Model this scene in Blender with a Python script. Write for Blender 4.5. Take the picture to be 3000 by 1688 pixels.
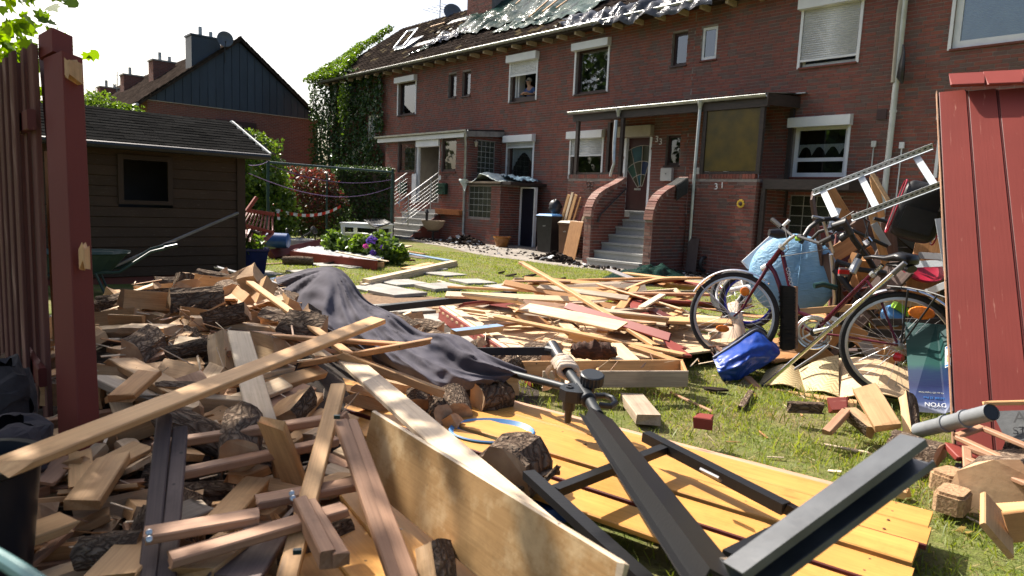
import bpy, bmesh, math, random
import numpy as np
from mathutils import Vector, Matrix, noise
RNG = random.Random(7)
for o in list(bpy.data.objects): bpy.data.objects.remove(o)
SC = bpy.context.scene; COL = SC.collection
rad = math.radians
# ------------------------------------------------------------------ camera
F_PX, H_CAM = 2000.0, 1.45
_p, _r, _yaw = rad(7.05), rad(2.45), rad(42.55)
FW = Vector((0, math.cos(_p), -math.sin(_p))); _x = Vector((1, 0, 0)); _u = _x.cross(FW)
CX = _x*math.cos(_r) + _u*math.sin(_r); CU = -_x*math.sin(_r) + _u*math.cos(_r)
CAM = Vector((0, 0, H_CAM))
cd = bpy.data.cameras.new('camera'); cam = bpy.data.objects.new('camera', cd); COL.objects.link(cam)
cam.matrix_world = Matrix(((CX.x, CU.x, -FW.x, 0), (CX.y, CU.y, -FW.y, 0), (CX.z, CU.z, -FW.z, H_CAM), (0, 0, 0, 1)))
cd.sensor_width = 36; cd.lens = 24; cd.clip_start = .05; cd.clip_end = 600
cd.dof.use_dof = True; cd.dof.focus_distance = 6.0; cd.dof.aperture_fstop = 4.5
SC.camera = cam
# ------------------------------------------------------------------ light
RX = Vector((math.sin(_yaw), -math.cos(_yaw), 0)); NV = Vector((math.cos(_yaw), math.sin(_yaw), 0))   # along facade to the right / into the house
SUN_AZ = _yaw + rad(4.5); SUN_EL = rad(46)
TOSUN = Vector((-math.sin(SUN_AZ)*math.cos(SUN_EL), math.cos(SUN_AZ)*math.cos(SUN_EL), math.sin(SUN_EL)))
W = bpy.data.worlds.new('World'); SC.world = W; W.use_nodes = True
nt = W.node_tree; sky = nt.nodes.new('ShaderNodeTexSky'); sky.sky_type = 'NISHITA'; sky.sun_disc = False
sky.sun_elevation = SUN_EL; sky.sun_rotation = -SUN_AZ; sky.air_density = 1.0; sky.dust_density = 5.0; sky.ozone_density = 1.0
bg = nt.nodes['Background']; nt.links.new(sky.outputs[0], bg.inputs[0]); bg.inputs[1].default_value = .1
sl = bpy.data.lights.new('sun', 'SUN'); sl.energy = 5.0; sl.angle = rad(.53); sl.color = (1, .94, .84)
so = bpy.data.objects.new('sun', sl); COL.objects.link(so); so.rotation_euler = TOSUN.to_track_quat('Z', 'Y').to_euler()
SC.view_settings.view_transform = 'Standard'; SC.view_settings.look = 'None'; SC.view_settings.gamma = 1; SC.view_settings.exposure = 1.02
# ------------------------------------------------------------------ space helpers
def sm(v, a, b):
    v = min(1, max(0, (v-a)/(b-a))); return v*v*(3-2*v)
def gz(x, y):
    s = x*RX.x + y*RX.y; t = x*NV.x + y*NV.y
    z = .25*(1-sm(y, 5.2, 11)) - .1*sm(t, 10, 13.5)*sm(s, -17.5, -14)
    return z + .012*noise.noise((x*1.3, y*1.3, 0)) + .006*noise.noise((x*5, y*5, 3))
def ray(px, py): return FW + CX*((px-1500)/F_PX) - CU*((py-844)/F_PX)
def P(px, py, z):                    # point of the place at height z seen at a photo position
    d = ray(px, py); return CAM + d*((z-H_CAM)/d.z)
def Dp(px, py, dep): return CAM + ray(px, py)*dep
def Gp(px, py, dz=0):
    z = .1
    for _ in range(12):
        q = P(px, py, z+dz); z = gz(q.x, q.y)
    return P(px, py, z+dz)
def Hs(s, t, z): return RX*s + NV*t + Vector((0, 0, z))
MH = Matrix(((RX.x, NV.x, 0), (RX.y, NV.y, 0), (0, 0, 1)))
# ------------------------------------------------------------------ mesh builder
class MB:
    def __init__(s): s.v = []; s.f = []; s.m = []
    def add(s, vs, fs, mi=0):
        b = len(s.v); s.v += [tuple(v) for v in vs]; s.f += [tuple(i+b for i in f) for f in fs]; s.m += [mi]*len(fs); return s
    def box(s, x0, x1, y0, y1, z0, z1, mi=0, fn=None):
        vs = [(x, y, z) for x in (x0, x1) for y in (y0, y1) for z in (z0, z1)]
        if fn: vs = [fn(*v) for v in vs]
        return s.add(vs, [(0,1,3,2),(4,6,7,5),(0,4,5,1),(2,3,7,6),(0,2,6,4),(1,5,7,3)], mi)
    def obox(s, M, lx, ly, lz, mi=0):
        return s.box(-lx/2, lx/2, -ly/2, ly/2, -lz/2, lz/2, mi, lambda x, y, z: M @ Vector((x, y, z)))
    def beam(s, a, b, w, h, up=(0,0,1), mi=0):
        M, L = frame2(a, b, up); return s.obox(M, L, w, h, mi)
    def tube(s, pts, r, n=8, mi=0, cap=True, closed=False, flat=1.0):
        pts = [Vector(p) for p in pts]; k = len(pts); rs = r if isinstance(r, (list, tuple)) else [r]*k
        b = len(s.v); pn = None
        for i, p in enumerate(pts):
            if closed: t = pts[(i+1) % k]-pts[i-1]
            else: t = pts[min(i+1, k-1)]-pts[max(i-1, 0)]
            t = t.normalized() if t.length > 1e-9 else Vector((1, 0, 0))
            if pn is None: a = Vector((0,0,1)) if abs(t.z) < .9 else Vector((1,0,0)); pn = t.cross(a).normalized()
            pn = (pn - t*pn.dot(t)).normalized(); q = t.cross(pn)
            for j in range(n):
                an = 2*math.pi*j/n; s.v.append(tuple(p + (pn*math.cos(an) + q*math.sin(an)*flat)*rs[i]))
        fs = []
        for i in range(k if closed else k-1):
            i2 = (i+1) % k
            for j in range(n): fs.append((b+i*n+j, b+i*n+(j+1) % n, b+i2*n+(j+1) % n, b+i2*n+j))
        if cap and not closed: fs += [tuple(b+j for j in reversed(range(n))), tuple(b+(k-1)*n+j for j in range(n))]
        s.f += fs; s.m += [mi]*len(fs); return s
    def lathe(s, prof, n=24, M=None, mi=0):
        M = M or Matrix(); b = len(s.v)
        for r_, z_ in prof:
            for j in range(n):
                a = 2*math.pi*j/n; s.v.append(tuple(M @ Vector((r_*math.cos(a), r_*math.sin(a), z_))))
        fs = [(b+i*n+j, b+i*n+(j+1) % n, b+(i+1)*n+(j+1) % n, b+(i+1)*n+j) for i in range(len(prof)-1) for j in range(n)]
        s.f += fs; s.m += [mi]*len(fs); return s
    def prism(s, out, z0, z1, fn=None, mi=0):
        n = len(out); vs = [(x, y, z0) for x, y in out]+[(x, y, z1) for x, y in out]
        if fn: vs = [fn(*v) for v in vs]
        return s.add(vs, [tuple(reversed(range(n))), tuple(range(n, 2*n))]+[(i, (i+1) % n, n+(i+1) % n, n+i) for i in range(n)], mi)
    def grid(s, nu, nv, fn, mi=0):
        vs = [fn(i/nu, j/nv) for j in range(nv+1) for i in range(nu+1)]
        return s.add(vs, [(j*(nu+1)+i, j*(nu+1)+i+1, (j+1)*(nu+1)+i+1, (j+1)*(nu+1)+i) for j in range(nv) for i in range(nu)], mi)
def frame2(a, b, up=(0,0,1), roll=0):
    a, b = Vector(a), Vector(b); x = b-a; L = x.length; x.normalize(); up = Vector(up)
    y = up.cross(x)
    if y.length < 1e-4: y = Vector((0,1,0)).cross(x)
    y.normalize(); z = x.cross(y); M = Matrix((x, y, z)).transposed()
    if roll: M = M @ Matrix.Rotation(roll, 3, 'X')
    M = M.to_4x4(); M.translation = (a+b)/2; return M, L
def mesh_of(name, mb, mats, smooth=False, ang=35):
    me = bpy.data.meshes.new(name); me.from_pydata(mb.v, [], mb.f)
    for m in (mats if isinstance(mats, (list, tuple)) else [mats]): me.materials.append(m)
    if any(mb.m): me.polygons.foreach_set('material_index', mb.m)
    if smooth:
        me.polygons.foreach_set('use_smooth', [True]*len(me.polygons))
        if ang < 180: me.set_sharp_from_angle(angle=rad(ang))
    me.update(); return me
def tag(o, label=None, cat=None, group=None, kind=None):
    if label: o['label'] = label
    if cat: o['category'] = cat
    if group: o['group'] = group
    if kind: o['kind'] = kind
    return o
def thing(name, label, cat, group=None, loc=(0,0,0), rot=None):
    e = bpy.data.objects.new(name, None); COL.objects.link(e); e.empty_display_size = .1
    M = rot.to_4x4() if rot else Matrix(); M.translation = Vector(loc); e.matrix_world = M
    return tag(e, label, cat, group)
def part(name, mb, mats, parent, smooth=False, ang=35, off=None, kind=None, label=None):
    """mesh child; mb is in the parent's own frame (off: subtracted first)"""
    if off is not None: mb.v = [(x-off[0], y-off[1], z-off[2]) for x, y, z in mb.v]
    o = bpy.data.objects.new(name, mesh_of(name, mb, mats, smooth, ang)); COL.objects.link(o); o.parent = parent
    return tag(o, label, None, None, kind)
def solo(name, mb, mats, label, cat, group=None, kind=None, smooth=False, ang=35, loc=None):
    """one-mesh thing; mb in world coordinates, origin moved to its base"""
    vs = np.array(mb.v); c = Vector(loc) if loc else Vector((vs[:,0].mean(), vs[:,1].mean(), vs[:,2].min()))
    mb.v = [tuple(v) for v in (vs-np.array(c))]
    o = bpy.data.objects.new(name, mesh_of(name, mb, mats, smooth, ang)); COL.objects.link(o); o.location = c
    return tag(o, label, cat, group, kind)
def inst(name, me, M, parent=None, label=None, cat=None, group=None):
    o = bpy.data.objects.new(name, me); COL.objects.link(o)
    if parent: o.parent = parent; o.matrix_local = M
    else: o.matrix_world = M
    return tag(o, label, cat, group)
def local(mb, th):
    """world coordinates -> the frame of an Empty"""
    I = th.matrix_world.inverted(); mb.v = [tuple(I @ Vector(v)) for v in mb.v]; return mb
# ------------------------------------------------------------------ materials
class NT:
    def __init__(s, name):
        s.m = bpy.data.materials.new(name); s.m.use_nodes = True; s.t = s.m.node_tree; s.b = s.t.nodes['Principled BSDF']
    def n(s, typ, **kw):
        x = s.t.nodes.new('ShaderNode'+typ)
        for k, v in kw.items():
            if k.startswith('i_'): x.inputs[int(k[2:])].default_value = v
            else: setattr(x, k, v)
        return x
    def l(s, a, b): s.t.links.new(a, b); return s
    def ramp(s, fac, stops, const=False):
        r = s.n('ValToRGB'); cr = r.color_ramp
        if const: cr.interpolation = 'CONSTANT'
        while len(cr.elements) < len(stops): cr.elements.new(.5)
        for e, (p_, c) in zip(cr.elements, stops): e.position = p_; e.color = (*c, 1)
        s.l(fac, r.inputs[0]); return r.outputs[0]
    def coords(s, stretch=(1,1,1), rnd=True):
        tc = s.n('TexCoord'); oi = s.n('ObjectInfo'); ad = s.n('VectorMath', operation='ADD'); ml = s.n('VectorMath', operation='SCALE')
        cx = s.n('CombineXYZ', i_1=3.1, i_2=7.7); s.l(oi.outputs['Random'], cx.inputs[0])
        s.l(cx.outputs[0], ml.inputs[0]); ml.inputs['Scale'].default_value = 17
        s.l(tc.outputs['Object'], ad.inputs[0])
        if rnd: s.l(ml.outputs[0], ad.inputs[1])
        mp = s.n('Mapping'); mp.inputs['Scale'].default_value = stretch; s.l(ad.outputs[0], mp.inputs[0]); s.oi = oi; return mp.outputs[0]
    def noise(s, vec, scale, detail=4, rough=.55, dist=0):
        x = s.n('TexNoise'); x.inputs['Scale'].default_value = scale; x.inputs['Detail'].default_value = detail
        x.inputs['Roughness'].default_value = rough; x.inputs['Distortion'].default_value = dist; s.l(vec, x.inputs['Vector']); return x.outputs['Fac']
    def mix(s, fac, a, b, mode='MIX'):
        x = s.n('Mix', data_type='RGBA', blend_type=mode)
        for sock, v in ((x.inputs[0], fac), (x.inputs[6], a), (x.inputs[7], b)):
            if hasattr(v, 'is_linked') or isinstance(v, bpy.types.NodeSocket): s.l(v, sock)
            else: sock.default_value = v if not isinstance(v, tuple) else (*v, 1)
        return x.outputs[2]
    def rndval(s, amt):
        g = s.n('NewGeometry'); a = s.n('Math', operation='ADD'); fr = s.n('Math', operation='FRACT')
        s.l(s.oi.outputs['Random'], a.inputs[0]); s.l(g.outputs['Random Per Island'], a.inputs[1]); s.l(a.outputs[0], fr.inputs[0])
        return fr.outputs[0]
    def vary(s, col, amt):
        f = s.rndval(amt); mr = s.n('MapRange'); mr.inputs[3].default_value = 1-amt; mr.inputs[4].default_value = 1+amt; s.l(f, mr.inputs[0])
        hs = s.n('HueSaturation'); s.l(mr.outputs[0], hs.inputs['Value']); s.l(col, hs.inputs['Color']); return hs.outputs[0]
    def bump(s, h, st, dist=.01):
        b = s.n('Bump'); b.inputs['Strength'].default_value = st; b.inputs['Distance'].default_value = dist; s.l(h, b.inputs['Height']); s.l(b.outputs[0], s.b.inputs['Normal'])
    def out(s, col=None, rough=.5, metal=0, spec=.5):
        if col is not None: s.l(col, s.b.inputs['Base Color'])
        s.b.inputs['Roughness'].default_value = rough; s.b.inputs['Metallic'].default_value = metal; s.b.inputs['Specular IOR Level'].default_value = spec
        return s.m
def mat(name, c1, c2=None, scale=6, stretch=(1,1,1), rough=.6, bump=0, bscale=None, metal=0, vary=0, spec=.4, detail=5, lo=.35, hi=.65):
    t = NT(name); v = t.coords(stretch); c2 = c2 or tuple(x*.8 for x in c1)
    f = t.noise(v, scale, detail); col = t.ramp(f, [(lo, c2), (hi, c1)])
    if vary: col = t.vary(col, vary)
    if bump: t.bump(t.noise(v, bscale or scale*4, 6), bump, .006)
    return t.out(col, rough, metal, spec)
def wood(name, light, dark, rough=.6, vary=.14, knot=True, stain=None, amt=.5, grain=1.0, spec=.3, bump=.25):
    t = NT(name); v = t.coords((1,1,1))
    m1 = t.n('Mapping'); m1.inputs['Scale'].default_value = (1.1, 16*grain, 16*grain); t.l(v, m1.inputs[0])
    f1 = t.noise(m1.outputs[0], 1.6, 5, .6, .8)
    m2 = t.n('Mapping'); m2.inputs['Scale'].default_value = (3, 130, 130); t.l(v, m2.inputs[0]); f2 = t.noise(m2.outputs[0], 1, 3)
    col = t.ramp(f1, [(.3, dark), (.62, light)])
    col = t.mix(.28, col, t.ramp(f2, [(.3, tuple(x*.55 for x in dark)), (.6, light)]))
    f3 = t.noise(v, 2.2, 3); col = t.mix(t.ramp(f3, [(.45, (0,0,0)), (.75, (.45,.45,.45))]), col, tuple(x*.62 for x in dark))
    if knot:
        vo = t.n('TexVoronoi'); vo.inputs['Scale'].default_value = 1; m3 = t.n('Mapping'); m3.inputs['Scale'].default_value = (2.1, 7, 7); t.l(v, m3.inputs[0]); t.l(m3.outputs[0], vo.inputs['Vector'])
        k = t.ramp(vo.outputs['Distance'], [(.05, (1,1,1)), (.13, (0,0,0))]); col = t.mix(k, col, tuple(x*.42 for x in dark))
    vn = t.n('TexVoronoi'); vn.inputs['Scale'].default_value = 9; t.l(v, vn.inputs['Vector']); col = t.mix(t.ramp(vn.outputs['Distance'], [(.035, (.85,.85,.85)), (.06, (0,0,0))]), col, (.03,.024,.02))
    if stain: col = t.mix(t.ramp(t.noise(v, 5, 6, .7), [(.5-.2*amt, (0,0,0)), (.62, (1,1,1))]), col, stain)
    col = t.mix(t.ramp(t.noise(v, 7, 6, .75), [(.52, (0,0,0)), (.78, (.5,.5,.5))]), col, tuple(x*.45 for x in dark)); col = t.vary(col, vary); t.bump(f2, bump, .002)
    return t.out(col, rough, 0, spec)
def paintwood(name, paint, wear, rough=.45, amount=.30, vary=.08, streak=(1, 8, 8), under=None):
    t = NT(name); v = t.coords((1,1,1)); m1 = t.n('Mapping'); m1.inputs['Scale'].default_value = streak; t.l(v, m1.inputs[0])
    f = t.noise(m1.outputs[0], 4, 7, .68, .3); g = t.noise(v, 1.7, 3)
    base = t.ramp(g, [(.3, tuple(x*.78 for x in paint)), (.7, paint)])
    col = t.mix(t.ramp(f, [(1-amount-.06, (0,0,0)), (1-amount+.02, (1,1,1))]), base, wear)
    m2 = t.n('Mapping'); m2.inputs['Scale'].default_value = (2, 60, 60); t.l(v, m2.inputs[0]); t.bump(t.noise(m2.outputs[0], 1.5, 4), .3, .002)
    return t.out(t.vary(col, vary) if vary else col, rough, 0, .25)
def glass_mat(name, tint=(.8,.85,.85), mixf=.12, rough=.02):
    m = bpy.data.materials.new(name); m.use_nodes = True; t = m.node_tree; t.nodes.remove(t.nodes['Principled BSDF'])
    o = t.nodes['Material Output']; mx = t.nodes.new('ShaderNodeMixShader'); tr = t.nodes.new('ShaderNodeBsdfTransparent'); gl = t.nodes.new('ShaderNodeBsdfGlossy')
    lw = t.nodes.new('ShaderNodeFresnel'); lw.inputs[0].default_value = 1.6; ad = t.nodes.new('ShaderNodeMath'); ad.operation = 'ADD'; ad.inputs[1].default_value = mixf
    t.links.new(lw.outputs[0], ad.inputs[0]); tr.inputs[0].default_value = (*tint, 1); gl.inputs['Roughness'].default_value = rough; gl.inputs[0].default_value = (.95,.97,1,1)
    t.links.new(ad.outputs[0], mx.inputs[0]); t.links.new(tr.outputs[0], mx.inputs[1]); t.links.new(gl.outputs[0], mx.inputs[2]); t.links.new(mx.outputs[0], o.inputs[0]); return m
def leaf_mat(name, c1, c2, trans=.35, rough=.45, vary=.25, tcol=None):
    t = NT(name); t.coords(); f = t.rndval(0); col = t.ramp(f, [(0, c2), (.5, c1), (1, tuple(x*1.25 for x in c1))]); t.out(col, rough, 0, .35)
    tl = t.n('BsdfTranslucent'); hs = t.n('HueSaturation'); hs.inputs['Value'].default_value = 2.2; hs.inputs['Saturation'].default_value = 1.15; hs.inputs['Hue'].default_value = .485
    t.l(col, hs.inputs['Color']); t.l(hs.outputs[0], tl.inputs[0]); mx = t.n('MixShader', i_0=trans); o = t.t.nodes['Material Output']
    t.l(t.b.outputs[0], mx.inputs[1]); t.l(tl.outputs[0], mx.inputs[2]); t.l(mx.outputs[0], o.inputs[0]); return t.m
def brick_mat(name, reds, rough=.8):
    t = NT(name); v = t.coords((1,1,1)); f = t.rndval(0)
    col = t.ramp(f, [(i/len(reds), c) for i, c in enumerate(reds)], True)
    n1 = t.noise(v, 25, 6, .65); col = t.mix(t.ramp(n1, [(.42, (0,0,0)), (.75, (.55,.55,.55))]), col, (.09,.055,.05))
    ge = t.n('NewGeometry'); mp = t.n('Mapping'); mp.inputs['Scale'].default_value = (1.3,1.3,.22); t.l(ge.outputs['Position'], mp.inputs[0]); n2 = t.noise(mp.outputs[0], 1.4, 5, .6)
    col = t.mix(t.ramp(n2, [(.46, (0,0,0)), (.68, (.5,.5,.5))]), col, (.11,.06,.05)); col = t.mix(t.ramp(n2, [(.25, (.35,.35,.35)), (.42, (0,0,0))]), col, (.30,.2,.17))
    t.bump(t.noise(v, 60, 5), .35, .003); return t.out(col, rough, 0, .25)
M = {}
M['brick'] = brick_mat('facade brick', [(.235,.075,.054),(.26,.083,.058),(.215,.07,.053),(.245,.08,.06),(.175,.075,.06),(.225,.072,.056),(.155,.098,.083),(.255,.082,.056),(.205,.068,.052),(.14,.088,.075)])
M['brickdark'] = brick_mat('porch brick', [(.175,.05,.036),(.205,.06,.042),(.15,.046,.036),(.19,.057,.044),(.11,.05,.04),(.16,.05,.04),(.1,.062,.055),(.2,.06,.043)])
M['mortar'] = mat('grey mortar', (.27,.235,.215), (.19,.165,.15), 9, rough=.9, bump=.3)
M['coping'] = brick_mat('rowlock brick', [(.27,.13,.1),(.3,.16,.13),(.24,.1,.08),(.33,.2,.165)])
M['white'] = mat('white plastic', (.74,.75,.76), (.66,.67,.69), 3, rough=.38)
M['shutter'] = mat('roller shutter slat', (.70,.71,.73), (.58,.59,.61), 5, rough=.45, vary=.03)
M['brownframe'] = mat('dark brown window frame', (.055,.026,.022), (.04,.02,.018), 5, rough=.4)
M['darkwood'] = mat('dark stained porch timber', (.05,.036,.032), (.028,.022,.02), 6, (1,1,6), rough=.55, bump=.2)
M['zinc'] = mat('weathered zinc', (.42,.43,.42), (.27,.28,.27), 5, rough=.42, metal=.65, vary=.05)
M['pipe'] = mat('pale downpipe', (.60,.62,.60), (.44,.45,.43), 6, (1,1,.4), rough=.45)
M['pipesteel'] = mat('zinc pipe bright', (.5,.53,.55), (.36,.38,.4), 5, rough=.3, metal=.7)
M['inside'] = mat('dim room wall', (.05,.047,.045), (.035,.033,.03), 2, rough=.9)  # darkness of the unlit rooms is put into this wall colour
M['glass'] = glass_mat('window glass')
M['curtain'] = mat('white net curtain', (.62,.64,.65), (.45,.47,.5), 40, rough=.8)
M['steel'] = mat('brushed stainless steel', (.62,.62,.61), (.5,.5,.5), 8, rough=.28, metal=.9)
M['black'] = mat('black plastic', (.022,.022,.024), (.014,.014,.016), 8, rough=.42)
M['concrete'] = mat('grey concrete', (.36,.335,.30), (.24,.225,.205), 6, rough=.88, bump=.4, bscale=60, vary=.08)
M['granite'] = mat('speckled cast stone step', (.40,.395,.375), (.22,.22,.21), 90, rough=.75, bump=.15, detail=2)
M['tile'] = mat('mossy brown roof tile', (.045,.034,.028), (.022,.018,.016), 7, rough=.95, bump=.5, vary=.28, spec=0)
M['gmetal'] = mat('grey painted metal', (.20,.20,.21), (.14,.14,.15), 5, rough=.4, metal=.5); M['tapeviolet'] = mat('violet cord', (.18,.10,.25), (.12,.07,.17), 5, rough=.7)
M['moss'] = mat('orange lichen', (.09,.06,.025), (.05,.04,.02), 14, rough=.95, bump=.6, spec=.05)
M['rafter'] = wood('pale rafter timber', (.52,.42,.31), (.36,.28,.2), knot=False)
M['pine'] = wood('fresh pine board', (.61,.365,.17), (.45,.24,.10)); M['pinepale'] = wood('pale planed pine', (.70,.56,.40), (.56,.42,.28))
M['pineor'] = wood('orange pine board', (.52,.27,.11), (.36,.165,.06)); M['pinegrey'] = wood('weathered grey board', (.40,.315,.23), (.25,.185,.13), knot=False)
M['slat'] = wood('brownish garden slat', (.42,.235,.14), (.27,.14,.08)); M['darkpl'] = wood('dark brown stained lath', (.15,.105,.09), (.08,.055,.05), knot=False)
M['split'] = wood('split firewood face', (.57,.35,.17), (.42,.23,.10), knot=False, grain=.7, bump=.7); M['splitpale'] = wood('pale split birch', (.65,.46,.28), (.50,.325,.175), knot=False, grain=.7, bump=.8)
M['endgrain'] = mat('saw-cut end grain', (.50,.33,.19), (.34,.2,.11), 14, rough=.85, bump=.3, vary=.15)
def bark_mat():
    t = NT('rough bark'); v = t.coords((1, 2.2, 2.2)); vo = t.n('TexVoronoi', feature='DISTANCE_TO_EDGE'); vo.inputs['Scale'].default_value = 14
    dn = t.noise(v, 6, 5); ad = t.n('Mix', data_type='VECTOR'); ad.inputs[0].default_value = .12; t.l(v, ad.inputs[4]); 
    mp = t.n('VectorMath', operation='ADD'); sc = t.n('VectorMath', operation='SCALE'); sc.inputs['Scale'].default_value = .35; t.l(dn, sc.inputs[0]); t.l(v, mp.inputs[0]); t.l(sc.outputs[0], mp.inputs[1]); t.l(mp.outputs[0], vo.inputs['Vector'])
    col = t.ramp(vo.outputs['Distance'], [(0, (.065,.043,.031)), (.12, (.14,.098,.07)), (.35, (.22,.165,.12))]); col = t.vary(col, .25); t.bump(vo.outputs['Distance'], .9, .03); return t.out(col, .95, 0, .1)
M['bark'] = bark_mat()
M['red'] = paintwood('swedish red paint', (.235,.045,.034), (.36,.16,.12), .55, .31); M['reddark'] = paintwood('dark red stained timber', (.12,.026,.022), (.22,.10,.06), .5, .30)
M['yellow'] = wood('amber glazed boards', (.64,.325,.085), (.53,.245,.06), rough=.45, vary=.06, grain=.5, bump=.12); M['bluepaint'] = paintwood('pale blue painted board', (.22,.33,.50), (.40,.33,.25), .5, .26)
M['blackb'] = mat('dull black plastic', (.03,.03,.032), (.02,.02,.021), 5, rough=.5); M['greyboard'] = wood('lilac grey board', (.34,.31,.31), (.26,.24,.24), knot=False); M['pinepink'] = wood('pinkish planed board', (.60,.36,.24), (.48,.27,.17))
M['postred'] = paintwood('thick red post paint', (.165,.034,.022), (.12,.025,.018), .6, .3, .05)
M['lime'] = mat('lime plastic', (.28,.5,.03), (.2,.4,.02), 4, rough=.35); M['bluerim'] = mat('blue rim', (.02,.03,.4), (.015,.02,.3), 4, rough=.3); M['whiteb'] = M['white']; M['chip'] = mat('chipboard', (.50,.34,.19), (.33,.2,.1), 70, rough=.9)
M['blackwood'] = wood('charred timber', (.045,.035,.03), (.02,.016,.014), knot=False); M['rust'] = mat('rusty iron', (.16,.07,.04), (.08,.04,.025), 25, rough=.9); M['plysheet'] = wood('thin plywood', (.60,.43,.26), (.50,.34,.19), knot=False, grain=.35)
M['printblue'] = mat('bright blue print', (.04,.20,.55), (.035,.18,.5), 4, rough=.3); M['greenbar'] = mat('green print', (.03,.3,.06), (.025,.26,.05), 4, rough=.3); M['redside'] = paintwood('deep red groove', (.10,.02,.017), (.2,.08,.06), .5, .2); M['slate'] = mat('dark engraved slate', (.085,.088,.09), (.05,.052,.054), 14, rough=.7, bump=.3)
# ================================================================== terrace of brick houses
def proj(w):
    v = Vector(w)-CAM; d = v.dot(FW); return (1500+F_PX*v.dot(CX)/d, 844-F_PX*v.dot(CU)/d, d) if d > .1 else (-9e3, -9e3, -1)
def brick_piece():
    mb = MB(); e = .5
    mb.add([(-e,-.02,-.0355),(e,-.02,-.0355),(e,-.02,.0355),(-e,-.02,.0355),(-e,.008,-.0335),(e,.008,-.0335),(e,.008,.0335),(-e,.008,.0335)],
           [(4,5,6,7),(0,1,5,4),(1,2,6,5),(2,3,7,6),(3,0,4,7)]); return mb
BR_ME = {}
def wall_cells(a0, a1, z0, z1, holes):
    A = sorted({a0, a1, *[min(max(h[i], a0), a1) for h in holes for i in (0, 1)]}); Z = sorted({z0, z1, *[min(max(h[i], z0), z1) for h in holes for i in (2, 3)]})
    for i in range(len(A)-1):
        for j in range(len(Z)-1):
            ca, cz = (A[i]+A[i+1])/2, (Z[j]+Z[j+1])/2
            if not any(h[0] < ca < h[1] and h[2] < cz < h[3] for h in holes): yield A[i], A[i+1], Z[j], Z[j+1]
def brickwall(th, off, fm, a0, a1, z0, z1, holes=(), bm='brick', nobj=300, top=None, rec=.14, slab=True, ymin=None, pname='brick_wall'):
    mb = MB()
    if slab:
        for b0, b1, c0, c1 in wall_cells(a0, a1, z0, z1, holes): mb.add([fm(b0,c0,0), fm(b1,c0,0), fm(b1,c1,0), fm(b0,c1,0)], [(0,1,2,3)])
        for h in holes:
            c = [(h[0],h[2]),(h[1],h[2]),(h[1],h[3]),(h[0],h[3])]
            for i in range(4):
                p, q = c[i], c[(i+1) % 4]; mb.add([fm(*p,0), fm(*q,0), fm(*q,-rec), fm(*p,-rec)], [(0,1,2,3)])
        wall = part(pname, mb, M['mortar'], th, off=off)
    else: wall = th
    A = Vector(fm(1,0,0))-Vector(fm(0,0,0)); D = Vector(fm(0,0,1))-Vector(fm(0,0,0)); O = Vector(fm(0,0,0)); Z = Vector((0,0,1)); offv = Vector(off)
    rr = random.Random(int(abs(a0*77+z0*13))); lst = []; z = z0+.0415
    while z < z1-.03:
        segs = [(a0, a1)]
        for h in holes:
            if h[2]-.03 < z < h[3]+.03:
                segs = [s2 for s1 in segs for s2 in ((s1[0], min(s1[1], h[0])), (max(s1[0], h[1]), s1[1])) if s2[1]-s2[0] > .03]
        o = rr.choice((0, .126, .06, .19))
        for s0, s1 in segs:
            k = math.floor((s0-a0-o)/.252); x = a0+o+k*.252
            while x < s1:
                L = .24
                p, q = max(x, s0+.004), min(x+L, s1-.004)
                if q-p > .035 and (top is None or z+.04 < top((p+q)/2)): lst.append(((p+q)/2, z, q-p))
                x += .252
        z += .0833
    sc = []
    for i, (a, z, L) in enumerate(lst):
        w = O+A*a+Z*z; w = th.matrix_world @ (w-offv); px, py, d = proj(w)
        sc.append((d if (0 < px < 3000 and 0 < py < 1688) else 1e3+d, i))
    sc.sort(); pick = {i for s_, i in sc[:nobj] if s_ < 900}
    if 'u' not in BR_ME: BR_ME['u'] = {}
    if bm not in BR_ME: BR_ME[bm] = mesh_of('brick', brick_piece(), M[bm])
    bp = brick_piece(); rest = MB()
    for i, (a, z, L) in enumerate(lst):
        c = O+A*a+Z*z-offv; dd = rr.uniform(-.003, .003)
        X = A*L; m = Matrix(((X.x, D.x, 0, c.x+D.x*dd), (X.y, D.y, 0, c.y+D.y*dd), (X.z, D.z, 1, c.z), (0,0,0,1)))
        if i in pick: inst('brick', BR_ME[bm], m, wall)
        else: rest.add([m @ Vector(v) for v in bp.v], bp.f)
    if rest.v: part('brickwork', rest, M[bm], wall, kind='stuff')
    return wall
TW = 17.0
front = lambda t: (lambda a, z, d: (a, t-d, z))
side = lambda s: (lambda a, z, d: (s+d, a, z))
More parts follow.
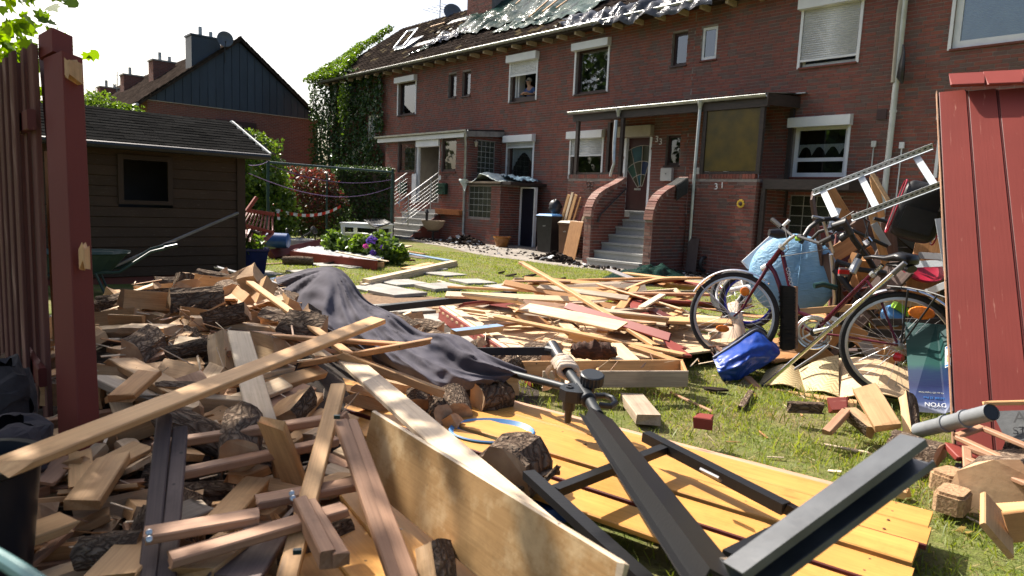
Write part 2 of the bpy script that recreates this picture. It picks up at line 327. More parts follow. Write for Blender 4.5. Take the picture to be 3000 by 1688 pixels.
def window(th, off, s0, s1, z0, z1, frame='brownframe', box=True, shut=0., rec=.11, mull=None, curtain=None, t=TW, fw=.07, slat_objs=True, room=.6, pane='glass', proud=0):
    """window unit in a wall at plane t, opening s0..s1, z0..z1"""
    mb = MB(); y0, y1 = t+rec-.0, t+rec+.06
    for a, b, c, d in ((s0, s0+fw, z0, z1), (s1-fw, s1, z0, z1), (s0+fw, s1-fw, z0, z0+fw*1.2), (s0+fw, s1-fw, z1-fw, z1)): mb.box(a, b, y0, y1, c, d)
    if mull: mb.box(s0+fw, s1-fw, y0+.002, y1, mull-.045, mull+.045)
    w = part('window', mb, M[frame], th, off=off)
    g = MB(); g.add([(s0+fw, y0+.03, z0+fw), (s1-fw, y0+.03, z0+fw), (s1-fw, y0+.03, z1-fw), (s0+fw, y0+.03, z1-fw)], [(0,1,2,3)]); part('pane', g, M[pane], w, off=off)
    r = MB(); a, b, c, d, e, f = s0, s1, y1+.01, y1+room, z0, z1
    r.add([(a,c,e),(b,c,e),(b,c,f),(a,c,f),(a,d,e),(b,d,e),(b,d,f),(a,d,f)], [(4,5,6,7),(0,4,7,3),(1,2,6,5),(0,1,5,4),(3,7,6,2)]); part('interior', r, M['inside'], w, off=off)
    sl = MB().box(s0-.03, s1+.03, t-.05, t+rec, z0-.045, z0-.003); part('sill', sl, M['brownframe' if frame == 'brownframe' else 'brickdark'], w, off=off)
    if box:
        for a in (s0-.07, s1+.005): part('shutter_rail', MB().box(a, a+.065, t-.035, t+.02, z0-.03, z1), M['white'], w, off=off)
        bx = MB(); bx.add([(s0-.1,t-.2,z1-.03),(s1+.1,t-.2,z1-.03),(s1+.1,t-.2,z1+.20),(s0-.1,t-.2,z1+.20),(s0-.1,t,z1-.03),(s1+.1,t,z1-.03),(s1+.1,t,z1+.24),(s0-.1,t,z1+.24)],
                          [(0,1,2,3),(3,2,6,7),(0,3,7,4),(1,5,6,2),(0,4,5,1)]); part('shutter_box', bx, M['white'], w, off=off)
    if shut > 0:
        zb = z1-(z1-z0)*shut; n = max(2, int((z1-zb)/.052)); h = (z1-zb)/n
        for i in range(n):
            z = zb+i*h; m = MB(); m.add([(s0,t-.012,z+.004),(s1,t-.012,z+.004),(s1,t-.022,z+h*.5),(s0,t-.022,z+h*.5),(s0,t-.012,z+h-.004),(s1,t-.012,z+h-.004),(s0,t+.0,z),(s1,t+.0,z),(s0,t+.0,z+h),(s1,t+.0,z+h)],
                [(0,1,3,2),(2,3,5,4),(6,7,1,0),(4,5,9,8)]); part('shutter_slat', m, M['shutter'], w, off=off)
        part('shutter_backing', MB().box(s0, s1, t+.004, t+.008, zb, z1), M['shutter'], w, off=off)
        m = MB().box(s0, s1, t-.03, t+.002, zb-.05, zb-.001); part('shutter_end_bar', m, M['white'], w, off=off)
    if curtain: curtain(w, off, s0+fw, s1-fw, z0+fw, z1-fw, y1+.015)
    return w
def lace(zlo, zhi, amp, n):
    def fn(w, off, a, b, c, d, y):
        lo, hi = c+(d-c)*zlo, c+(d-c)*zhi; k = 48
        m = MB(); m.grid(k, 1, lambda u, v: (a+(b-a)*u, y+.012*math.sin(u*60), hi if v > .5 else lo+amp*(d-c)*abs(math.sin(u*math.pi*n))**.7)); part('net_curtain', m, M['curtain'], w, off=off)
    return fn
def swag(w, off, a, b, c, d, y):
    m = MB(); m.grid(40, 1, lambda u, v: (a+(b-a)*u, y+.02*math.sin(u*70), d if v > .5 else d-(d-c)*(.25+.55*abs(2*u-1)**1.6)-.03*abs(math.sin(u*40)))); part('net_curtain', m, M['curtain'], w, off=off)
HB = [-32.9, -27.45, -22.1, -16.75, -11.37, -5.96, -.55]
ROOF = dict(t0=16.5, z0=7.12, L=6.2, a=rad(36))
def Rf(s, v, h=0): return (s, ROOF['t0']+v*math.cos(ROOF['a'])-h*math.sin(ROOF['a']), ROOF['z0']+v*math.sin(ROOF['a'])+h*math.cos(ROOF['a']))
def tile_piece():
    mb = MB(); n = 6; w, L = .3, .37
    pr = [(i/n*w-w/2, .018*math.cos(i/n*2*math.pi)+.012) for i in range(n+1)]
    vs = [(x, 0, z+.022) for x, z in pr]+[(x, L, z) for x, z in pr]+[(x, 0, z) for x, z in pr]
    return mb.add(vs, [(i, i+1, n+2+i, n+1+i) for i in range(n)]+[(2*n+2+i, 2*n+3+i, i+1, i) for i in range(n)])
TILE = mesh_of('roof_tile', tile_piece(), M['tile']); TILEM = mesh_of('roof_tile', tile_piece(), M['moss'])
def holed(s, v):     # where the storm stripped the tiles
    return (-24.9 < s < -17.2 and 1.6+(s+24.9)*.02 < v and RNG.random() < .8 and v > 2.0-.1*(s+24.9)+1.2*noise.noise((s*.8, 0, 0))) or (-29.3 < s < -24.9 and 1.7 < v < 5.2 and noise.noise((s*1.1, v*1.2, 4)) > .05)
houses = {}
LBL = ['ivy-covered end house at the far left of the brick terrace', 'brick terrace house with skylight roof beside the ivy wall', 'brick terrace house with a person looking out of the upper window',
       'brick terrace house with a large brown-framed upper window, number 33', 'brick terrace house with closed white shutter upstairs and white lower window', 'brick terrace house at right edge behind the red shed wall']
def rails_hole(s0, s1, z0, z1): return (s0, s1, z0, z1)
up = lambda a: (a, a+1.34, 5.1, 6.5)
lowz = lambda a: (a, a+1.34, 2.38, 3.68)
WIN = {0: [], 1: [up(-26.47), (-22.82,-22.3,5.55,6.48)], 2: [(-21.92,-21.4,5.55,6.48), up(-19.06), lowz(-19.06)],
       3: [up(-15.85), (-12.13,-11.62,5.58,6.5), lowz(-15.88), (-13.62,-12.64,1.4,3.6), (-12.1,-11.62,2.75,3.62)],
       4: [(-11.15,-10.67,5.62,6.5), up(-8.27), (-8.27,-6.95,2.42,3.66), (-10.1,-9.15,1.4,3.6), (-8.2,-6.9,.95,1.95)],
       5: [(-4.97,-3.5,5.12,6.6), (-4.95,-3.5,2.4,3.66)]}
for i in range(6):
    s0, s1 = HB[i], HB[i+1]; off = (s0, TW, 0)
    th = thing('terrace_house', LBL[i], 'house', 'houses of the brick terrace', Hs(s0, TW, 0), MH); houses[i] = th
    brickwall(th, off, front(TW), s0+.001, s1, -.2, 7.1, WIN[i], nobj=300 if i else 60)
    # roof slab, tiles, gutter, rafter ends
    rb = MB(); c = [Rf(s0, 0), Rf(s1, 0), Rf(s1, ROOF['L']), Rf(s0, ROOF['L'])]; c2 = [Rf(s0, 0, -.12), Rf(s1, 0, -.12), Rf(s1, ROOF['L'], -.12), Rf(s0, ROOF['L'], -.12)]
    back = [(s1, 26.5, 7.1), (s0, 26.5, 7.1)]
    rb.add(c+c2+back, [(0,1,2,3), (7,6,5,4), (0,4,5,1), (3,2,8,9)]); roof = part('roof', rb, M['darkwood'], th, off=off)
    sidew = MB().add([(s0,TW,-.2),(s0,26.5,-.2),(s0,26.5,7.1),(s0,21.5,10.6),(s0,TW,7.1)], [(0,1,2,3,4)])
    if i == 0: part('gable_wall', sidew, M['brick'], th, off=off)
    if i <= 3:
        lst = []
        ns = int((s1-s0)/.3); nv = int(ROOF['L']/.335)
        for a in range(ns):
            for b in range(nv):
                s_, v_ = s0+(a+.5)*(s1-s0)/ns, b*.335-.04
                if i and holed(s_, v_): continue
                lst.append((s_, v_))
        rest = MB(); tp = tile_piece(); ca, sa = math.cos(ROOF['a']), math.sin(ROOF['a'])
        sc = sorted(range(len(lst)), key=lambda k: (lambda q: q[2] if (-50 < q[0] < 3050 and -50 < q[1] < 1700) else 1e3+q[2])(proj(Hs(*Rf(*lst[k])))))[:295]
        sc = set(sc)
        for k, (s_, v_) in enumerate(lst):
            q = Rf(s_, v_, .02+RNG.uniform(0,.006)); ry = RNG.gauss(0, .012)
            m = Matrix.Translation((q[0]-off[0], q[1]-off[1], q[2]-off[2])) @ Matrix.Rotation(ROOF['a']+RNG.gauss(0,.008), 4, 'X') @ Matrix.Rotation(ry, 4, 'Z')
            me = TILEM if RNG.random() < .07 else TILE
            if k in sc: inst('roof_tile', me, m, roof)
            else: rest.add([m @ Vector(v) for v in tp.v], tp.f)
        if rest.v: part('roof_tiles', rest, M['tile'], roof, kind='stuff')
    g = MB(); n = 10
    for j in range(n):
        a0_, a1_ = math.pi+math.pi*j/n, math.pi+math.pi*(j+1)/n
        q = [(16.41+.075*math.cos(a), 7.10+.075*math.sin(a)) for a in (a0_, a1_)]
        g.add([(s0, *q[0]), (s1, *q[0]), (s1, *q[1]), (s0, *q[1])], [(0,1,2,3)])
    g.tube([(s0, 16.335, 7.105), (s1, 16.335, 7.105)], .012, 6)
    k = s0+.9
    while k < s1: g.box(k, k+.02, 16.33, 16.49, 7.02, 7.035); k += 1.8
    gut = part('gutter', g, M['zinc'], th, off=off, smooth=True)
    fb = MB().box(s0, s1, 16.5, 16.53, 6.98, 7.14); part('fascia', fb, M['darkwood'], th, off=off)
    so_ = MB().box(s0, s1, 16.54, TW+.05, 7.04, 7.06); part('soffit', so_, M['darkwood'], th, off=off)
    k = s0+.35
    while k < s1-.1:
        part('rafter_end', MB().box(k, k+.09, 16.56, TW-.01, 6.9, 7.035), M['rafter'] if 'rafter' in M else M['white'], th, off=off); k += .78
for k in (1, 2):
    h = houses[k]; o = (HB[k], TW, 0)
    for w in WIN[k]:
        if w[1]-w[0] < .7: window(h, o, *w, box=False, pane='glass')
window(houses[1], (HB[1],TW,0), *WIN[1][0], frame='brownframe')
window(houses[2], (HB[2],TW,0), *WIN[2][2], shut=.14, curtain=swag)
# open window with the person: frame without pane, sash swung in
o2 = (HB[2], TW, 0); s0, s1, z0, z1 = WIN[2][1]
mb = MB()
for a, b, c, d in ((s0, s0+.06, z0, z1), (s1-.06, s1, z0, z1), (s0+.06, s1-.06, z0, z0+.16), (s0+.06, s1-.06, z1-.06, z1)): mb.box(a, b, TW+.1, TW+.16, c, d)
w = part('window', mb, M['brownframe'], houses[2], off=o2)
sa = MB().box(s0+.07, s0+.13, TW+.17, TW+.6, z0+.17, z1-.07).box(s0+.22, s0+.26, TW+.17, TW+.22, z0+.17, z1-.07); part('open_sash', sa, M['white'], w, off=o2)
r = MB(); a, b, c, d, e, f = s0, s1, TW+.16, TW+1.6, z0, z1
r.add([(a,c,e),(b,c,e),(b,c,f),(a,c,f),(a,d,e),(b,d,e),(b,d,f),(a,d,f)], [(4,5,6,7),(0,4,7,3),(1,2,6,5),(0,1,5,4),(3,7,6,2)]); part('interior', r, M['inside'], w, off=o2)
for a in (s0-.07, s1+.005): part('shutter_rail', MB().box(a, a+.065, TW-.035, TW+.02, z0-.03, z1), M['white'], w, off=o2)
part('shutter_box', MB().box(s0-.1, s1+.1, TW-.2, TW, z1-.03, z1+.22), M['white'], w, off=o2)
for i in range(9):
    z = z1-.05*(i+1); part('shutter_slat', MB().add([(s0,TW-.01,z+.003),(s1,TW-.01,z+.003+.0),(s1,TW-.022,z+.026),(s0,TW-.022,z+.026),(s0,TW-.01,z+.047),(s1,TW-.01,z+.047)], [(0,1,2,3),(3,2,5,4)]), M['shutter'], w, off=o2)
part('shutter_end_bar', MB().box(s0, s1, TW-.03, TW+.002, z1-.51, z1-.452), M['white'], w, off=o2)
part('sill', MB().box(s0-.03, s1+.03, TW-.05, TW+.1, z0-.045, z0-.003), M['brownframe'], w, off=o2)
h3, o3 = houses[3], (HB[3], TW, 0)
window(h3, o3, *WIN[3][0]); window(h3, o3, *WIN[3][1], box=False); window(h3, o3, *WIN[3][2], shut=.42)
window(h3, o3, *WIN[3][4], box=False)
h4, o4 = houses[4], (HB[4], TW, 0)
window(h4, o4, *WIN[4][0], frame='white', box=False, rec=.03); window(h4, o4, *WIN[4][1], frame='white', shut=.87)
window(h4, o4, *WIN[4][2], frame='white', mull=2.85, curtain=lace(.4, .68, .22, 3.4), fw=.09)
h5, o5 = houses[5], (HB[5], TW, 0)
M['plisse'] = mat('pleated blue-grey blind', (.42,.52,.58), (.34,.43,.50), 3, rough=.7)
def plisse(w, off, a, b, c, d, y):
    m = MB(); n = 60; m.grid(1, n, lambda u, v: (a+(b-a)*u, y+.01*(int(round(v*n)) % 2), c+(d-c)*.93*v)); part('pleated_blind', m, M['plisse'], w, off=off)
window(h5, o5, *WIN[5][0], frame='white', fw=.13, curtain=plisse, rec=.04); window(h5, o5, *WIN[5][1], frame='white')
# cellar glass block windows
M['gblock'] = mat('glass block', (.05,.055,.04), (.02,.024,.02), 30, rough=.22, bump=.35, bscale=25, vary=.3)
M['grout'] = mat('pale block grout', (.42,.42,.39), (.33,.33,.31), 9, rough=.85)
def blocks(th, off, fm, a0, a1, z0, z1, na, nz, j=.018, gm='gblock'):
    bk = MB().add([fm(a0,z0,-.045), fm(a1,z0,-.045), fm(a1,z1,-.045), fm(a0,z1,-.045)], [(0,1,2,3)])
    w = part('glass_block_window', bk, M['grout'], th, off=off)
    da, dz = (a1-a0)/na, (z1-z0)/nz
    for x in range(na):
        for y in range(nz):
            p, q, r_, s_ = a0+x*da+j/2, a0+(x+1)*da-j/2, z0+y*dz+j/2, z0+(y+1)*dz-j/2
            m = MB(); e = .012
            m.add([fm(p,r_,-.044), fm(q,r_,-.044), fm(q,s_,-.044), fm(p,s_,-.044), fm(p+e,r_+e,-.03), fm(q-e,r_+e,-.03), fm(q-e,s_-e,-.03), fm(p+e,s_-e,-.03)],
                  [(4,5,6,7),(0,1,5,4),(1,2,6,5),(2,3,7,6),(3,0,4,7)]); part('glass_block', m, M[gm], w, off=off)
blocks(h4, o4, front(TW), *WIN[4][4], 4, 4)
# house doors
M['reddoor'] = mat('dark maroon door', (.06,.018,.016), (.045,.014,.013), 4, rough=.35)
M['teal'] = mat('teal stained glass', (.02,.075,.085), (.015,.05,.06), 4, rough=.15); M['olive'] = mat('olive stained glass', (.04,.04,.02), (.03,.032,.018), 4, rough=.15)
M['bluegl'] = mat('blue stained glass', (.02,.035,.08), (.015,.025,.06), 4, rough=.15); M['greengl'] = mat('green stained glass', (.012,.06,.04), (.01,.045,.03), 4, rough=.15)
M['cream'] = mat('cream shutter box', (.42,.38,.31), (.35,.31,.25), 4, rough=.6)
def housedoor(th, off, s0, s1, fan=True):
    z0, z1, y = 1.4, 3.6, TW+.12
    d = part('door', MB().box(s0+.05, s1-.05, y, y+.05, z0, z1), M['reddoor'], th, off=off)
    fr = MB().box(s0-.06, s0+.05, y-.13, y+.03, z0, z1).box(s1-.05, s1+.03, y-.13, y+.03, z0, z1); part('door_frame', fr, M['white'], d, off=off)
    part('shutter_box', MB().box(s0-.3, s1+.08, TW-.2, TW-.002, z1+.02, z1+.33), M['cream'], d, off=off)
    part('threshold', MB().box(s0, s1, y-.2, y-.01, z0-.05, z0-.005), M['granite'], d, off=off)
    part('letter_slot', MB().box((s0+s1)/2-.12, (s0+s1)/2+.12, y-.015, y-.002, z0+.62, z0+.68), M['steel'], d, off=off)
    if fan:
        cx, cz = (s0+s1)/2+.12, 1.95; mats = ['olive','teal','olive','bluegl','olive','greengl','olive','teal','olive','olive','teal','bluegl']; k = 0
        for r0, r1, cols in ((.2,.55,3), (.55,.95,3), (.95,1.42,3)):
            for c in range(cols):
                a0, a1 = rad(72+c*20), rad(72+(c+1)*20-2.2); m = MB()
                pts = [(cx+r0*math.cos(a0)*.9, cz+r0*math.sin(a0)), (cx+r1*math.cos(a0)*.9, cz+r1*math.sin(a0)-.02), (cx+r1*math.cos((a0+a1)/2)*.9, cz+r1*math.sin((a0+a1)/2)), (cx+r1*math.cos(a1)*.9, cz+r1*math.sin(a1)-.02), (cx+r0*math.cos(a1)*.9, cz+r0*math.sin(a1))]
                m.add([(a, y-.012, b) for a, b in pts], [(0,1,2,3,4)]); part('stained_pane', m, M[mats[k % 12]], d, off=off); k += 1
        m = MB()
        for a in (72, 91, 111, 131): m.tube([(cx+.2*math.cos(rad(a))*.9, y-.016, cz+.2*math.sin(rad(a))), (cx+1.42*math.cos(rad(a))*.9, y-.016, cz+1.42*math.sin(rad(a)))], .009, 5)
        for r_ in (.2, .55, .95, 1.42): m.tube([(cx+r_*math.cos(rad(a))*.9, y-.016, cz+r_*math.sin(rad(a))) for a in range(72, 133, 6)], .009, 5)
        part('leading', m, M['cream'], d, off=off)
housedoor(h3, o3, -13.62, -12.64); housedoor(h4, o4, -10.1, -9.15, False)
def text_mesh(s, size, ext=.006):
    cu = bpy.data.curves.new('txt', 'FONT'); cu.body = s; cu.size = size; cu.extrude = ext; cu.align_x = 'CENTER'
    o = bpy.data.objects.new('txt', cu); COL.objects.link(o); dg = bpy.context.evaluated_depsgraph_get(); dg.update()
    me = bpy.data.meshes.new_from_object(o.evaluated_get(dg)); bpy.data.objects.remove(o); return me
def lettering(name, s, size, mm, parent, Mloc, ext=.006):
    me = text_mesh(s, size, ext); me.materials.clear(); me.materials.append(mm); return inst(name, me, Mloc, parent)
def onfront(s, t, z, off, tilt=0):
    m = Matrix(((1,0,0,s-off[0]), (0,0,-1,t-off[1]), (0,1,0,z-off[2]), (0,0,0,1))); return m @ Matrix.Rotation(tilt, 4, 'Z')
lettering('house_number', '3', .26, M['white'], h3, onfront(-12.44, TW-.012, 3.44, o3)); lettering('house_number', '3', .26, M['white'], h3, onfront(-12.30, TW-.012, 3.36, o3))
# mailboxes on the wall of 33 / 31
M['mailbox'] = mat('off-white mailbox', (.62,.60,.56), (.54,.52,.49), 4, rough=.4)
def mailbox(th, off, s, z, t=TW, w=.38, h=.38, mm='mailbox'):
    out = [(0,0),(0,h*.85),(.03,h*.98),(.07,h),(.13,h*.94),(.13,0)]
    b = MB().prism([(y, z_) for y, z_ in out], -w/2, w/2, lambda y, z_, x: (s+x, t-.005-.13+y if False else t-.005-y, z+z_)); m = part('mailbox', b, M[mm], th, off=off)
    part('lid', MB().box(s-w/2-.008, s+w/2+.008, t-.145, t-.012, z+h*.62, z+h*.66), M[mm], m, off=off); part('lock', MB().box(s-.015, s+.015, t-.15, t-.136, z+h*.5, z+h*.56), M['black'], m, off=off)
mailbox(h3, o3, -11.95, 2.3); mailbox(h4, o4, -10.75, 2.3)
# downpipes at the party wall of 31, wall vent, conduits
m = MB(); m.tube([(-5.9,16.45,7.05),(-5.93,16.6,6.85),(-5.95,16.86,6.6),(-5.95,16.88,2.2),(-5.95,16.88,0)], .065, 12)
for z in (5.0, 3.85, 2.75): m.tube([(-5.95,16.88,z),(-5.95,16.88,z+.05)], .078, 12)
part('downpipe', m, M['pipe'], h4, smooth=True, off=o4)
part('sleeve', MB().tube([(-6.0,16.84,6.9),(-6.03,16.82,6.0),(-6.0,16.83,4.5)], .05, 8), M['cream'], h4, smooth=True, off=o4)
part('wall_vent', MB().box(-6.33,-6.12,TW-.03,TW-.005,3.72,3.95), M['brownframe'], h4, off=o4)
for s_, z_ in ((-6.32, 3.1), (-5.72, 3.05)):
    part('wall_conduit', MB().tube([(s_,TW-.03,0),(s_,TW-.03,z_)], .015, 6).box(s_-.05, s_+.05, TW-.07, TW-.012, z_, z_+.14), M['white' if s_ > -6 else 'pipe'], h4, off=o4)
bb = solo('tattered_cloth', MB().tube([Hs(-5.86,16.78,5.3), Hs(-5.82,16.74,5.1), Hs(-5.82,16.72,4.85), Hs(-5.84,16.76,4.6), Hs(-5.8,16.8,4.45)], [.02,.06,.1,.12,.03], 8, flat=.5), M['black'], 'torn black sheet caught on the pale downpipe', 'cloth', smooth=True)
# flat canopy over the cellar steps right of 31
part('cellar_canopy', MB().box(-8.2,-6.2,15.5,TW-.01,2.05,2.28), M['darkwood'], h4, off=o4)
part('cellar_post', MB().box(-8.22,-8.12,15.5,15.6,-.15,2.05), M['darkwood'], h4, off=o4)
# ================================================================== right entrance porch (33 / 31)
TP = 15.4
pw = (-14.45, TP, 0)
pr = thing('entrance_porch', 'dark timber porch on brick steps between doors 33 and 31', 'porch', None, Hs(*pw), MH)
def rowlock(th, off, fm_pts, wid, mm='coping', n=None, h=.115):
    """soldier/rowlock bricks laid along a polyline of (point, across) ; one part each"""
    for a, b, acr, upv in fm_pts:
        mid = (Vector(a)+Vector(b))/2; x = (Vector(b)-Vector(a)); L = x.length-.008; x.normalize(); y = Vector(acr).normalized(); z = x.cross(y)
        if z.z < 0: z = -z
        m = Matrix((x, y, z)).transposed().to_4x4(); m.translation = mid
        part('coping_brick', MB().obox(m, L, wid, h), M[mm], th, off=off)
brickwall(pr, pw, front(TP), -14.45, -12.46, -.2, 2.28, bm='brickdark', nobj=150, pname='parapet_wall'); brickwall(pr, pw, front(TP), -10.18, -8.3, -.2, 2.28, bm='brickdark', nobj=150, pname='parapet_wall')
brickwall(pr, pw, side(-8.3), TP, TW, -.2, 2.28, bm='brickdark', nobj=40, pname='parapet_wall')
rowlock(pr, pw, [((a, TP+.07, 2.34), (a+.083, TP+.07, 2.34), (0,1,0), 0) for a in np.arange(-14.45, -12.5, .083)], .16, 'brickdark')
rowlock(pr, pw, [((a, TP+.07, 2.34), (a+.083, TP+.07, 2.34), (0,1,0), 0) for a in np.arange(-10.18, -8.38, .083)], .16, 'brickdark')
PROF = [(13.98,-.2),(13.98,1.18),(14.02,1.42),(14.12,1.62),(14.28,1.78),(14.5,1.9),(15.0,2.09),(15.38,2.27),(15.38,-.2)]
def ptop(t):
    for (a, b), (c, d) in zip(PROF[1:7], PROF[2:8]):
        if a <= t <= c: return b+(d-b)*(t-a)/max(c-a, 1e-6)
    return 1.18
for sa, sb in ((-12.44, -12.2), (-10.43, -10.19)):
    c = part('cheek_wall', MB().prism(PROF, sa, sb, lambda t, z, s: (s, t, z)), M['mortar'], pr, off=pw)
    brickwall(c, pw, side(sb), 13.98, 15.38, -.2, 2.25, bm='brickdark', nobj=70, top=ptop, slab=False); brickwall(c, pw, front(13.98), sa, sb, -.2, 1.2, bm='coping', nobj=40, slab=False)
    pts = []; P0 = PROF[1:8]
    for (a, b), (c_, d) in zip(P0[:-1], P0[1:]):
        L = math.hypot(c_-a, d-b); k = max(1, round(L/.078))
        for j in range(k): pts.append(((( sa+sb)/2, a+(c_-a)*j/k, b+(d-b)*j/k), ((sa+sb)/2, a+(c_-a)*(j+1)/k, b+(d-b)*(j+1)/k), (1,0,0), 0))
    rowlock(c, pw, pts, .27, 'coping', h=.12)
for k in range(7):
    t0, z1 = 13.86+.285*k, .085+.214*k
    part('step', MB().box(-12.19, -10.44, t0, t0+.34, z1-.055, z1).box(-12.19, -10.44, t0+.03, t0+.33, z1-.214, z1-.055), M['granite'], pr, off=pw)
part('landing', MB().box(-14.3, -8.45, 15.82, TW-.01, 1.2, 1.385), M['granite'], pr, off=pw)
part('handrail', MB().tube([(-12.15,14.2,1.05),(-12.12,14.25,1.25),(-12.12,15.3,2.0)], .022, 8), M['black'], pr, smooth=True, off=pw)
# timber frame, roof
for s in (-14.22, -12.52, -9.86, -8.32): part('post', MB().box(s-.05, s+.05, TP+.02, TP+.12, 2.4, 3.98), M['darkwood'], pr, off=pw)
for s in (-14.22, -8.32): part('wall_post', MB().box(s-.05, s+.05, TW-.12, TW-.01, 1.39, 4.1), M['darkwood'], pr, off=pw)
part('front_beam', MB().box(-14.4, -8.2, TP+.0, TP+.14, 3.97, 4.17), M['darkwood'], pr, off=pw)
for a, b in ((-14.17, -12.57), (-9.81, -8.37)): part('rail', MB().box(a, b, TP+.04, TP+.1, 2.405, 2.46), M['darkwood'], pr, off=pw)
M['ceil'] = wood('brown porch ceiling', (.13,.055,.03), (.08,.035,.02), knot=False)
part('ceiling', MB().add([(-14.4,TP+.145,4.15),(-8.2,TP+.145,4.15),(-8.2,TW-.01,4.33),(-14.4,TW-.01,4.33)], [(0,1,2,3)]), M['ceil'], pr, off=pw)
for s in (-13.4, -12.4, -11.3, -10.3, -9.3): part('rafter', MB().beam((s, TP+.15, 4.09), (s, TW-.02, 4.26), .06, .1), M['darkwood'], pr, off=pw)
M['corr'] = mat('dark corrugated sheet', (.05,.046,.042), (.03,.026,.024), 5, rough=.8, spec=.05)
def corr(u, v): s = -14.5+6.35*u; return (s, TP-.06+(TW-TP+.05)*v, 4.27+.2*v+.028*math.sin(s*2*math.pi/.177))
part('corrugated_roof', MB().grid(216, 1, corr), M['corr'], pr, off=pw)
part('side_board', MB().box(-8.2, -8.165, TP-.05, TW-.02, 4.0, 4.27, fn=lambda x, y, z: (x, y, z+.12*(y-TP)/1.6)), M['darkwood'], pr, off=pw)
part('flashing', MB().box(-8.5, -8.0, TW-.14, TW-.02, 4.45, 4.48), M['zinc'], pr, off=pw)
g = MB()
for j in range(8):
    q = [(TP-.06+.065*math.cos(a), 4.235+.065*math.sin(a)) for a in (math.pi+math.pi*j/8, math.pi+math.pi*(j+1)/8)]
    g.add([(-14.52, *q[0]), (-8.2, *q[0]), (-8.2, *q[1]), (-14.52, *q[1])], [(0,1,2,3)])
g.tube([(-14.52,TP-.125,4.24),(-8.2,TP-.125,4.24)], .01, 6); part('gutter', g, M['zinc'], pr, smooth=True, off=pw)
for s in (-12.6, -9.97):
    part('hopper', MB().lathe([(.045,-.2),(.05,-.12),(.085,-.02),(.085,.0)], 8, Matrix.Translation((s, TP-.06, 4.2))), M['pipesteel'], pr, smooth=True, off=pw)
part('downpipe', MB().tube([(-9.97,TP-.06,4.02),(-9.99,TP-.06,2.4),(-9.98,TP-.06,.12)], .042, 10), M['pipesteel'], pr, smooth=True, off=pw)
part('bent_downpipe', MB().tube([(-12.64,TP-.09,3.9),(-12.65,TP-.1,3.3),(-12.62,TP-.12,2.85),(-12.58,TP-.14,2.7),(-12.66,TP-.13,2.5),(-12.7,TP-.13,2.33)], [.055,.055,.05,.042,.045,.045], 10), M['pipesteel'], pr, smooth=True, off=pw)
M['ygl'] = mat('amber textured glass', (.11,.075,.012), (.06,.045,.012), 2.5, rough=.28, bump=.5, bscale=60)
part('amber_panel', MB().box(-9.8, -8.38, TP+.05, TP+.07, 2.47, 3.96), M['ygl'], pr, off=pw)
lettering('house_number', '3', .22, M['white'], pr, onfront(-9.36, TP-.012, 2.02, pw, .12)); lettering('house_number', '1', .22, M['white'], pr, onfront(-9.2, TP-.012, 2.05, pw, .05))
M['sunfl'] = mat('yellow enamel', (.55,.36,.03), (.4,.25,.02), 6, rough=.5)
fl = MB()
for k in range(10): a = k*math.pi/5; fl.lathe([(.0,.012),(.03,.01),(.035,0)], 6, Matrix.Translation((-8.66+.075*math.cos(a), TP-.02, 1.68+.075*math.sin(a))) @ Matrix.Rotation(math.pi/2, 4, 'X'))
f_ = part('sunflower_ornament', fl, M['sunfl'], pr, off=pw); part('seed_disc', MB().lathe([(0,.02),(.05,.014),(.055,0)], 10, Matrix.Translation((-8.66, TP-.02, 1.68)) @ Matrix.Rotation(math.pi/2, 4, 'X')), M['brownframe'], f_, off=pw)
bf = MB()
for sx, sz, r_ in ((-.07,.05,.07),(.07,.05,.07),(-.05,-.06,.05),(.05,-.06,.05)): bf.lathe([(r_*.55,0),(r_,.006),(r_*1.1,0)], 8, Matrix.Translation((-13.55+sx, TP-.02, 2.08+sz)) @ Matrix.Rotation(math.pi/2, 4, 'X'))
bf.tube([(-13.55,TP-.02,1.96),(-13.55,TP-.02,2.18)], .008, 5); part('butterfly_ornament', bf, M['brownframe'], pr, off=pw)
dm = MB()
def mat_f(u, v):
    d = (u-.5)*1.1; tt = 15.05+(v-.5)*.5; s = -10.31+max(-.16, min(.16, d)); drop = max(0, abs(d)-.16); zc = ptop(tt)+.075
    return Hs(s+(.03 if d > 0 else -.03)*min(1, drop*8), tt, zc-drop-.02*math.sin(v*9)*drop)
dm.grid(24, 10, mat_f); M['doormat'] = mat('dark rubber doormat', (.045,.045,.042), (.015,.015,.015), 60, rough=.9, bump=.6)
solo('doormat', dm, M['doormat'], 'dark doormat hung over the right brick stair cheek', 'doormat', smooth=True)
# ================================================================== left enclosed porch
lw = (-24.85, TP, 0)
lp = thing('enclosed_porch', 'brick entrance porch with granite stairs and steel railings', 'porch', None, Hs(*lw), MH)
holes = [(-23.95,-22.72,2.5,3.72), (-22.68,-21.1,1.38,3.72), (-20.98,-20.08,2.52,3.72)]
brickwall(lp, lw, front(TP), -24.85, -19.4, -.15, 3.72, holes, nobj=160)
sh = [(15.85,16.66,2.3,3.66)]
brickwall(lp, lw, side(-19.4), TP, TW, -.15, 3.85, sh, nobj=50, bm='brickdark')
blocks(lp, lw, side(-19.4), 15.85, 16.66, 2.3, 3.66, 4, 7)
brickwall(lp, lw, front(TP-.004), -19.4, -17.55, -.15, 2.06, [(-19.25,-18.03,.92,2.0)], nobj=60, pname='cellar_wall'); blocks(lp, lw, front(TP-.004), -19.25, -18.03, .92, 2.0, 5, 5)
brickwall(lp, lw, side(-17.55), TP, TW, -.15, 2.06, bm='brickdark', nobj=30, pname='cellar_wall')
part('flat_roof', MB().box(-19.39, -16.95, TP-.1, TW-.01, 2.07, 2.17), M['darkwood'], lp, off=lw)
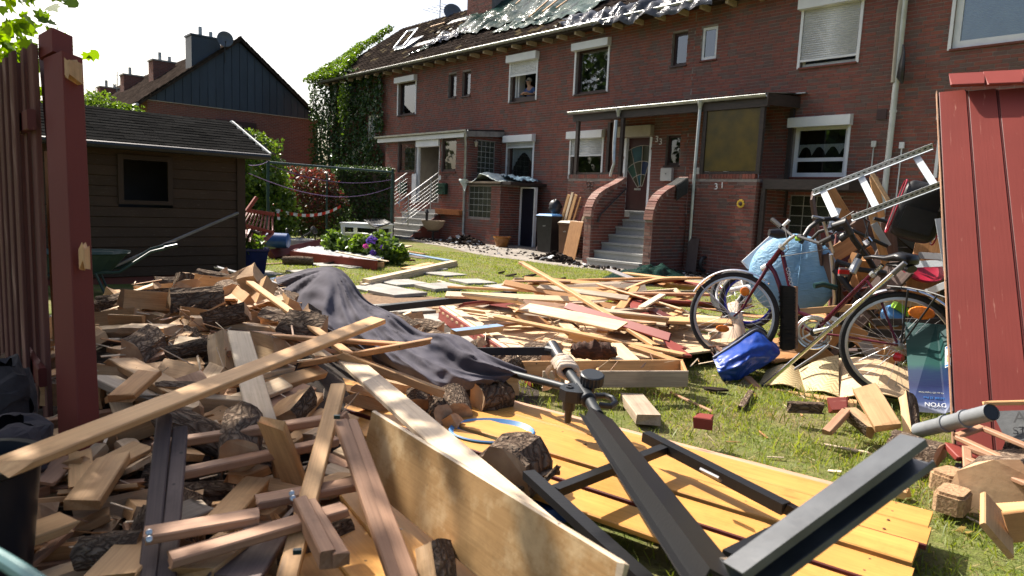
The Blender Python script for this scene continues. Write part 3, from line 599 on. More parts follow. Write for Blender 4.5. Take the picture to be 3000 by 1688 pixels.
part('roof_edge', MB().box(-19.5, -17.45, TP-.14, TP-.105, 2.1, 2.17), M['pinegrey'], lp, off=lw)
M['navy'] = mat('blackish blue steel door', (.012,.014,.028), (.008,.01,.02), 4, rough=.35)
dd = part('cellar_door', MB().box(-17.5, -16.85, 16.35, 16.4, 0, 1.98), M['navy'], lp, off=lw)
part('door_frame', MB().box(-17.545,-17.5,16.3,16.42,0,2.03).box(-16.85,-16.8,16.3,16.42,0,2.03).box(-17.545,-16.8,16.3,16.42,1.985,2.03), M['white'], dd, off=lw)
# windows of the porch
for (a, b, c, d), gm in ((holes[0], 'gblockl'), (holes[2], None)):
    m = MB(); f = .09
    for q in ((a, a+f, c, d), (b-f, b, c, d), (a+f, b-f, c, c+f), (a+f, b-f, d-f, d)): m.box(q[0], q[1], TP+.06, TP+.14, q[2], q[3])
    w = part('window', m, M['brownframe'], lp, off=lw)
    if gm:
        M[gm] = mat('lit glass block', (.30,.28,.16), (.17,.16,.10), 30, rough=.25, bump=.4, bscale=25, vary=.3); blocks(w, lw, front(TP+.14), a+.25, b-f, c+f, d-.25, 3, 5, gm=gm)  # light coming through the blocks is put into their paler yellow
        for k, (x, z) in enumerate(((-23.1, 3.35), (-23.35, 2.98))):
            part('bird_sticker', MB().add([(x-.12,TP+.055,z+.2),(x+.01,TP+.055,z+.03),(x+.12,TP+.055,z-.12),(x+.01,TP+.055,z-.02),(x-.1,TP+.055,z-.12),(x-.03,TP+.055,z+.02)], [(0,1,5),(1,2,3),(3,4,5),(1,3,5)]), M['black'], w, off=lw)
    part('pane', MB().add([(a+f,TP+.09,c+f),(b-f,TP+.09,c+f),(b-f,TP+.09,d-f),(a+f,TP+.09,d-f)], [(0,1,2,3)]), M['glass'], w, off=lw)
    part('sill', MB().box(a-.03, b+.03, TP-.05, TP+.06, c-.05, c-.004), M['brickdark'], w, off=lw)
r = MB().add([(-24.8,TP+.3,1.38),(-19.45,TP+.3,1.38),(-19.45,TW-.02,1.38),(-24.8,TW-.02,1.38),(-24.8,TW-.02,3.8),(-19.45,TW-.02,3.8),(-24.8,TP+.15,3.7),(-19.45,TP+.15,3.7)], [(3,2,5,4),(4,5,7,6)]); part('inner_wall', r, mat('grey-brown plaster', (.16,.14,.115), (.12,.105,.09), 3, rough=.8), lp, off=lw)  # even grey-brown plaster colour
part('floor', MB().box(-24.8,-19.45,TP+.01,TW-.02,1.2,1.38), M['granite'], lp, off=lw)
for a, b in ((-22.68,-22.55), (-21.2,-21.1)): part('entry_post', MB().box(a,b,TP+.05,TP+.15,1.385,3.5), M['white'], lp, off=lw)
part('shutter_box', MB().box(-22.6,-21.12,TP-.06,TP+.15,3.47,3.715), M['white'], lp, off=lw)
part('inner_door', MB().box(-22.1,-21.3,TW-.12,TW-.05,1.39,3.3), M['brownframe'], lp, off=lw)
# two coloured panes of the inner door
part('door_pane', MB().box(-21.85,-21.5,TW-.135,TW-.122,2.3,3.1), M['teal'], lp, off=lw)
rf = MB(); rf.box(-25.35,-19.3,TP-.18,TW-.01,3.9,3.98, fn=lambda x, y, z: (x, y, z+.14*(y-TP)/1.6)); part('porch_roof', rf, M['corr'], lp, off=lw)
part('fascia', MB().box(-25.3,-19.3,TP-.14,TP-.1,3.72,3.9), M['white'], lp, off=lw)
part('side_fascia', MB().box(-19.3,-19.26,TP-.15,TW-.02,3.74,3.93, fn=lambda x, y, z: (x, y, z+.13*(y-TP)/1.6)), M['zinc'], lp, off=lw)
g = MB()
for j in range(8):
    q = [(TP-.2+.06*math.cos(a), 3.96+.06*math.sin(a)) for a in (math.pi+math.pi*j/8, math.pi+math.pi*(j+1)/8)]
    g.add([(-25.4, *q[0]), (-19.25, *q[0]), (-19.25, *q[1]), (-25.4, *q[1])], [(0,1,2,3)])
part('gutter', g, M['pipe'], lp, smooth=True, off=lw)
part('downpipe', MB().tube([(-19.3,TP-.2,3.9),(-19.34,TP-.2,3.75),(-19.45,TP-.07,3.5),(-19.45,TP-.06,.45),(-19.42,TP-.08,.3),(-19.2,TP-.15,.15),(-19.15,TP-.17,-.02)], .045, 10), M['zinc'], lp, smooth=True, off=lw)
M['greenbox'] = mat('dark green enamel', (.008,.045,.032), (.006,.03,.022), 5, rough=.25)
mailbox(lp, lw, -20.8, 1.68, TP, .58, .42, 'greenbox'); mailbox(lp, lw, -23.45, 1.68, TP, .5, .42, 'greenbox')
lettering('house_number', '37', .24, M['brownframe'], lp, onfront(-20.68, TP-.014, 2.22, lw))
part('bell', MB().box(-21.05,-20.96,TP-.02,TP-.004,2.22,2.38), M['white'], lp, off=lw)
part('wall_lamp', MB().lathe([(.02,.14),(.03,.1),(.09,.07),(.06,.03),(.05,-.06),(.02,-.1)], 10, Matrix.Translation((-19.3,15.68,3.5))), M['cream'], lp, smooth=True, off=lw)
part('panel', MB().box(-22.86,-22.56,TP-.03,TP-.005,1.3,2.45), M['white'], lp, off=lw)
for k in range(6):
    t0, z1 = 13.85+.31*k, .085+.214*k
    part('step', MB().box(-23.15, -20.9, t0, t0+.36, z1-.05, z1).box(-23.12, -20.95, t0+.035, 15.39, z1-.214 if k else -.15, z1-.05), M['granite'], lp, off=lw)
part('stair_side', MB().prism([(13.95,-.15),(13.95,.0),(15.38,1.0),(15.38,-.15)], -20.94, -20.9, lambda t, z, s: (s, t, z)), M['brickdark'], lp, off=lw)
for s in (-20.97, -23.05):
    a, b = (13.55, 1.32), (15.3, 2.48); rl = part('handrail', MB().tube([(s, a[0], a[1]-.06), (s, a[0]+.01, a[1]), (s, b[0], b[1])], .028, 10), M['steel'], lp, smooth=True, off=lw)
    for t in (13.98, 14.95):
        zt = a[1]+(b[1]-a[1])*(t-a[0])/(b[0]-a[0]); part('railing_post', MB().tube([(s, t, zt-1.12), (s, t, zt-.12), (s, t-.02, zt-.02)], [.022,.022,.01], 8), M['steel'], rl, smooth=True, off=lw)
    for k in range(6):
        dz = -.2-.135*k; part('railing_rod', MB().tube([(s+.02, 13.68+.0*k, a[1]+.08+dz), (s+.02, 15.28, b[1]-.02+dz)], .009, 6), M['steel'], rl, smooth=True, off=lw)
M['terra'] = mat('orange terracotta', (.36,.13,.045), (.27,.09,.03), 8, rough=.55)
pt = MB().prism([(-.09,.0),(.09,0),(.12,.19),(-.12,.19)], -.72, .72, lambda y, z, x: Hs(-20.23+x, TP-.14+y, .95+z)); solo('window_box', pt, M['terra'], 'orange terracotta trough hung on the left porch wall', 'planter')
# plastic sheeting heaped on the flat cellar roof
M['sheet'] = mat('milky plastic sheet', (.52,.57,.55), (.36,.42,.42), 6, rough=.28, bump=.5, bscale=7); M['sheetblue'] = mat('blue plastic sheet', (.16,.24,.31), (.09,.14,.19), 6, rough=.28, bump=.5, bscale=7)
def wr(x, y, k, a): return a*(abs(noise.noise((x*k, y*k, 1.7)))*1.6+.5*noise.noise((x*k*2.3, y*k*2.1, 5)))
def heap1(u, v):
    s, t = -19.3+1.9*u, TP-.12+1.3*v; e = min(u, 1-u)*4; z = 2.19+min(1, e)*(.3*math.exp(-((u-.5)/.22)**2)*(1-.3*v)+wr(s, t, 3, .09))-(.12*max(0, .16-v)/.16 if v < .16 else 0)*(.6+.4*math.sin(u*5))
    return Hs(s, t-(.06 if v < .12 else 0), z)
solo('plastic_sheet', MB().grid(44, 26, heap1), M['sheet'], 'milky plastic sheet heaped on the flat cellar roof', 'plastic sheet', smooth=True, ang=180)
solo('plastic_sheet', MB().grid(30, 16, lambda u, v: Hs(-18.3+1.2*u, TP+.3+1.2*v, 2.2+.14*math.sin(u*3.1)+wr(u*2, v*2, 3, .09))), M['sheetblue'], 'blue-grey plastic sheet below the curtained ground-floor window', 'plastic sheet', smooth=True, ang=180)
solo('sagging_sheet', MB().grid(20, 14, lambda u, v: Hs(-19.62+.42*u+.05*v, TP-.16-.05*math.sin(v*4+u*3), 2.24-(.12+.3*math.sin(u*3.1))*v+.03*noise.noise((u*5,v*5,3)))), M['sheet'], 'end of milky sheeting drooping beside the zinc downpipe', 'plastic sheet', smooth=True, ang=180)
# ================================================================== storm-damaged roof: tarpaulins, battens, chimney, skylight, aerial
def tarp_mat(name, c1, c2, rough=.22):
    t = NT(name); v = t.coords((1,1,1)); col = t.ramp(t.noise(v, 3, 4), [(.35, c2), (.65, c1)]); h = t.noise(v, 4.5, 5, .6, 1.2); t.bump(h, .7, .04); return t.out(col, .16, 0, .1)
M['tarpg'] = tarp_mat('dark green tarpaulin', (.02,.05,.042), (.01,.028,.022)); M['tarps'] = tarp_mat('silver grey tarpaulin', (.095,.10,.118), (.06,.064,.075), .45); M['tarpl'] = tarp_mat('pale green film', (.055,.095,.08), (.03,.055,.046), .32)
def tarp(name, corners, mm, label, amp=.12, k=1.6, nu=46, nv=30, ragged=.12, seed=0):
    A, B, C, D = corners
    def fn(u, v):
        n1 = noise.noise((u*6, v*6, seed))*ragged; n2 = noise.noise((u*6, v*6, seed+9))*ragged; eu, ev = u+n1*(1 if u in (0, 1) else .4), v+n2
        s = (A[0]*(1-eu)+B[0]*eu)*(1-ev)+(D[0]*(1-eu)+C[0]*eu)*ev; w = (A[1]*(1-eu)+B[1]*eu)*(1-ev)+(D[1]*(1-eu)+C[1]*eu)*ev
        h = .07+amp*(abs(noise.noise((s*k, w*k*.6, seed)))*1.8+.6*abs(noise.noise((s*k*2.7, w*k*2, seed+3))))
        if w < 0: q = Rf(s, 0, h*.8); return Hs(q[0], q[1]+max(-.16, w*.5), q[2]+w*.9)
        return Hs(*Rf(s, w, h))
    return solo(name, MB().grid(nu, nv, fn), mm, label, 'tarpaulin', 'tarpaulins on the stripped roof', smooth=True, ang=180)
def roofpix(px, py):     # (s, v) on the roof plane at a photo position
    d = ray(px, py); nrm = -NV*math.sin(ROOF['a'])+Vector((0,0,math.cos(ROOF['a']))); o = Hs(*Rf(0, 0)); k = (o-CAM).dot(nrm)/d.dot(nrm); q = CAM+d*k
    return q.dot(RX), (q.z-ROOF['z0'])/math.sin(ROOF['a'])
rq = lambda *a: [roofpix(*p) for p in a]
tarp('tarpaulin', rq((1335,112),(1640,55),(1760,-60),(1400,20)), M['tarpg'], 'dark green tarpaulin spread over the stripped roof right of the chimney', .13, 1.5, 60, 36, .1, 1)
tarp('tarpaulin', rq((1440,105),(1600,75),(1660,20),(1560,40)), M['tarpl'], 'pale green film fluttering below the battens', .1, 2.2, 40, 24, .2, 5)
tarp('tarpaulin', rq((1570,80),(1730,40),(1900,-70),(1720,-60)), M['tarpl'], 'pale green sheeting between the long roof battens', .08, 1.9, 40, 24, .1, 11)
tarp('tarpaulin', rq((1240,150),(1340,118),(1400,75),(1300,110)), M['tarps'], 'crumpled grey tarpaulin near the skylight', .16, 2.4, 36, 20, .25, 21)
tarp('tarpaulin', rq((1190,172),(1270,140),(1310,118),(1215,158)), M['tarpg'], 'torn dark sheet strip beside the skylight', .1, 3, 24, 10, .3, 31)
tarp('tarpaulin', rq((1630,90),(1790,66),(1800,38),(1670,60)), M['tarps'], 'grey tarpaulin folded over the gutter above the brown window', .16, 2.2, 36, 18, .15, 41)
tarp('tarpaulin', rq((1760,74),(2080,8),(2110,-30),(1800,38)), M['tarps'], 'long grey tarpaulin slipping over the gutter toward the right', .17, 1.8, 60, 20, .12, 51)
for k, (a, b) in enumerate((((1560,75),(1690,-40)), ((1600,60),(1735,-50)), ((1640,50),(1790,-60)), ((1520,35),(1570,-10)), ((1270,98),(1312,86)))):
    qa, qb = rq(a)[0], rq(b)[0]; m, L = frame2(Hs(*Rf(*qa, .32)), Hs(*Rf(*qb, .32)), NV*-math.sin(ROOF['a'])+Vector((0,0,.8))); mb = MB().obox(Matrix(), L, .06, .04)
    inst('roof_batten', mesh_of('roof_batten', mb, M['pine']), m, None, ['long pine batten holding the tarpaulin, leftmost of three', 'long pine batten holding the tarpaulin, middle of three', 'long pine batten holding the tarpaulin, rightmost of three', 'short batten at the top of the green tarpaulin', 'loose batten lying left of the chimney'][k], 'batten', 'battens on the roof')
ch = thing('chimney_stack', 'broad red brick chimney on the damaged roof', 'chimney', None, Hs(-25.6, 20.0, 9.3), MH); co = (-25.6, 20.0, 9.3)
part('core', MB().box(-25.6,-23.85,20.0,20.95,9.2,11.8), M['mortar'], ch, off=co)
brickwall(ch, co, front(20.0), -25.6, -23.85, 9.3, 11.75, bm='brickdark', nobj=140, slab=False); brickwall(ch, co, (lambda a, z, d: (-25.6-d, a, z)), 20.0, 20.95, 9.3, 11.75, bm='brickdark', nobj=90, slab=False)
part('lead_flashing', MB().box(-25.7,-23.75,19.82,19.98,9.42,9.62).add([(-23.8,19.9,9.5),(-23.55,19.9,9.5),(-23.55,21.0,10.4),(-23.8,21.0,10.4)], [(0,1,2,3)]), M['zinc'], ch, off=co)
c2 = solo('chimney_stack', MB().box(0,.9,0,.6,0,1.3,fn=lambda x, y, z: Hs(-20.6+x, 21.1+y, 10.2+z)), M['darkwood'], 'slate-clad chimney top at the upper edge of the tarpaulin roof', 'chimney')
sk = thing('skylight', 'propped-open metal skylight in the left part of the roof', 'skylight', None, (0,0,0)); q = rq((1175,150))[0]
def skp(s, v, h): return Hs(*Rf(q[0]+s, q[1]+v, h))
part('skylight_frame', MB().add([skp(-.5,0,.12),skp(.5,0,.12),skp(.5,1.2,.12),skp(-.5,1.2,.12),skp(-.42,.08,.14),skp(.42,.08,.14),skp(.42,1.1,.14),skp(-.42,1.1,.14)], [(0,1,5,4),(1,2,6,5),(2,3,7,6),(3,0,4,7)]).add([skp(-.5,0,.0),skp(.5,0,.0),skp(.5,0,.12),skp(-.5,0,.12),skp(.5,1.2,0),skp(.5,1.2,.12)], [(0,1,2,3),(1,4,5,2)]), M['pipesteel'], sk)
part('skylight_sash', MB().beam(skp(-.45,0,.2), skp(-.45,1.15,.5), .07, .07).beam(skp(.4,0,.2), skp(.4,1.15,.5), .07, .07).beam(skp(-.45,0,.2), skp(.4,0,.2), .07, .07).beam(skp(-.45,1.15,.5), skp(.4,1.15,.5), .07, .07), M['pipesteel'], sk)
part('skylight_pane', MB().add([skp(-.42,.1,.135),skp(.42,.1,.135),skp(.42,1.1,.135),skp(-.42,1.1,.135)], [(0,1,2,3)]), M['glass'], sk)
an = thing('tv_aerial', 'thin rod television aerial on the ridge left of the chimney', 'aerial', None, Hs(-29.5, 21.3, 10.4)); ap = Hs(-29.5, 21.3, 0)
def arow(z, n, L, w): return [((ap+RX*(-L/2+L*k/(n-1))-NV*w+Vector((0,0,z))), (ap+RX*(-L/2+L*k/(n-1))+NV*w+Vector((0,0,z)))) for k in range(n)]
am = MB().tube([ap+Vector((0,0,10.3)), ap+Vector((0,0,13.2))], .025, 6)
part('mast', local(am, an), M['zinc'], an)
for z, n, L, w in ((12.55, 9, 1.3, .25), (11.1, 5, 1.6, .5)):
    am = MB().tube([ap-RX*L/2+Vector((0,0,z)), ap+RX*L/2+Vector((0,0,z))], .015, 5)
    for a, b in arow(z, n, L, w): am.tube([a, b], .01, 4)
    part('element_array', local(am, an), M['zinc'], an)
def dish(label, c, r, facing, mm):
    th = thing('satellite_dish', label, 'satellite dish', 'satellite dishes', c); R = Vector(facing).normalized().to_track_quat('Z', 'Y').to_matrix().to_4x4()
    part('reflector', MB().lathe([(0,0),(r*.35,.03*r),(r*.7,.12*r),(r,.26*r),(r*1.02,.25*r),(r*.7,.09*r),(0,-.03)], 28, R), M['dishgrey'], th, smooth=True, ang=60)
    part('feed_arm', MB().tube([R @ Vector((0,-r,.2*r)), R @ Vector((0,-r*.6,r*.9))], .015, 6).tube([R @ Vector((0,-r*.6,r*.85)), R @ Vector((0,-r*.52,r))], .035, 8), M['black'], th)
    part('mount', MB().tube([(0,0,-.02), R @ Vector((0,0,-.12)), R @ Vector((0,0,-.12))+Vector((0,0,-1.1))], .03, 6), M['black'], th)
M['dishgrey'] = mat('slate grey dish', (.10,.12,.14), (.08,.09,.11), 4, rough=.45)
dish('small dark satellite dish on the ridge beside the tv aerial', Hs(-28.6, 21.4, 10.75), .45, (.3,-.9,.3), 'dishgrey')
# ================================================================== person at the upper window
M['skin'] = mat('skin', (.42,.24,.17), (.36,.2,.14), 8, rough=.6); M['hair'] = mat('white hair', (.6,.58,.56), (.46,.45,.44), 40, rough=.8, bump=.5); M['shirt'] = mat('blue shirt', (.055,.11,.27), (.035,.075,.19), 10, rough=.85)
def skin_body(name, verts, edges, mm, th, sub=2):
    me = bpy.data.meshes.new(name); me.from_pydata([v[:3] for v in verts], edges, []); o = bpy.data.objects.new(name, me); COL.objects.link(o)
    o.modifiers.new('skin', 'SKIN'); 
    for i, v in enumerate(verts): me.skin_vertices[0].data[i].radius = (v[3], v[4] if len(v) > 4 else v[3])
    me.skin_vertices[0].data[0].use_root = True; sb = o.modifiers.new('sub', 'SUBSURF'); sb.levels = sb.render_levels = sub
    dg = bpy.context.evaluated_depsgraph_get(); dg.update(); m2 = bpy.data.meshes.new_from_object(o.evaluated_get(dg)); bpy.data.objects.remove(o); m2.materials.clear(); m2.materials.append(mm)
    m2.polygons.foreach_set('use_smooth', [True]*len(m2.polygons)); ob = bpy.data.objects.new(name, m2); COL.objects.link(ob); ob.parent = th; return ob
pe = thing('person', 'white-haired person in sunglasses and blue shirt leaning at the upper window', 'person', None, Hs(-18.37, TW+.28, 5.25), MH)
# body frame: x right along facade, y into the room, z up; window sill at z = .06
body = [(.0,.16,-.3,.16,.13),(.0,.14,.0,.17,.13),(.0,.1,.22,.18,.12),(.0,.07,.34,.1,.09),(-.02,.03,.42,.055),(-.03,.0,.5,.075,.09),(-.03,-.01,.6,.08,.095),(-.03,.0,.66,.05),
        (.17,.1,.31,.07),(.25,.04,.1,.055),(.1,-.2,.1,.042),(-.02,-.22,.1,.038),(-.17,.08,.31,.07),(-.26,-.04,.12,.055),(-.08,-.24,.13,.042),(.08,-.25,.14,.038)]
skin_body('body', body, [(0,1),(1,2),(2,3),(3,4),(4,5),(5,6),(6,7),(3,8),(8,9),(9,10),(10,11),(3,12),(12,13),(13,14),(14,15)], M['skin'], pe)
sh_ = [(.0,.16,-.3,.17,.145),(.0,.14,.0,.185,.145),(.0,.1,.22,.195,.135),(.0,.08,.31,.12,.1),(.18,.1,.3,.085),(.235,.06,.15,.07),(-.18,.08,.3,.085),(-.24,.0,.17,.07)]
skin_body('shirt', sh_, [(0,1),(1,2),(2,3),(3,4),(4,5),(3,6),(6,7)], M['shirt'], pe)
hm = MB().lathe([(.0,.115),(.05,.105),(.085,.07),(.098,.02),(.09,-.03)], 16, Matrix.Translation((-.03,.03,.6))); part('hair', hm, M['hair'], pe, smooth=True)
part('nose', MB().lathe([(0,.03),(.012,.0),(.014,-.02),(0,-.025)], 8, Matrix.Translation((-.045,-.105,.555))), M['skin'], pe, smooth=True)
part('sunglasses', MB().box(-.12,.04,-.108,-.085,.575,.615).box(.04,.055,-.1,.05,.59,.605).box(-.135,-.12,-.1,.05,.59,.605), M['black'], pe)
for sx in (-.125, .062): part('ear', MB().lathe([(0,.03),(.012,.02),(.014,-.02),(0,-.03)], 8, Matrix.Translation((sx,.01,.56))), M['skin'], pe, smooth=True)
part('mouth', MB().box(-.07,-.01,-.1,-.092,.515,.522), M['reddoor'], pe)
for hx, hy, hz, sg in ((-.05,-.23,.1,-1), (.11,-.255,.14,1)):
    hnd = MB().tube([(hx-sg*.03,hy,hz),(hx+sg*.04,hy-.005,hz),(hx+sg*.07,hy-.005,hz-.005)], [.03,.036,.03], 8, flat=.6)
    for k in range(4): hnd.tube([(hx+sg*.06,hy-.03+.018*k,hz),(hx+sg*(.1+.012*(k in (1,2))),hy-.032+.019*k,hz-.008),(hx+sg*(.125+.012*(k in (1,2))),hy-.032+.019*k,hz-.025)], [.0095,.009,.007], 6)
    hnd.tube([(hx+sg*.01,hy-.03,hz),(hx+sg*.045,hy-.055,hz-.005),(hx+sg*.07,hy-.06,hz-.012)], [.011,.01,.008], 6); part('hand', hnd, M['skin'], pe, smooth=True)
# ================================================================== ground
def st_of(x, y): return x*RX.x+y*RX.y, x*NV.x+y*NV.y
def axis(segs):
    o = []
    for a, b, n in segs: o += [a+(b-a)*i/n for i in range(n)]
    return o+[segs[-1][1]]
xs = axis([(-320,-40,10),(-40,-8,32),(-8,6,90),(6,40,34),(40,320,10)]); ys = axis([(-30,0,6),(0,13,110),(13,30,50),(30,60,20),(60,420,12)])
def lawn_mat():
    t = NT('lawn soil and turf'); v = t.coords((1,1,1), False); n1 = t.noise(v, 2.2, 5); n2 = t.noise(v, 26, 5, .7)
    col = t.ramp(n1, [(.34, (.19,.15,.075)), (.5, (.14,.15,.04)), (.66, (.11,.155,.03))]); col = t.mix(t.ramp(n2, [(.38, (0,0,0)), (.7, (.75,.75,.75))]), col, (.20,.18,.085)); t.bump(n2, .9, .03); return t.out(col, .95, 0, .1)
g = MB(); g.v = [(x, y, gz(x, y) if (abs(x) < 45 and -5 < y < 65) else 0) for y in ys for x in xs]; n = len(xs)
g.f = [(j*n+i, j*n+i+1, (j+1)*n+i+1, (j+1)*n+i) for j in range(len(ys)-1) for i in range(n-1)]; g.m = [0]*len(g.f)
ob = bpy.data.objects.new('lawn', mesh_of('lawn', g, lawn_mat(), True, 180)); COL.objects.link(ob); tag(ob, None, None, None, 'structure')
def sheet(name, fn_edge, mm, nu, nv, lift=.006):
    def f(u, v): x, y = fn_edge(u, v); return (x, y, gz(x, y)+lift)
    o = bpy.data.objects.new(name, mesh_of(name, MB().grid(nu, nv, f), mm, True, 180)); COL.objects.link(o); return tag(o, None, None, None, 'structure')
M['path'] = mat('dusty concrete path', (.30,.265,.225), (.19,.165,.14), 3, rough=.92, bump=.35, bscale=40)
def path_e(u, v):
    s = -31+27*u; e = 12.9+.25*math.sin(s*.55)+.1*math.sin(s*1.7)+ (.5 if s < -20 else .5*max(0, -18-s)/2 if s < -18 else 0); p = Hs(s, e+(17.05-e)*v, 0); return p.x, p.y
sheet('path', path_e, M['path'], 90, 16)
M['soil'] = mat('loose brown soil', (.22,.135,.075), (.12,.07,.04), 18, rough=.98, bump=.9, bscale=50)
sc_ = Gp(1190, 900); sheet('soil_patch', lambda u, v: (sc_.x-1.3+2.5*u+.2*math.sin(v*7), sc_.y-1.6+3.2*v+.2*math.sin(u*6)), M['soil'], 24, 24, .004)
# paving slabs lifted in the lawn
slabs = [((1040,783),0,.02),((1165,866),.1,.05),((1290,848),-.05,.05),((1303,806),.15,.015),((1385,828),-.1,.015),((1180,835),0,.035),((1100,850),.05,.03),((1270,953),.04,.04),((1430,1005),.05,.04),((1165,918),.0,.05),((1250,790),.2,.012),((760,803),.0,.01),((905,800),.02,.012),((1490,845),.1,.02),((960,778),0,.01)]
slm = mesh_of('paving_slab', MB().add([(-.25,-.25,0),(.25,-.25,0),(.25,.25,0),(-.25,.25,0),(-.25,-.25,.045),(.25,-.25,.045),(.25,.25,.045),(-.25,.25,.045),(-.24,-.24,.05),(.24,-.24,.05),(.24,.24,.05),(-.24,.24,.05)], [(8,9,10,11),(4,5,9,8),(5,6,10,9),(6,7,11,10),(7,4,8,11),(0,1,5,4),(1,2,6,5),(2,3,7,6),(3,0,4,7)]), M['concrete'])
for k, (p, a, dz) in enumerate(slabs):
    q = Gp(*p); m = Matrix.Translation((q.x, q.y, gz(q.x, q.y)-.03+dz)) @ MH.to_4x4() @ Matrix.Rotation(a, 4, 'Z') @ Matrix.Rotation(RNG.uniform(-.03,.03), 4, 'X') @ Matrix.Scale(1.25, 4, (1,0,0)) @ Matrix.Scale(1.25, 4, (0,1,0))
    inst('paving_slab', slm, m, None, 'grey concrete paving slab lying loose between the lawn and the debris', 'paving slab', 'loose paving slabs')
# ------------------------------------------------------------------ grass
def np_mesh(name, V, F, mm):
    me = bpy.data.meshes.new(name); V = np.asarray(V, dtype=np.float32); F = np.asarray(F, dtype=np.int32); k = F.shape[1]
    me.vertices.add(len(V)); me.vertices.foreach_set('co', V.ravel()); me.loops.add(F.size); me.loops.foreach_set('vertex_index', F.ravel())
    me.polygons.add(len(F)); me.polygons.foreach_set('loop_start', np.arange(0, F.size, k, dtype=np.int32)); me.polygons.foreach_set('loop_total', np.full(len(F), k, dtype=np.int32))
    me.materials.append(mm); me.update(); me.validate(); return me
M['grass'] = leaf_mat('grass blades', (.15,.185,.032), (.085,.12,.02), .4, .5); M['grassdry'] = leaf_mat('dry grass', (.30,.24,.10), (.2,.15,.06), .3, .7)
rs = np.random.RandomState(3)
def grass(name, pts, hlo, hhi, w, label, mm='grass', lean=.5, flop=.3):
    N = len(pts); P0 = np.array(pts); a = rs.rand(N)*6.283; h = hlo+(hhi-hlo)*rs.rand(N)**1.5; ln = lean*(.3+rs.rand(N)); b = rs.rand(N)*6.283
    d = np.stack([np.cos(a), np.sin(a), np.zeros(N)], 1)*(w*(.6+.8*rs.rand(N)))[:,None]; l = np.stack([np.cos(b), np.sin(b), np.zeros(N)], 1)
    mid = P0+l*(h*ln*.35)[:,None]+np.array([0,0,1])*(h*.6)[:,None]; tip = P0+l*(h*ln)[:,None]+np.array([0,0,1])*(h*(1-flop*ln))[:,None]
    V = np.stack([P0-d/2, P0+d/2, mid+d*.4, mid-d*.4, tip], 1).reshape(-1, 3); i = np.arange(N)*5
    F = np.concatenate([np.stack([i, i+1, i+2], 1), np.stack([i, i+2, i+3], 1), np.stack([i+3, i+2, i+4], 1)])
    o = bpy.data.objects.new(name, np_mesh(name, V, F, M[mm])); COL.objects.link(o); tag(o, label, 'grass', None, 'stuff')
def scat(n, x0, x1, y0, y1, ok, cl=.55):
    o = []
    while len(o) < n:
        x, y = RNG.uniform(x0, x1), RNG.uniform(y0, y1)
        if ok(x, y) and RNG.random() < .35+1.3*max(0, noise.noise((x*2.1, y*2.1, 8))+.25): o.append((x, y, gz(x, y)-.003))
    return o
def lawn_ok(x, y): s, t = st_of(x, y); return t < 13.0+.25*math.sin(s*.55) and not (abs(x-sc_.x) < 1.2 and abs(y-sc_.y) < 1.5) and not (x < -5 and y < 12)
grass('grass', scat(60000, -7.5, 5.5, 8.6, 20, lawn_ok), .02, .055, .009, 'short mown lawn between the debris and the house path', lean=.9)
near_ok = lambda x, y: x > .75*1.0 and x/y < .80
grass('grass', scat(46000, .6, 4.2, 2.0, 8.2, near_ok), .015, .048, .0045, 'trampled lawn beside the yellow boards', lean=1.3, flop=.5)
grass('grass', scat(6500, -.4, 3.2, 1.9, 4.6, lambda x, y: True), .035, .10, .005, 'longer grass growing around the yellow boards', lean=1.0)
grass('grass', scat(9000, .6, 4.2, 2.0, 8.2, near_ok), .015, .05, .004, 'dry straw lying in the near lawn', 'grassdry', lean=2.2, flop=.7)
# ------------------------------------------------------------------ foliage
def leaves(name, pts, size, mm, parent=None, bias=(0,0,.4), spread=1.0, lobed=False, nrm=None):
    P0 = np.array(pts, dtype=float); N = len(P0); nv = rs.normal(size=(N,3))*spread+(np.array(bias) if nrm is None else np.array(nrm)); nv /= np.linalg.norm(nv, axis=1)[:,None]+1e-9
    a = rs.normal(size=(N,3)); x = np.cross(nv, a); x /= np.linalg.norm(x, axis=1)[:,None]+1e-9; y = np.cross(nv, x); s = (size[0]+(size[1]-size[0])*rs.rand(N))[:,None]
    if lobed:
        sh = [(0,-.5,0),(.28,-.42,.05),(.55,-.12,.1),(.36,-.02,.06),(.46,.3,.1),(.18,.24,.03),(0,.55,-.06),(-.18,.24,.03),(-.46,.3,.1),(-.36,-.02,.06),(-.55,-.12,.1),(-.28,-.42,.05)]
        V = np.stack([P0+(x*c[0]+y*c[1]+nv*c[2])*s for c in sh], 1).reshape(-1, 3); i = np.arange(N)*12; F = np.stack([i+k for k in range(12)], 1)
    else:
        V = np.stack([P0-y*s*.5, P0+x*s*.33+nv*s*.08, P0+y*s*.5-nv*s*.05, P0-x*s*.33+nv*s*.08], 1).reshape(-1, 3); i = np.arange(N)*4
        F = np.concatenate([np.stack([i, i+1, i+2], 1), np.stack([i, i+2, i+3], 1)])
    o = bpy.data.objects.new(name, np_mesh(name, V, F, M[mm])); COL.objects.link(o)
    if parent: o.parent = parent; o.matrix_parent_inverse = parent.matrix_world.inverted()
    return o
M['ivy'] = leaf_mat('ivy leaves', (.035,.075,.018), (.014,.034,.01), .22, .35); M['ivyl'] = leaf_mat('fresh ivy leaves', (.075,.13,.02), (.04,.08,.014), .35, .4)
M['maple'] = leaf_mat('maple leaves', (.10,.17,.022), (.05,.095,.014), .5, .4); M['redleaf'] = leaf_mat('red photinia leaves', (.10,.035,.024), (.045,.045,.018), .3, .4)
M['shrub'] = leaf_mat('green shrub leaves', (.085,.14,.025), (.04,.075,.014), .35, .4); M['hedge'] = leaf_mat('dark hedge leaves', (.04,.07,.018), (.018,.035,.01), .25, .4)
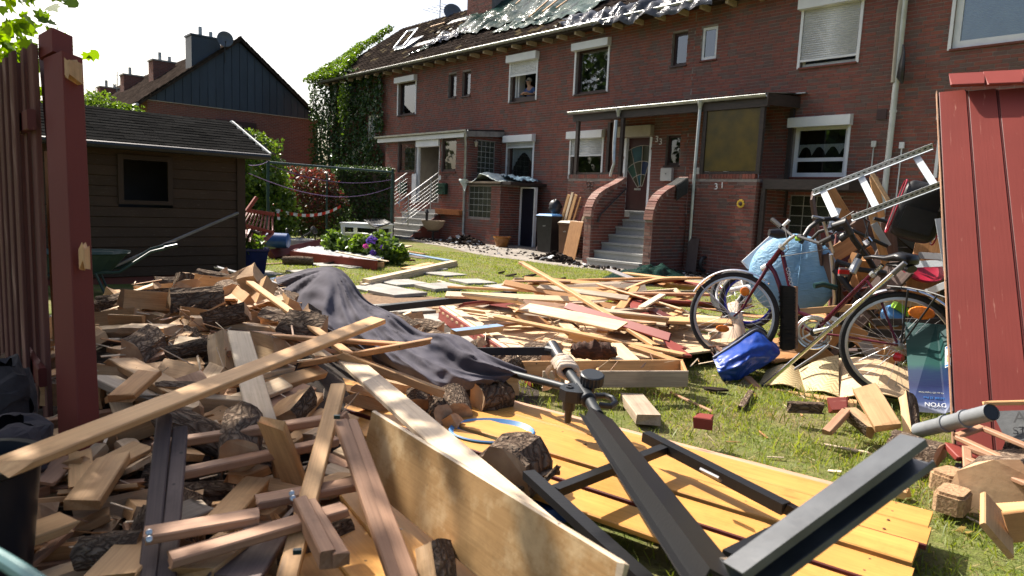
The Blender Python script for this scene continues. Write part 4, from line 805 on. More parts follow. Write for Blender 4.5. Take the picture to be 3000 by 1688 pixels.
M['stem'] = mat('woody stem', (.10,.07,.05), (.06,.04,.03), 10, rough=.9, bump=.4); M['petal'] = leaf_mat('violet hydrangea petals', (.10,.06,.28), (.17,.06,.24), .25, .6)
M['petalp'] = leaf_mat('pink hydrangea petals', (.42,.09,.26), (.3,.07,.2), .3, .6); M['yblos'] = leaf_mat('yellow blossom', (.5,.42,.10), (.4,.32,.08), .3, .6)
iv = thing('ivy', 'dense ivy smothering the end house wall and climbing its roof', 'ivy', None, Hs(-30, 16.7, 0))
pts = []; nr = []
def ivy_depth(a, z): return .18+.35*max(0, noise.noise((a*.9, z*.9, 2)))+.12*noise.noise((a*2.7, z*2.7, 5))
while len(pts) < 15000:
    s, z = RNG.uniform(-34.3, -27.2), RNG.uniform(-.1, 7.5)
    edge = -27.5+.35*noise.noise((z*1.1, 0, 3))
    if s > edge or (abs(s+28.6) < .3 and 4.1 < z < 5.3 and RNG.random() < .8): continue
    if z > 7.0 and s > -29.6: continue
    d = ivy_depth(s, z)*RNG.uniform(.55, 1.0); pts.append(Hs(s, TW-.05-d, z)); nr.append(-NV*.9+Vector((0,0,.5)))
for k in range(2600):        # the corner side
    t = RNG.uniform(16.6, 21); z = RNG.uniform(-.1, 7.3+min(3.3, (t-16.6)*.72)); pts.append(Hs(-34.3-.3*RNG.random(), t, z)); nr.append(-RX+Vector((0,0,.4)))
leaves('foliage', pts, (.10,.19), 'ivy', iv, nrm=nr, spread=.55)
pts = []; nr = []
while len(pts) < 5000:
    s, v = RNG.uniform(-34.2, -29.6), RNG.uniform(-.2, 5.9); lim = -33.0+max(0, 2.6*(1-v/3.2))+.35*noise.noise((v*1.5, 0, 7)) if v < 3.4 else -33.4+.5*noise.noise((v*1.5,0,7))
    if s > lim: continue
    q = Rf(s, v, .1+.45*RNG.random()*(.6+.6*abs(noise.noise((s, v, 4))))); pts.append(Hs(*q)); nr.append(Vector((0,0,1)))
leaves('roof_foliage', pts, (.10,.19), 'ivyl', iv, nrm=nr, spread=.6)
pts = [Hs(-30.2+RNG.gauss(0,.25), TW-.62-RNG.random()*.15, 5.9+RNG.gauss(0,.5)) for _ in range(500)]; leaves('pale_spray', pts, (.1,.18), 'ivyl', iv, bias=-NV, spread=.6)  # spray of paler leaves standing out from the wall
sm_ = MB()
for k in range(9):
    s = -33.5+.7*k; sm_.tube([Hs(s, TW-.1, 0), Hs(s+.3, TW-.12, 2), Hs(s-.1, TW-.12, 4.2), Hs(s+.3, TW-.1, 6.6)], [.05,.04,.03,.015], 6)
part('stem', local(sm_, iv), M['stem'], iv)
for z0, z1 in ((4.2, 5.1),): part('hidden_window', local(MB().box(0,.55,0,.05,0,1.1,fn=lambda x, y, z: Hs(-28.9+x, TW-.06+y, 4.15+z)), iv), M['white'], iv)
def blob_pts(c, r, n, shell=.5, seed=0, flat=1):
    o = []; c = Vector(c)
    while len(o) < n:
        d = Vector((RNG.gauss(0,1), RNG.gauss(0,1), RNG.gauss(0,1))).normalized(); k = 1+.38*noise.noise(d*1.7+Vector((seed,0,0)))+.18*noise.noise(d*4.5+Vector((seed,3,0)))
        q = d*k*(shell+(1-shell)*RNG.random()**.6); o.append(c+Vector((q.x*r[0], q.y*r[1], q.z*r[2])))
    return o
def bush(name, label, cat, parts_, stems, base, group=None):
    th = thing(name, label, cat, group, base)
    for pn, pts, sz, mm, kw in parts_: leaves(pn, pts, sz, mm, th, **kw)
    m = MB()
    for a, b, r_ in stems: m.tube([a, (Vector(a)+Vector(b))/2+Vector((RNG.uniform(-.1,.1), RNG.uniform(-.1,.1), 0)), b], [r_, r_*.8, r_*.5], 7)
    if m.v: part('stem', local(m, th), M['stem'], th, smooth=True)
    return th
def tree(label, base, top, crowns, mm, sz, lobed=False, group=None, n=5000, tr=.16):
    th = thing('tree', label, 'tree', group, base); m = MB(); base = Vector(base); top = Vector(top)
    m.tube([base, base*.6+top*.4+Vector((.1,0,0)), top], [tr, tr*.75, tr*.35], 10); part('trunk', local(m, th), M['stem'], th, smooth=True)
    lb = MB(); tot = sum(c[1][0]*c[1][1]*c[1][2] for c in crowns); pts = []
    for c, r in crowns:
        c = Vector(c); lb.tube([base*.45+top*.55, (top+c)/2+Vector((0,0,-.15)), c], [tr*.4, tr*.25, tr*.1], 6)
        for k in range(5): d = Vector((RNG.gauss(0,1), RNG.gauss(0,1), RNG.gauss(0,.7))).normalized(); lb.tube([c, c+Vector((d.x*r[0], d.y*r[1], d.z*r[2]))*.9], [tr*.1, .008], 5)
        pts += blob_pts(c, r, int(n*r[0]*r[1]*r[2]/tot), .35, RNG.random()*30)
    part('limb', local(lb, th), M['stem'], th, smooth=True); leaves('crown', pts, sz, mm, th, lobed=lobed, spread=.9); return th
tree('maple branches with lobed leaves over the red fence at upper left', (-6.3,5.4,.2), (-5.9,5.3,3.3), [((-5.55,7.1,2.95),(.95,.9,.85)), ((-5.55,6.9,2.4),(.6,.6,.5)), ((-5.0,5.0,3.9),(1.3,1.2,.9)), ((-5.9,5.6,3.9),(1.5,1.5,1.0)), ((-4.5,4.2,4.1),(1.2,1.1,.8)), ((-4.3,3.5,3.5),(.95,.8,.55)), ((-3.9,4.5,4.5),(1.25,1.3,.6)), ((-4.6,5.6,4.7),(1.3,1.2,.6)), ((-3.3,3.3,4.3),(.9,.9,.5))], 'maple', (.09,.17), True, None, 5200)
q = Dp(300, 320, 24); tree('round green treetop showing above the ridge of the garden shed', (q.x,q.y,0), (q.x,q.y,3.6), [((q.x-.3,q.y,4.0),(1.0,1.0,.7)), ((q.x+.6,q.y+.3,3.9),(.8,.8,.5)), ((q.x-1.2,q.y,3.8),(.8,.8,.6))], 'shrub', (.10,.18), n=4500)
q = Dp(720, 500, 19); b0 = Vector((q.x, q.y, 0))
bush('shrub', 'tall shrub with yellow blossom between the shed and the hedge', 'shrub', [('foliage', blob_pts(b0+Vector((.1,0,2.1)), (.95,.8,1.15), 4200, .45, 2)+blob_pts(b0+Vector((.6,.2,1.1)), (.8,.8,1.1), 2500, .45, 6), (.09,.16), 'shrub', {}),
     ('foliage_dark', blob_pts(b0+Vector((.3,.3,.9)), (.9,.8,1.1), 2500, .6, 4), (.09,.15), 'hedge', {}), ('blossom', blob_pts(b0+Vector((-.35,-.1,2.75)), (.5,.35,.6), 420, .6, 9), (.06,.11), 'yblos', {})],
     [(b0, b0+Vector((.1,0,2.6)), .05), (b0+Vector((.3,.1,0)), b0+Vector((.6,.2,1.8)), .04)], b0)
q = Dp(905, 560, 22); b0 = Vector((q.x, q.y, 0))
bush('shrub', 'red-leaved photinia bush behind the barrier tape', 'shrub', [('foliage', blob_pts(b0+Vector((0,0,1.35)), (1.15,.9,.95), 4200, .6, 12), (.08,.14), 'redleaf', {}), ('foliage_green', blob_pts(b0+Vector((.1,.2,.95)), (1.2,.9,1.0), 2600, .6, 13), (.08,.13), 'hedge', {})],
     [(b0+Vector((k*.2,0,0)), b0+Vector((k*.5,0,1.6)), .03) for k in (-1,0,1)], b0)
for k, (pxa, pxb, dep, top_, lab) in enumerate(((640, 860, 25.5, 2.0, 'dark clipped hedge left behind the shed'), (850, 1010, 25.5, 2.35, 'dark clipped hedge behind the red-leaved bush'), (990, 1150, 25.0, 2.45, 'dark clipped hedge with sunlit top in front of the ivy'))):
    a, b = Dp(pxa, 600, dep), Dp(pxb, 600, dep); pts = []; a.z = b.z = 0
    for _ in range(4200):
        u = RNG.random(); z = RNG.random()**.8*top_; o = RNG.choice((-.5, -.45, -.4, RNG.uniform(-.5,.5))); nz_ = .12*noise.noise((u*6, z*2, k)); pts.append(a+(b-a)*u+Vector((nz_, o+nz_, z+(.15*noise.noise((u*8,0,k)) if z > top_*.9 else 0))))
    for _ in range(1200): u = RNG.random(); pts.append(a+(b-a)*u+Vector((0, RNG.uniform(-.5,.5), top_+RNG.uniform(-.08,.1))))
    core = MB().box(0,1,-.38,.38,0,1,fn=lambda x, y, z: a+(b-a)*x+Vector((0,y,z*(top_-.1))))
    th = thing('hedge', lab, 'hedge', 'clipped hedges', (a+b)/2); leaves('foliage', pts, (.07,.12), 'hedge', th, bias=(0,-.5,.5)); part('core', local(core, th), M['stem'], th)
# ================================================================== far gable house
gs = -36.0; go = (gs, 9.2, 0)
gh = thing('gable_house', 'neighbouring brick house with dark blue clad gable', 'house', None, Hs(*go), MH)
M['farbrick'] = NT('far brick'); t_ = M['farbrick']; v_ = t_.coords((1,1,1), False)
bt = t_.n('TexBrick'); bt.inputs['Scale'].default_value = 1; bt.inputs['Brick Width'].default_value = .25; bt.inputs['Row Height'].default_value = .083; bt.inputs['Mortar Size'].default_value = .008
bt.inputs['Color1'].default_value = (.21,.075,.055,1); bt.inputs['Color2'].default_value = (.15,.06,.047,1); bt.inputs['Mortar'].default_value = (.2,.16,.14,1)
cx_ = t_.n('SeparateXYZ'); cc_ = t_.n('CombineXYZ'); t_.l(v_, cx_.inputs[0]); t_.l(cx_.outputs[1], cc_.inputs[0]); t_.l(cx_.outputs[2], cc_.inputs[1]); t_.l(cc_.outputs[0], bt.inputs['Vector']); M['farbrick'] = t_.out(bt.outputs[0], .9, 0, .2)
E0, E1, ZE, ZR = 9.3, 17.9, 5.6, 9.0; TM = (E0+E1)/2
part('wall', MB().add([(gs,E0,-.1),(gs,E1,-.1),(gs,E1,ZE),(gs,E0,ZE),(gs-40,E0,-.1),(gs-40,E0,ZE)], [(0,1,2,3),(4,0,3,5)]), M['farbrick'], gh, off=go)
M['clad'] = mat('blue-grey cladding board', (.035,.052,.075), (.028,.042,.062), 4, (1,1,.3), rough=.5, vary=.12)
nb = 22
for k in range(nb):
    a, b = E0+(E1-E0)*k/nb+.012, E0+(E1-E0)*(k+1)/nb-.012; f = lambda t: ZE+(ZR-ZE)*(1-abs(t-TM)/(TM-E0))-.05; zs = [(a, f(a)), ((a+b)/2, f((a+b)/2)) if not (a < TM < b) else (TM, f(TM)), (b, f(b))]
    part('cladding_board', MB().prism([(a, ZE-.02), (b, ZE-.02)]+zs[::-1], gs+.01, gs+.05, lambda t, z, s: (s, t, z)), M['clad'], gh, off=go)
part('cladding_backing', MB().add([(gs+.005,E0,ZE),(gs+.005,E1,ZE),(gs+.005,TM,ZR)], [(0,1,2)]), M['navy'], gh, off=go)
part('cladding_trim', MB().box(gs, gs+.07, E0-.1, E1+.1, ZE-.06, ZE-.03), M['cream'], gh, off=go)
rf_ = MB(); sl_ = (ZR-ZE)/(TM-E0); e0, e1 = E0-.45, E1+.45; ze = ZE-.45*sl_
for a, b in ((e0, TM), (e1, TM)): rf_.add([(gs+.25,a,ze+.1),(gs-40,a,ze+.1),(gs-40,b,ZR+.12),(gs+.25,b,ZR+.12),(gs+.25,a,ze-.04),(gs+.25,b,ZR-.02)], [(0,1,2,3),(0,3,5,4)])
rf_o = part('roof', rf_, M['tile'], gh, off=go)
vt = MB()
for sgn, a in ((1, e0), (-1, e1)):
    for k in range(17):
        t0 = a+sgn*k*(TM-e0)/17; z0 = ze+.12+(t0-a)*sgn*sl_; part('verge_tile', MB().obox(Matrix.Translation((gs+.1, t0+sgn*.16, z0+.16*sl_+.05)) @ Matrix.Rotation(sgn*math.atan(sl_)+.06*sgn, 4, 'X'), .34, .4, .05), M['tile'], rf_o, off=go)
rows = MB()
for k in range(13):
    t0 = e0+.1+k*.36; z0 = ze+.13+(t0-e0)*sl_
    for j in range(46): rows.obox(Matrix.Translation((gs-.25-j*.3, t0, z0+.03)) @ Matrix.Rotation(math.atan(sl_)+.1, 4, 'X'), .28, .36, .05)
part('roof_tiles', rows, M['tile'], rf_o, off=go, kind='stuff')
part('gutter', MB().tube([(gs+.3,e0-.05,ze+.02),(gs-40,e0-.05,ze+.02)], .07, 8), M['zinc'], gh, smooth=True, off=go)
part('downpipe', MB().tube([(gs+.05,e0-.02,ze),(gs+.08,e0+.15,ze-.35),(gs+.08,E0+.25,ze-.75),(gs+.08,E0+.28,0)], .06, 8), M['zinc'], gh, smooth=True, off=go)
w = window(gh, go, 0, 0, 0, 0) if False else None
gwin = part('window', MB().box(gs+.0,gs+.05,12.55,12.65,3.6,4.7).box(gs,gs+.05,13.35,13.45,3.6,4.7).box(gs,gs+.05,14.15,14.25,3.6,4.7).box(gs,gs+.05,12.55,14.25,3.55,3.62), M['white'], gh, off=go)
part('pane', MB().box(gs+.005,gs+.02,12.6,14.2,3.62,4.7), M['navy'], gwin, off=go); part('shutter_box', MB().box(gs,gs+.2,12.4,14.4,4.7,5.0), M['brownframe'], gwin, off=go)
def rayt(px, py, t): d = ray(px, py); q = CAM+d*(t/d.dot(NV)); return q
def farchim(label, x0, x1, yb, yt, t, mm, pots):
    a = rayt((x0+x1)/2, yb, t); s = a.dot(RX); dep = (a-CAM).dot(FW); w = (x1-x0)*dep/F_PX; zt = a.z+(yb-yt)*dep/F_PX+.1; o = (s, t, a.z-1.2)
    th = thing('far_chimney', label, 'chimney', 'chimneys of the row behind', Hs(*o), MH); hw = w*.52
    part('stack', MB().box(s-.45, s+.45, t-hw, t+hw*.7, a.z-1.2, zt), M[mm], th, off=o)
    part('capping', MB().box(s-.5, s+.5, t-hw-.05, t+hw*.7+.05, zt, zt+.08), M['concrete' if mm != 'clad' else 'clad'], th, off=o)
    for k in range(pots): part('flue_pipe', MB().tube([(s, t-.3*hw+k*.5, zt), (s, t-.3*hw+k*.5, zt+.55-.15*k)], .09, 8), M['zinc'], th, smooth=True, off=o)
farchim('slate-clad chimney beside the large satellite dish', 557, 648, 185, 124, 12.1, 'clad', 2); farchim('brick chimney with a cowl, second from the dish', 447, 515, 236, 192, 12.0, 'farbrick', 2)
farchim('brick chimney with thin flue, third from the dish', 363, 422, 273, 232, 11.9, 'farbrick', 1); farchim('smallest brick chimney at the left end of the far row', 295, 350, 292, 266, 11.8, 'farbrick', 2)
dish('large dark satellite dish standing above the far gable', Dp(659, 116, 33.5), .37, (.45,-.85,.1), 'dishgrey')
for k, (px, yt, yb) in enumerate(((343,210,285), (281,255,290))):
    a, b = rayt(px, yb, 12), rayt(px, yt, 12); m = MB().tube([a, b], .03, 5)
    for j in range(3): z = b.z-.25-.3*j; m.tube([Vector((b.x-.45+.1*j, b.y, z)), Vector((b.x+.45-.1*j, b.y, z+.05))], .02, 4)
    solo('tv_aerial', m, M['zinc'], ('branching aerial above the third far chimney', 'bare aerial rod at the far left rooftops')[k], 'aerial')
# ================================================================== garden shed
so3 = (-11.3, 2.0, 0.0)
sd = thing('garden_shed', 'brown wooden garden shed with dark window and felt shingle roof', 'shed', None, Hs(*so3), MH)
M['shedw'] = paintwood('peeling brown shed boards', (.06,.037,.025), (.20,.165,.13), .85, .33, .2, (2.2, 70, 70)); M['shedtrim'] = paintwood('shed trim', (.05,.031,.022), (.09,.07,.055), .75, .25)
S0, T0, T1 = -11.3, .6, 4.31
def shedX(name, t0, t1, z0, z1, s=S0, mm='shedw', th_=.03, par=None):
    m = MB(); L = t1-t0; h = z1-z0
    m.add([(-L/2,-.003,0),(L/2,-.003,0),(L/2,.018,.012),(-L/2,.018,.012),(-L/2,.004,h),(L/2,.004,h)], [(0,1,2,3),(3,2,5,4)])
    me = mesh_of(name, m, M[mm]); M4 = Matrix(((0,1,0,s-so3[0]),(1,0,0,(t0+t1)/2-so3[1]),(0,0,1,z0),(0,0,0,1))); return inst(name, me, M4, par or sd)
z = .12; k = 0
while z < 2.1:
    hgt = .148
    if 1.2 < z+.07 < 1.9:
        shedX('siding_board', T0, 2.5, z, z+hgt); shedX('siding_board', 3.24, T1, z, z+hgt)
    else: shedX('siding_board', T0, T1, z, z+hgt)
    z += hgt
part('plinth', MB().box(S0-2.6, S0-.02, T0, T1, -.1, .12), M['brickdark'], sd, off=so3)
wl = MB(); wl.add([(S0-2.6,T1,0.1),(S0-.02,T1,.1),(S0-.02,T1,2.1),(S0-1.3,T1,2.68),(S0-2.6,T1,2.1)], [(0,1,2,3,4)]); wl.add([(S0-2.6,T0,0.1),(S0-2.6,T1,.1),(S0-2.6,T1,2.1),(S0-2.6,T0,2.1)], [(0,1,2,3)]); wl.add([(S0-2.6,T0,.1),(S0-.02,T0,.1),(S0-.02,T0,2.1),(S0-1.3,T0,2.68),(S0-2.6,T0,2.1)], [(0,1,2,3,4)]); part('wall_panel', wl, M['shedw'], sd, off=so3)
part('corner_post', MB().box(S0-.06, S0+.045, T1-.1, T1+.03, 0, 2.08), M['shedtrim'], sd, off=so3)
fr = part('window_frame', MB().box(S0+.005,S0+.05,2.5,2.57,1.2,1.92).box(S0+.005,S0+.05,3.17,3.24,1.2,1.92).box(S0+.005,S0+.05,2.57,3.17,1.85,1.92).box(S0+.005,S0+.05,2.57,3.17,1.2,1.26), M['shedtrim'], sd, off=so3)
part('inside', MB().box(S0-.9,S0-.88,2.0,3.6,.6,2.1), M['inside'], fr, off=so3)  # dark sheet gives the window opening its shade
ZE_, ZR_, SE, SR = 2.06, 2.66, S0+.33, S0-1.3
part('roof', MB().add([(SE,T0,ZE_),(SE,T1+.3,ZE_),(SR,T1+.3,ZR_),(SR,T0,ZR_),(SR-1.65,T0,ZE_),(SR-1.65,T1+.3,ZE_)], [(0,1,2,3),(3,2,5,4)]), M['shedtrim'], sd, off=so3)
M['felt'] = mat('sparkling black roofing felt', (.024,.023,.022), (.010,.010,.010), 120, spec=0, rough=.95, bump=.7, bscale=160, vary=.22, detail=2)
ang = math.atan2(ZR_-ZE_, SE-SR); rl_ = math.hypot(ZR_-ZE_, SE-SR); nr_ = 12
shg = mesh_of('shingle', MB().add([(-.163,0,.016),(.163,0,.016),(.163,.17,.002),(-.163,.17,.002),(-.163,0,.002),(.163,0,.002)], [(0,1,2,3),(4,5,1,0)]), M['felt'])
for r_ in range(nr_):
    v = r_*rl_/nr_; tt = T0+(.16 if r_ % 2 else 0)
    while tt < T1+.28:
        c = Vector((SE-v*math.cos(ang)-so3[0], tt-so3[1], ZE_+v*math.sin(ang)+.012)); X = Vector((0,1,0)); Y = Vector((-math.cos(ang),0,math.sin(ang))); Z = Vector((math.sin(ang),0,math.cos(ang)))
        m = Matrix((X, Y, Z)).transposed().to_4x4(); m.translation = c; m = m @ Matrix.Rotation(RNG.gauss(0,.008), 4, 'Z') @ Matrix.Rotation(RNG.uniform(0,.05), 4, 'X'); inst('shingle', shg, m, sd); tt += .33
tt = T0
while tt < T1+.25:
    part('ridge_cap', MB().add([(SR+.13,tt,ZR_-.03),(SR,tt,ZR_+.03),(SR-.13,tt,ZR_-.03),(SR+.13,tt+.24,ZR_-.045),(SR,tt+.24,ZR_+.012),(SR-.13,tt+.24,ZR_-.045)], [(0,3,4,1),(1,4,5,2)]), M['felt'], sd, off=so3); tt += .2
part('barge_board', MB().beam((SE+.02,T1+.31,ZE_-.03),(SR,T1+.31,ZR_-.02), .03, .13).beam((SR,T1+.31,ZR_-.02),(SR-1.65,T1+.31,ZE_-.03), .03, .13), M['pipe'], sd, off=so3)
part('gutter', MB().tube([(SE+.04,T0,ZE_-.04),(SE+.04,T1+.3,ZE_-.04)], .05, 8), M['black'], sd, smooth=True, off=so3)
# ================================================================== loose timber helpers
def board_mb(L, w, t, jag=(0,0), bow=0, twist=0, n=8, seed=None):
    rr = random.Random(seed); c = min(.004, t*.2, w*.2); mb = MB()
    sec = [(w/2-c,t/2),(-w/2+c,t/2),(-w/2,t/2-c),(-w/2,-t/2+c),(-w/2+c,-t/2),(w/2-c,-t/2),(w/2,-t/2+c),(w/2,t/2-c)]
    j0 = [rr.uniform(-1,1)*jag[0]*.06 for _ in range(8)]; j1 = [rr.uniform(-1,1)*jag[1]*.06 for _ in range(8)]
    for i in range(n+1):
        u = i/n; x = -L/2+L*u; z0 = bow*math.sin(u*math.pi); a = twist*(u-.5); ca, sa = math.cos(a), math.sin(a)
        for k, (y, z) in enumerate(sec):
            dx = (j0[k] if i == 0 else 0)+(j1[k] if i == n else 0); mb.v.append((x+dx, y*ca-z*sa, y*sa+z*ca+z0))
    for i in range(n):
        for k in range(8): mb.f.append((i*8+k, i*8+(k+1) % 8, (i+1)*8+(k+1) % 8, (i+1)*8+k)); mb.m.append(0 if k == 0 else 1)
    mb.f += [tuple(reversed(range(8))), tuple(n*8+k for k in range(8))]; mb.m += [1, 1]; return mb
_bs = [0]
def tone(mm): return ' '.join(M[mm].name.split()[:2])
def zone(px, py, rows, cols):
    r_ = next((w for lim, w in rows if py < lim), rows[-1][1]); c_ = next((w for lim, w in cols if px < lim), cols[-1][1]); return r_+' '+c_
def sized(L, w): return ('long' if L > .36 else 'short' if L < .24 else 'mid-length')+(' wide' if w > .1 else ' narrow' if w < .05 else '')
def board(label, a, b, w, t, mm='pine', roll=0, name='plank', cat='plank', jag=(.3,.3), bow=0, twist=0, up=(0,0,1), group=None, side=None, par=None, n=8):
    _bs[0] += 1; m, L = frame2(a, b, up, roll); me = mesh_of(name, board_mb(L, w, t, jag, bow, twist, n, _bs[0]), [M[mm], M[side or mm]])
    if par is not None:
        o = bpy.data.objects.new(name, me); COL.objects.link(o); o.parent = par; o.matrix_local = par.matrix_world.inverted() @ m; return o
    return inst(name, me, m, None, label, cat, group)
# ================================================================== middle of the garden
M['frost'] = mat('torn translucent foil', (.55,.56,.56), (.38,.39,.41), 7, rough=.3, bump=.7, bscale=9); M['blueplast'] = mat('blue plastic', (.02,.07,.22), (.015,.05,.16), 5, rough=.35)
# red frame panels lying on the lawn
def zq(px, py, z): return P(px, py, z)
board('long dark red profiled beam lying behind the foil-covered frame', Dp(793,748,15.2), Dp(962,712,17.5), .22, .14, 'reddark', roll=.9, cat='beam', name='beam')
fp = thing('timber_box', 'dark red timber frame with torn foil lying by the hydrangea', 'timber frame', None, Gp(980, 770))
a, b = Gp(853, 748, .1), Gp(1102, 778, .1); board(None, a, b, .05, .2, 'red', par=fp, name='front_rail')
c, d = Gp(900, 722, .1), Gp(1150, 750, .1); board(None, c, d, .05, .2, 'reddark', par=fp, name='rear_rail'); board(None, a, c, .05, .18, 'reddark', par=fp, name='end_rail')
fo = MB(); fo.grid(40, 16, lambda u, v: tuple((a*(1-u)+b*u)*(1-v)+(c*(1-u)+d*u)*v+Vector((0,0,.07+.09*abs(noise.noise((u*9, v*5, 1)))+.05*noise.noise((u*22, v*12, 2)))))); part('torn_foil', local(fo, fp), M['frost'], fp, smooth=True, ang=180)
board('pale split lath lying over the foil-covered frame', Gp(985, 738, .3), Gp(1135, 766, .2), .09, .02, 'pinepale')
board('short squared timber end beside the red frame', Gp(1098, 776, .06), Gp(1122, 776, .06), .1, .12, 'pine')
board('dark brown lath lying in front of the hydrangea', Gp(1110, 760, .04), Gp(1216, 763, .04), .06, .04, 'reddark')
# log roll and dark scraps on the lawn
q = Gp(872, 765, .08); solo('log', MB().tube([q+Vector((-.3,0,0)), q+Vector((0,.02,.01)), q+Vector((.3,.05,0))], [.085,.095,.09], 14), [M['bark']], 'weathered grey log lying on the mown lawn', 'log', smooth=True)
for k, (p, r_) in enumerate((((907,765),.16), ((945,762),.13), ((965,772),.2), ((1500,808),.12), ((1552,810),.14), ((1640,820),.1), ((1470,800),.08), ((700,790),.1))):
    q = Gp(*p, .02); mb = MB(); n = 9
    out = [(r_*(.7+.6*RNG.random())*math.cos(i*2*math.pi/n), r_*(.5+.5*RNG.random())*math.sin(i*2*math.pi/n)) for i in range(n)]
    mb.prism(out, 0, .03, lambda x, y, z: Vector((q.x+x, q.y+y, q.z+z+.25*x*RNG.choice((.8,1))))); solo('tile_shard', mb, M['tile'], 'black roof tile shard on the lawn '+('just right of the grey log', 'behind the grey log', 'largest, before the red frame', 'left of the pair near the stairs', 'right of the pair near the stairs', 'nearest the green tarpaulin', 'between slabs and stairs', 'by the blue pot')[k], 'tile shard', 'roof tile shards on the lawn')
board('thin reddish lath lying on the lawn by the shed', Gp(775,775,.02), Gp(870,768,.02), .05, .02, 'slat'); board('pale thin stick on the lawn near the grey log', Gp(826,757,.02), Gp(895,757,.02), .04, .02, 'pinepale')
# bundle of new timber
th = thing('timber_bundle', 'bundle of long pale squared timbers strapped together on the lawn', 'timber', None, Gp(1200, 810))
A_, B_ = Gp(1085, 835, .03), Gp(1337, 776, .03)
for i, (dy, dz) in enumerate(((0,0),(.085,0),(.17,0),(.02,.062),(.105,.062))):
    o = (B_-A_).normalized().cross(Vector((0,0,1)))*-dy+Vector((0,0,dz)); board(None, A_+o+(B_-A_)*RNG.uniform(-.02,.02), B_+o, .08, .06, 'pinepale', par=th, name='squared_timber', jag=(0,0))
board('flat pale board beside the timber bundle', Gp(1185,788,.02), Gp(1262,772,.02), .2, .03, 'pine'); board('short pale block at the near end of the timber bundle', Gp(1062,838,.04), Gp(1090,832,.04), .09, .06, 'pinepale')
board('long light blue painted board at the lawn edge', Gp(1190,742,.03), Gp(1318,764,.03), .16, .03, 'bluepaint'); board('orange lath along the lawn edge by the hydrangea', Gp(1168,732,.03), Gp(1245,745,.03), .07, .03, 'pineor')
board('white strip lying on the path beside the light blue board', Gp(1178,724,.02), Gp(1200,720,.02), .2, .02, 'pinepale'); board('dark sheet strip under the light blue board', Gp(1180,745,.015), Gp(1240,757,.015), .25, .01, 'darkpl')
board('thin white lath between the loose paving slabs', Gp(1283,822,.02), Gp(1318,832,.02), .04, .02, 'pinepale')
# hydrangea
q = Gp(1060, 748); hy = thing('hydrangea', 'hydrangea bush with violet and pink flower heads', 'hydrangea', None, q); pts = []
for k, (px, py, r_) in enumerate(((975,700,.24),(1010,722,.26),(1065,716,.3),(1105,708,.26),(1130,722,.3),(1150,740,.26),(1090,740,.3),(1040,742,.26),(1170,748,.2),(985,725,.22))):
    pts += blob_pts(Dp(px, py, 16.2-.006*(px-960)), (r_,r_,r_*.8), 260, .45, k)
leaves('foliage', pts, (.10,.21), 'shrub', hy, bias=(0,-.4,.8), spread=.7)
for px, py, r_, mm in ((1090,703,.1,'petal'),(1072,722,.05,'petalp'),(1093,740,.06,'petal'),(1163,742,.09,'petal'),(1174,746,.07,'petalp'),(1122,725,.06,'petal'),(1080,706,.06,'petal')):
    leaves('flower_head', blob_pts(Dp(px, py, 14.9), (r_,r_,r_*.85), 110, .75, px), (.035,.06), mm, hy, spread=.8)
sm_ = MB()
for k in range(8): e = Dp(980+25*k, 700+RNG.uniform(-5,25), 16); sm_.tube([q+Vector((.1*(k-4),0,0)), (q+e)/2, e], [.012,.01,.006], 5)
part('stem', local(sm_, hy), M['stem'], hy)
# white plastic table with overturned woven chair seat
def slab_leg_table(px, py, dep):
    c = Dp(px, py, dep); th = thing('garden_table', 'white plastic garden table standing behind the hydrangea', 'table', None, Vector((c.x, c.y, 0)))
    R_ = Matrix.Translation((c.x, c.y, 0)) @ Matrix.Rotation(rad(-20), 4, 'Z'); zt = .74
    part('table_top', local(MB().obox(R_ @ Matrix.Translation((0,0,zt)), 1.25, .75, .03), th), M['white'], th)
    for x, y in ((-.56,-.3),(.56,-.3),(-.56,.3),(.56,.3)): part('leg', local(MB().obox(R_ @ Matrix.Translation((x,y,zt/2-.01)), .07, .09, zt-.02), th), M['white'], th)
    for y in (-.34, .34): part('apron', local(MB().obox(R_ @ Matrix.Translation((0,y,zt-.06)), 1.15, .025, .09), th), M['white'], th)
    for x in (-.6, .6): part('apron', local(MB().obox(R_ @ Matrix.Translation((x,0,zt-.06)), .025, .66, .09), th), M['white'], th)
slab_leg_table(1075, 665, 18.5)
M['rattan'] = mat('black woven rattan', (.03,.03,.03), (.01,.01,.01), 90, rough=.6, bump=.8, bscale=70)
rc = thing('woven_chair_seat', 'black woven chair seat lying over the white table', 'chair', None, Dp(1110, 660, 17.8))
A4 = [Dp(1068,645,18.1), Dp(1125,643,18.6), Dp(1145,660,18.0), Dp(1100,668,17.4)]
def pt4(u, v): return (A4[0]*(1-u)+A4[1]*u)*(1-v)+(A4[3]*(1-u)+A4[2]*u)*v+Vector((0,0,-.1*math.sin(u*3.1)*math.sin(v*3.1)+.06*u*v))
sm_ = MB().grid(12, 10, lambda u, v: tuple(pt4(u, v))); part('woven_seat', local(sm_, rc), M['rattan'], rc, smooth=True, ang=180)
for k in range(7):
    part('weave_strand', local(MB().tube([pt4(k/6, j/6)+Vector((0,0,.008)) for j in range(7)], .008, 5), rc), M['black'], rc)
part('rim_tube', local(MB().tube([pt4(0,0),pt4(.5,0),pt4(1,0),pt4(1,.5),pt4(1,1),pt4(.5,1),pt4(0,1),pt4(0,.5)], .018, 6, closed=True), rc), M['black'], rc)
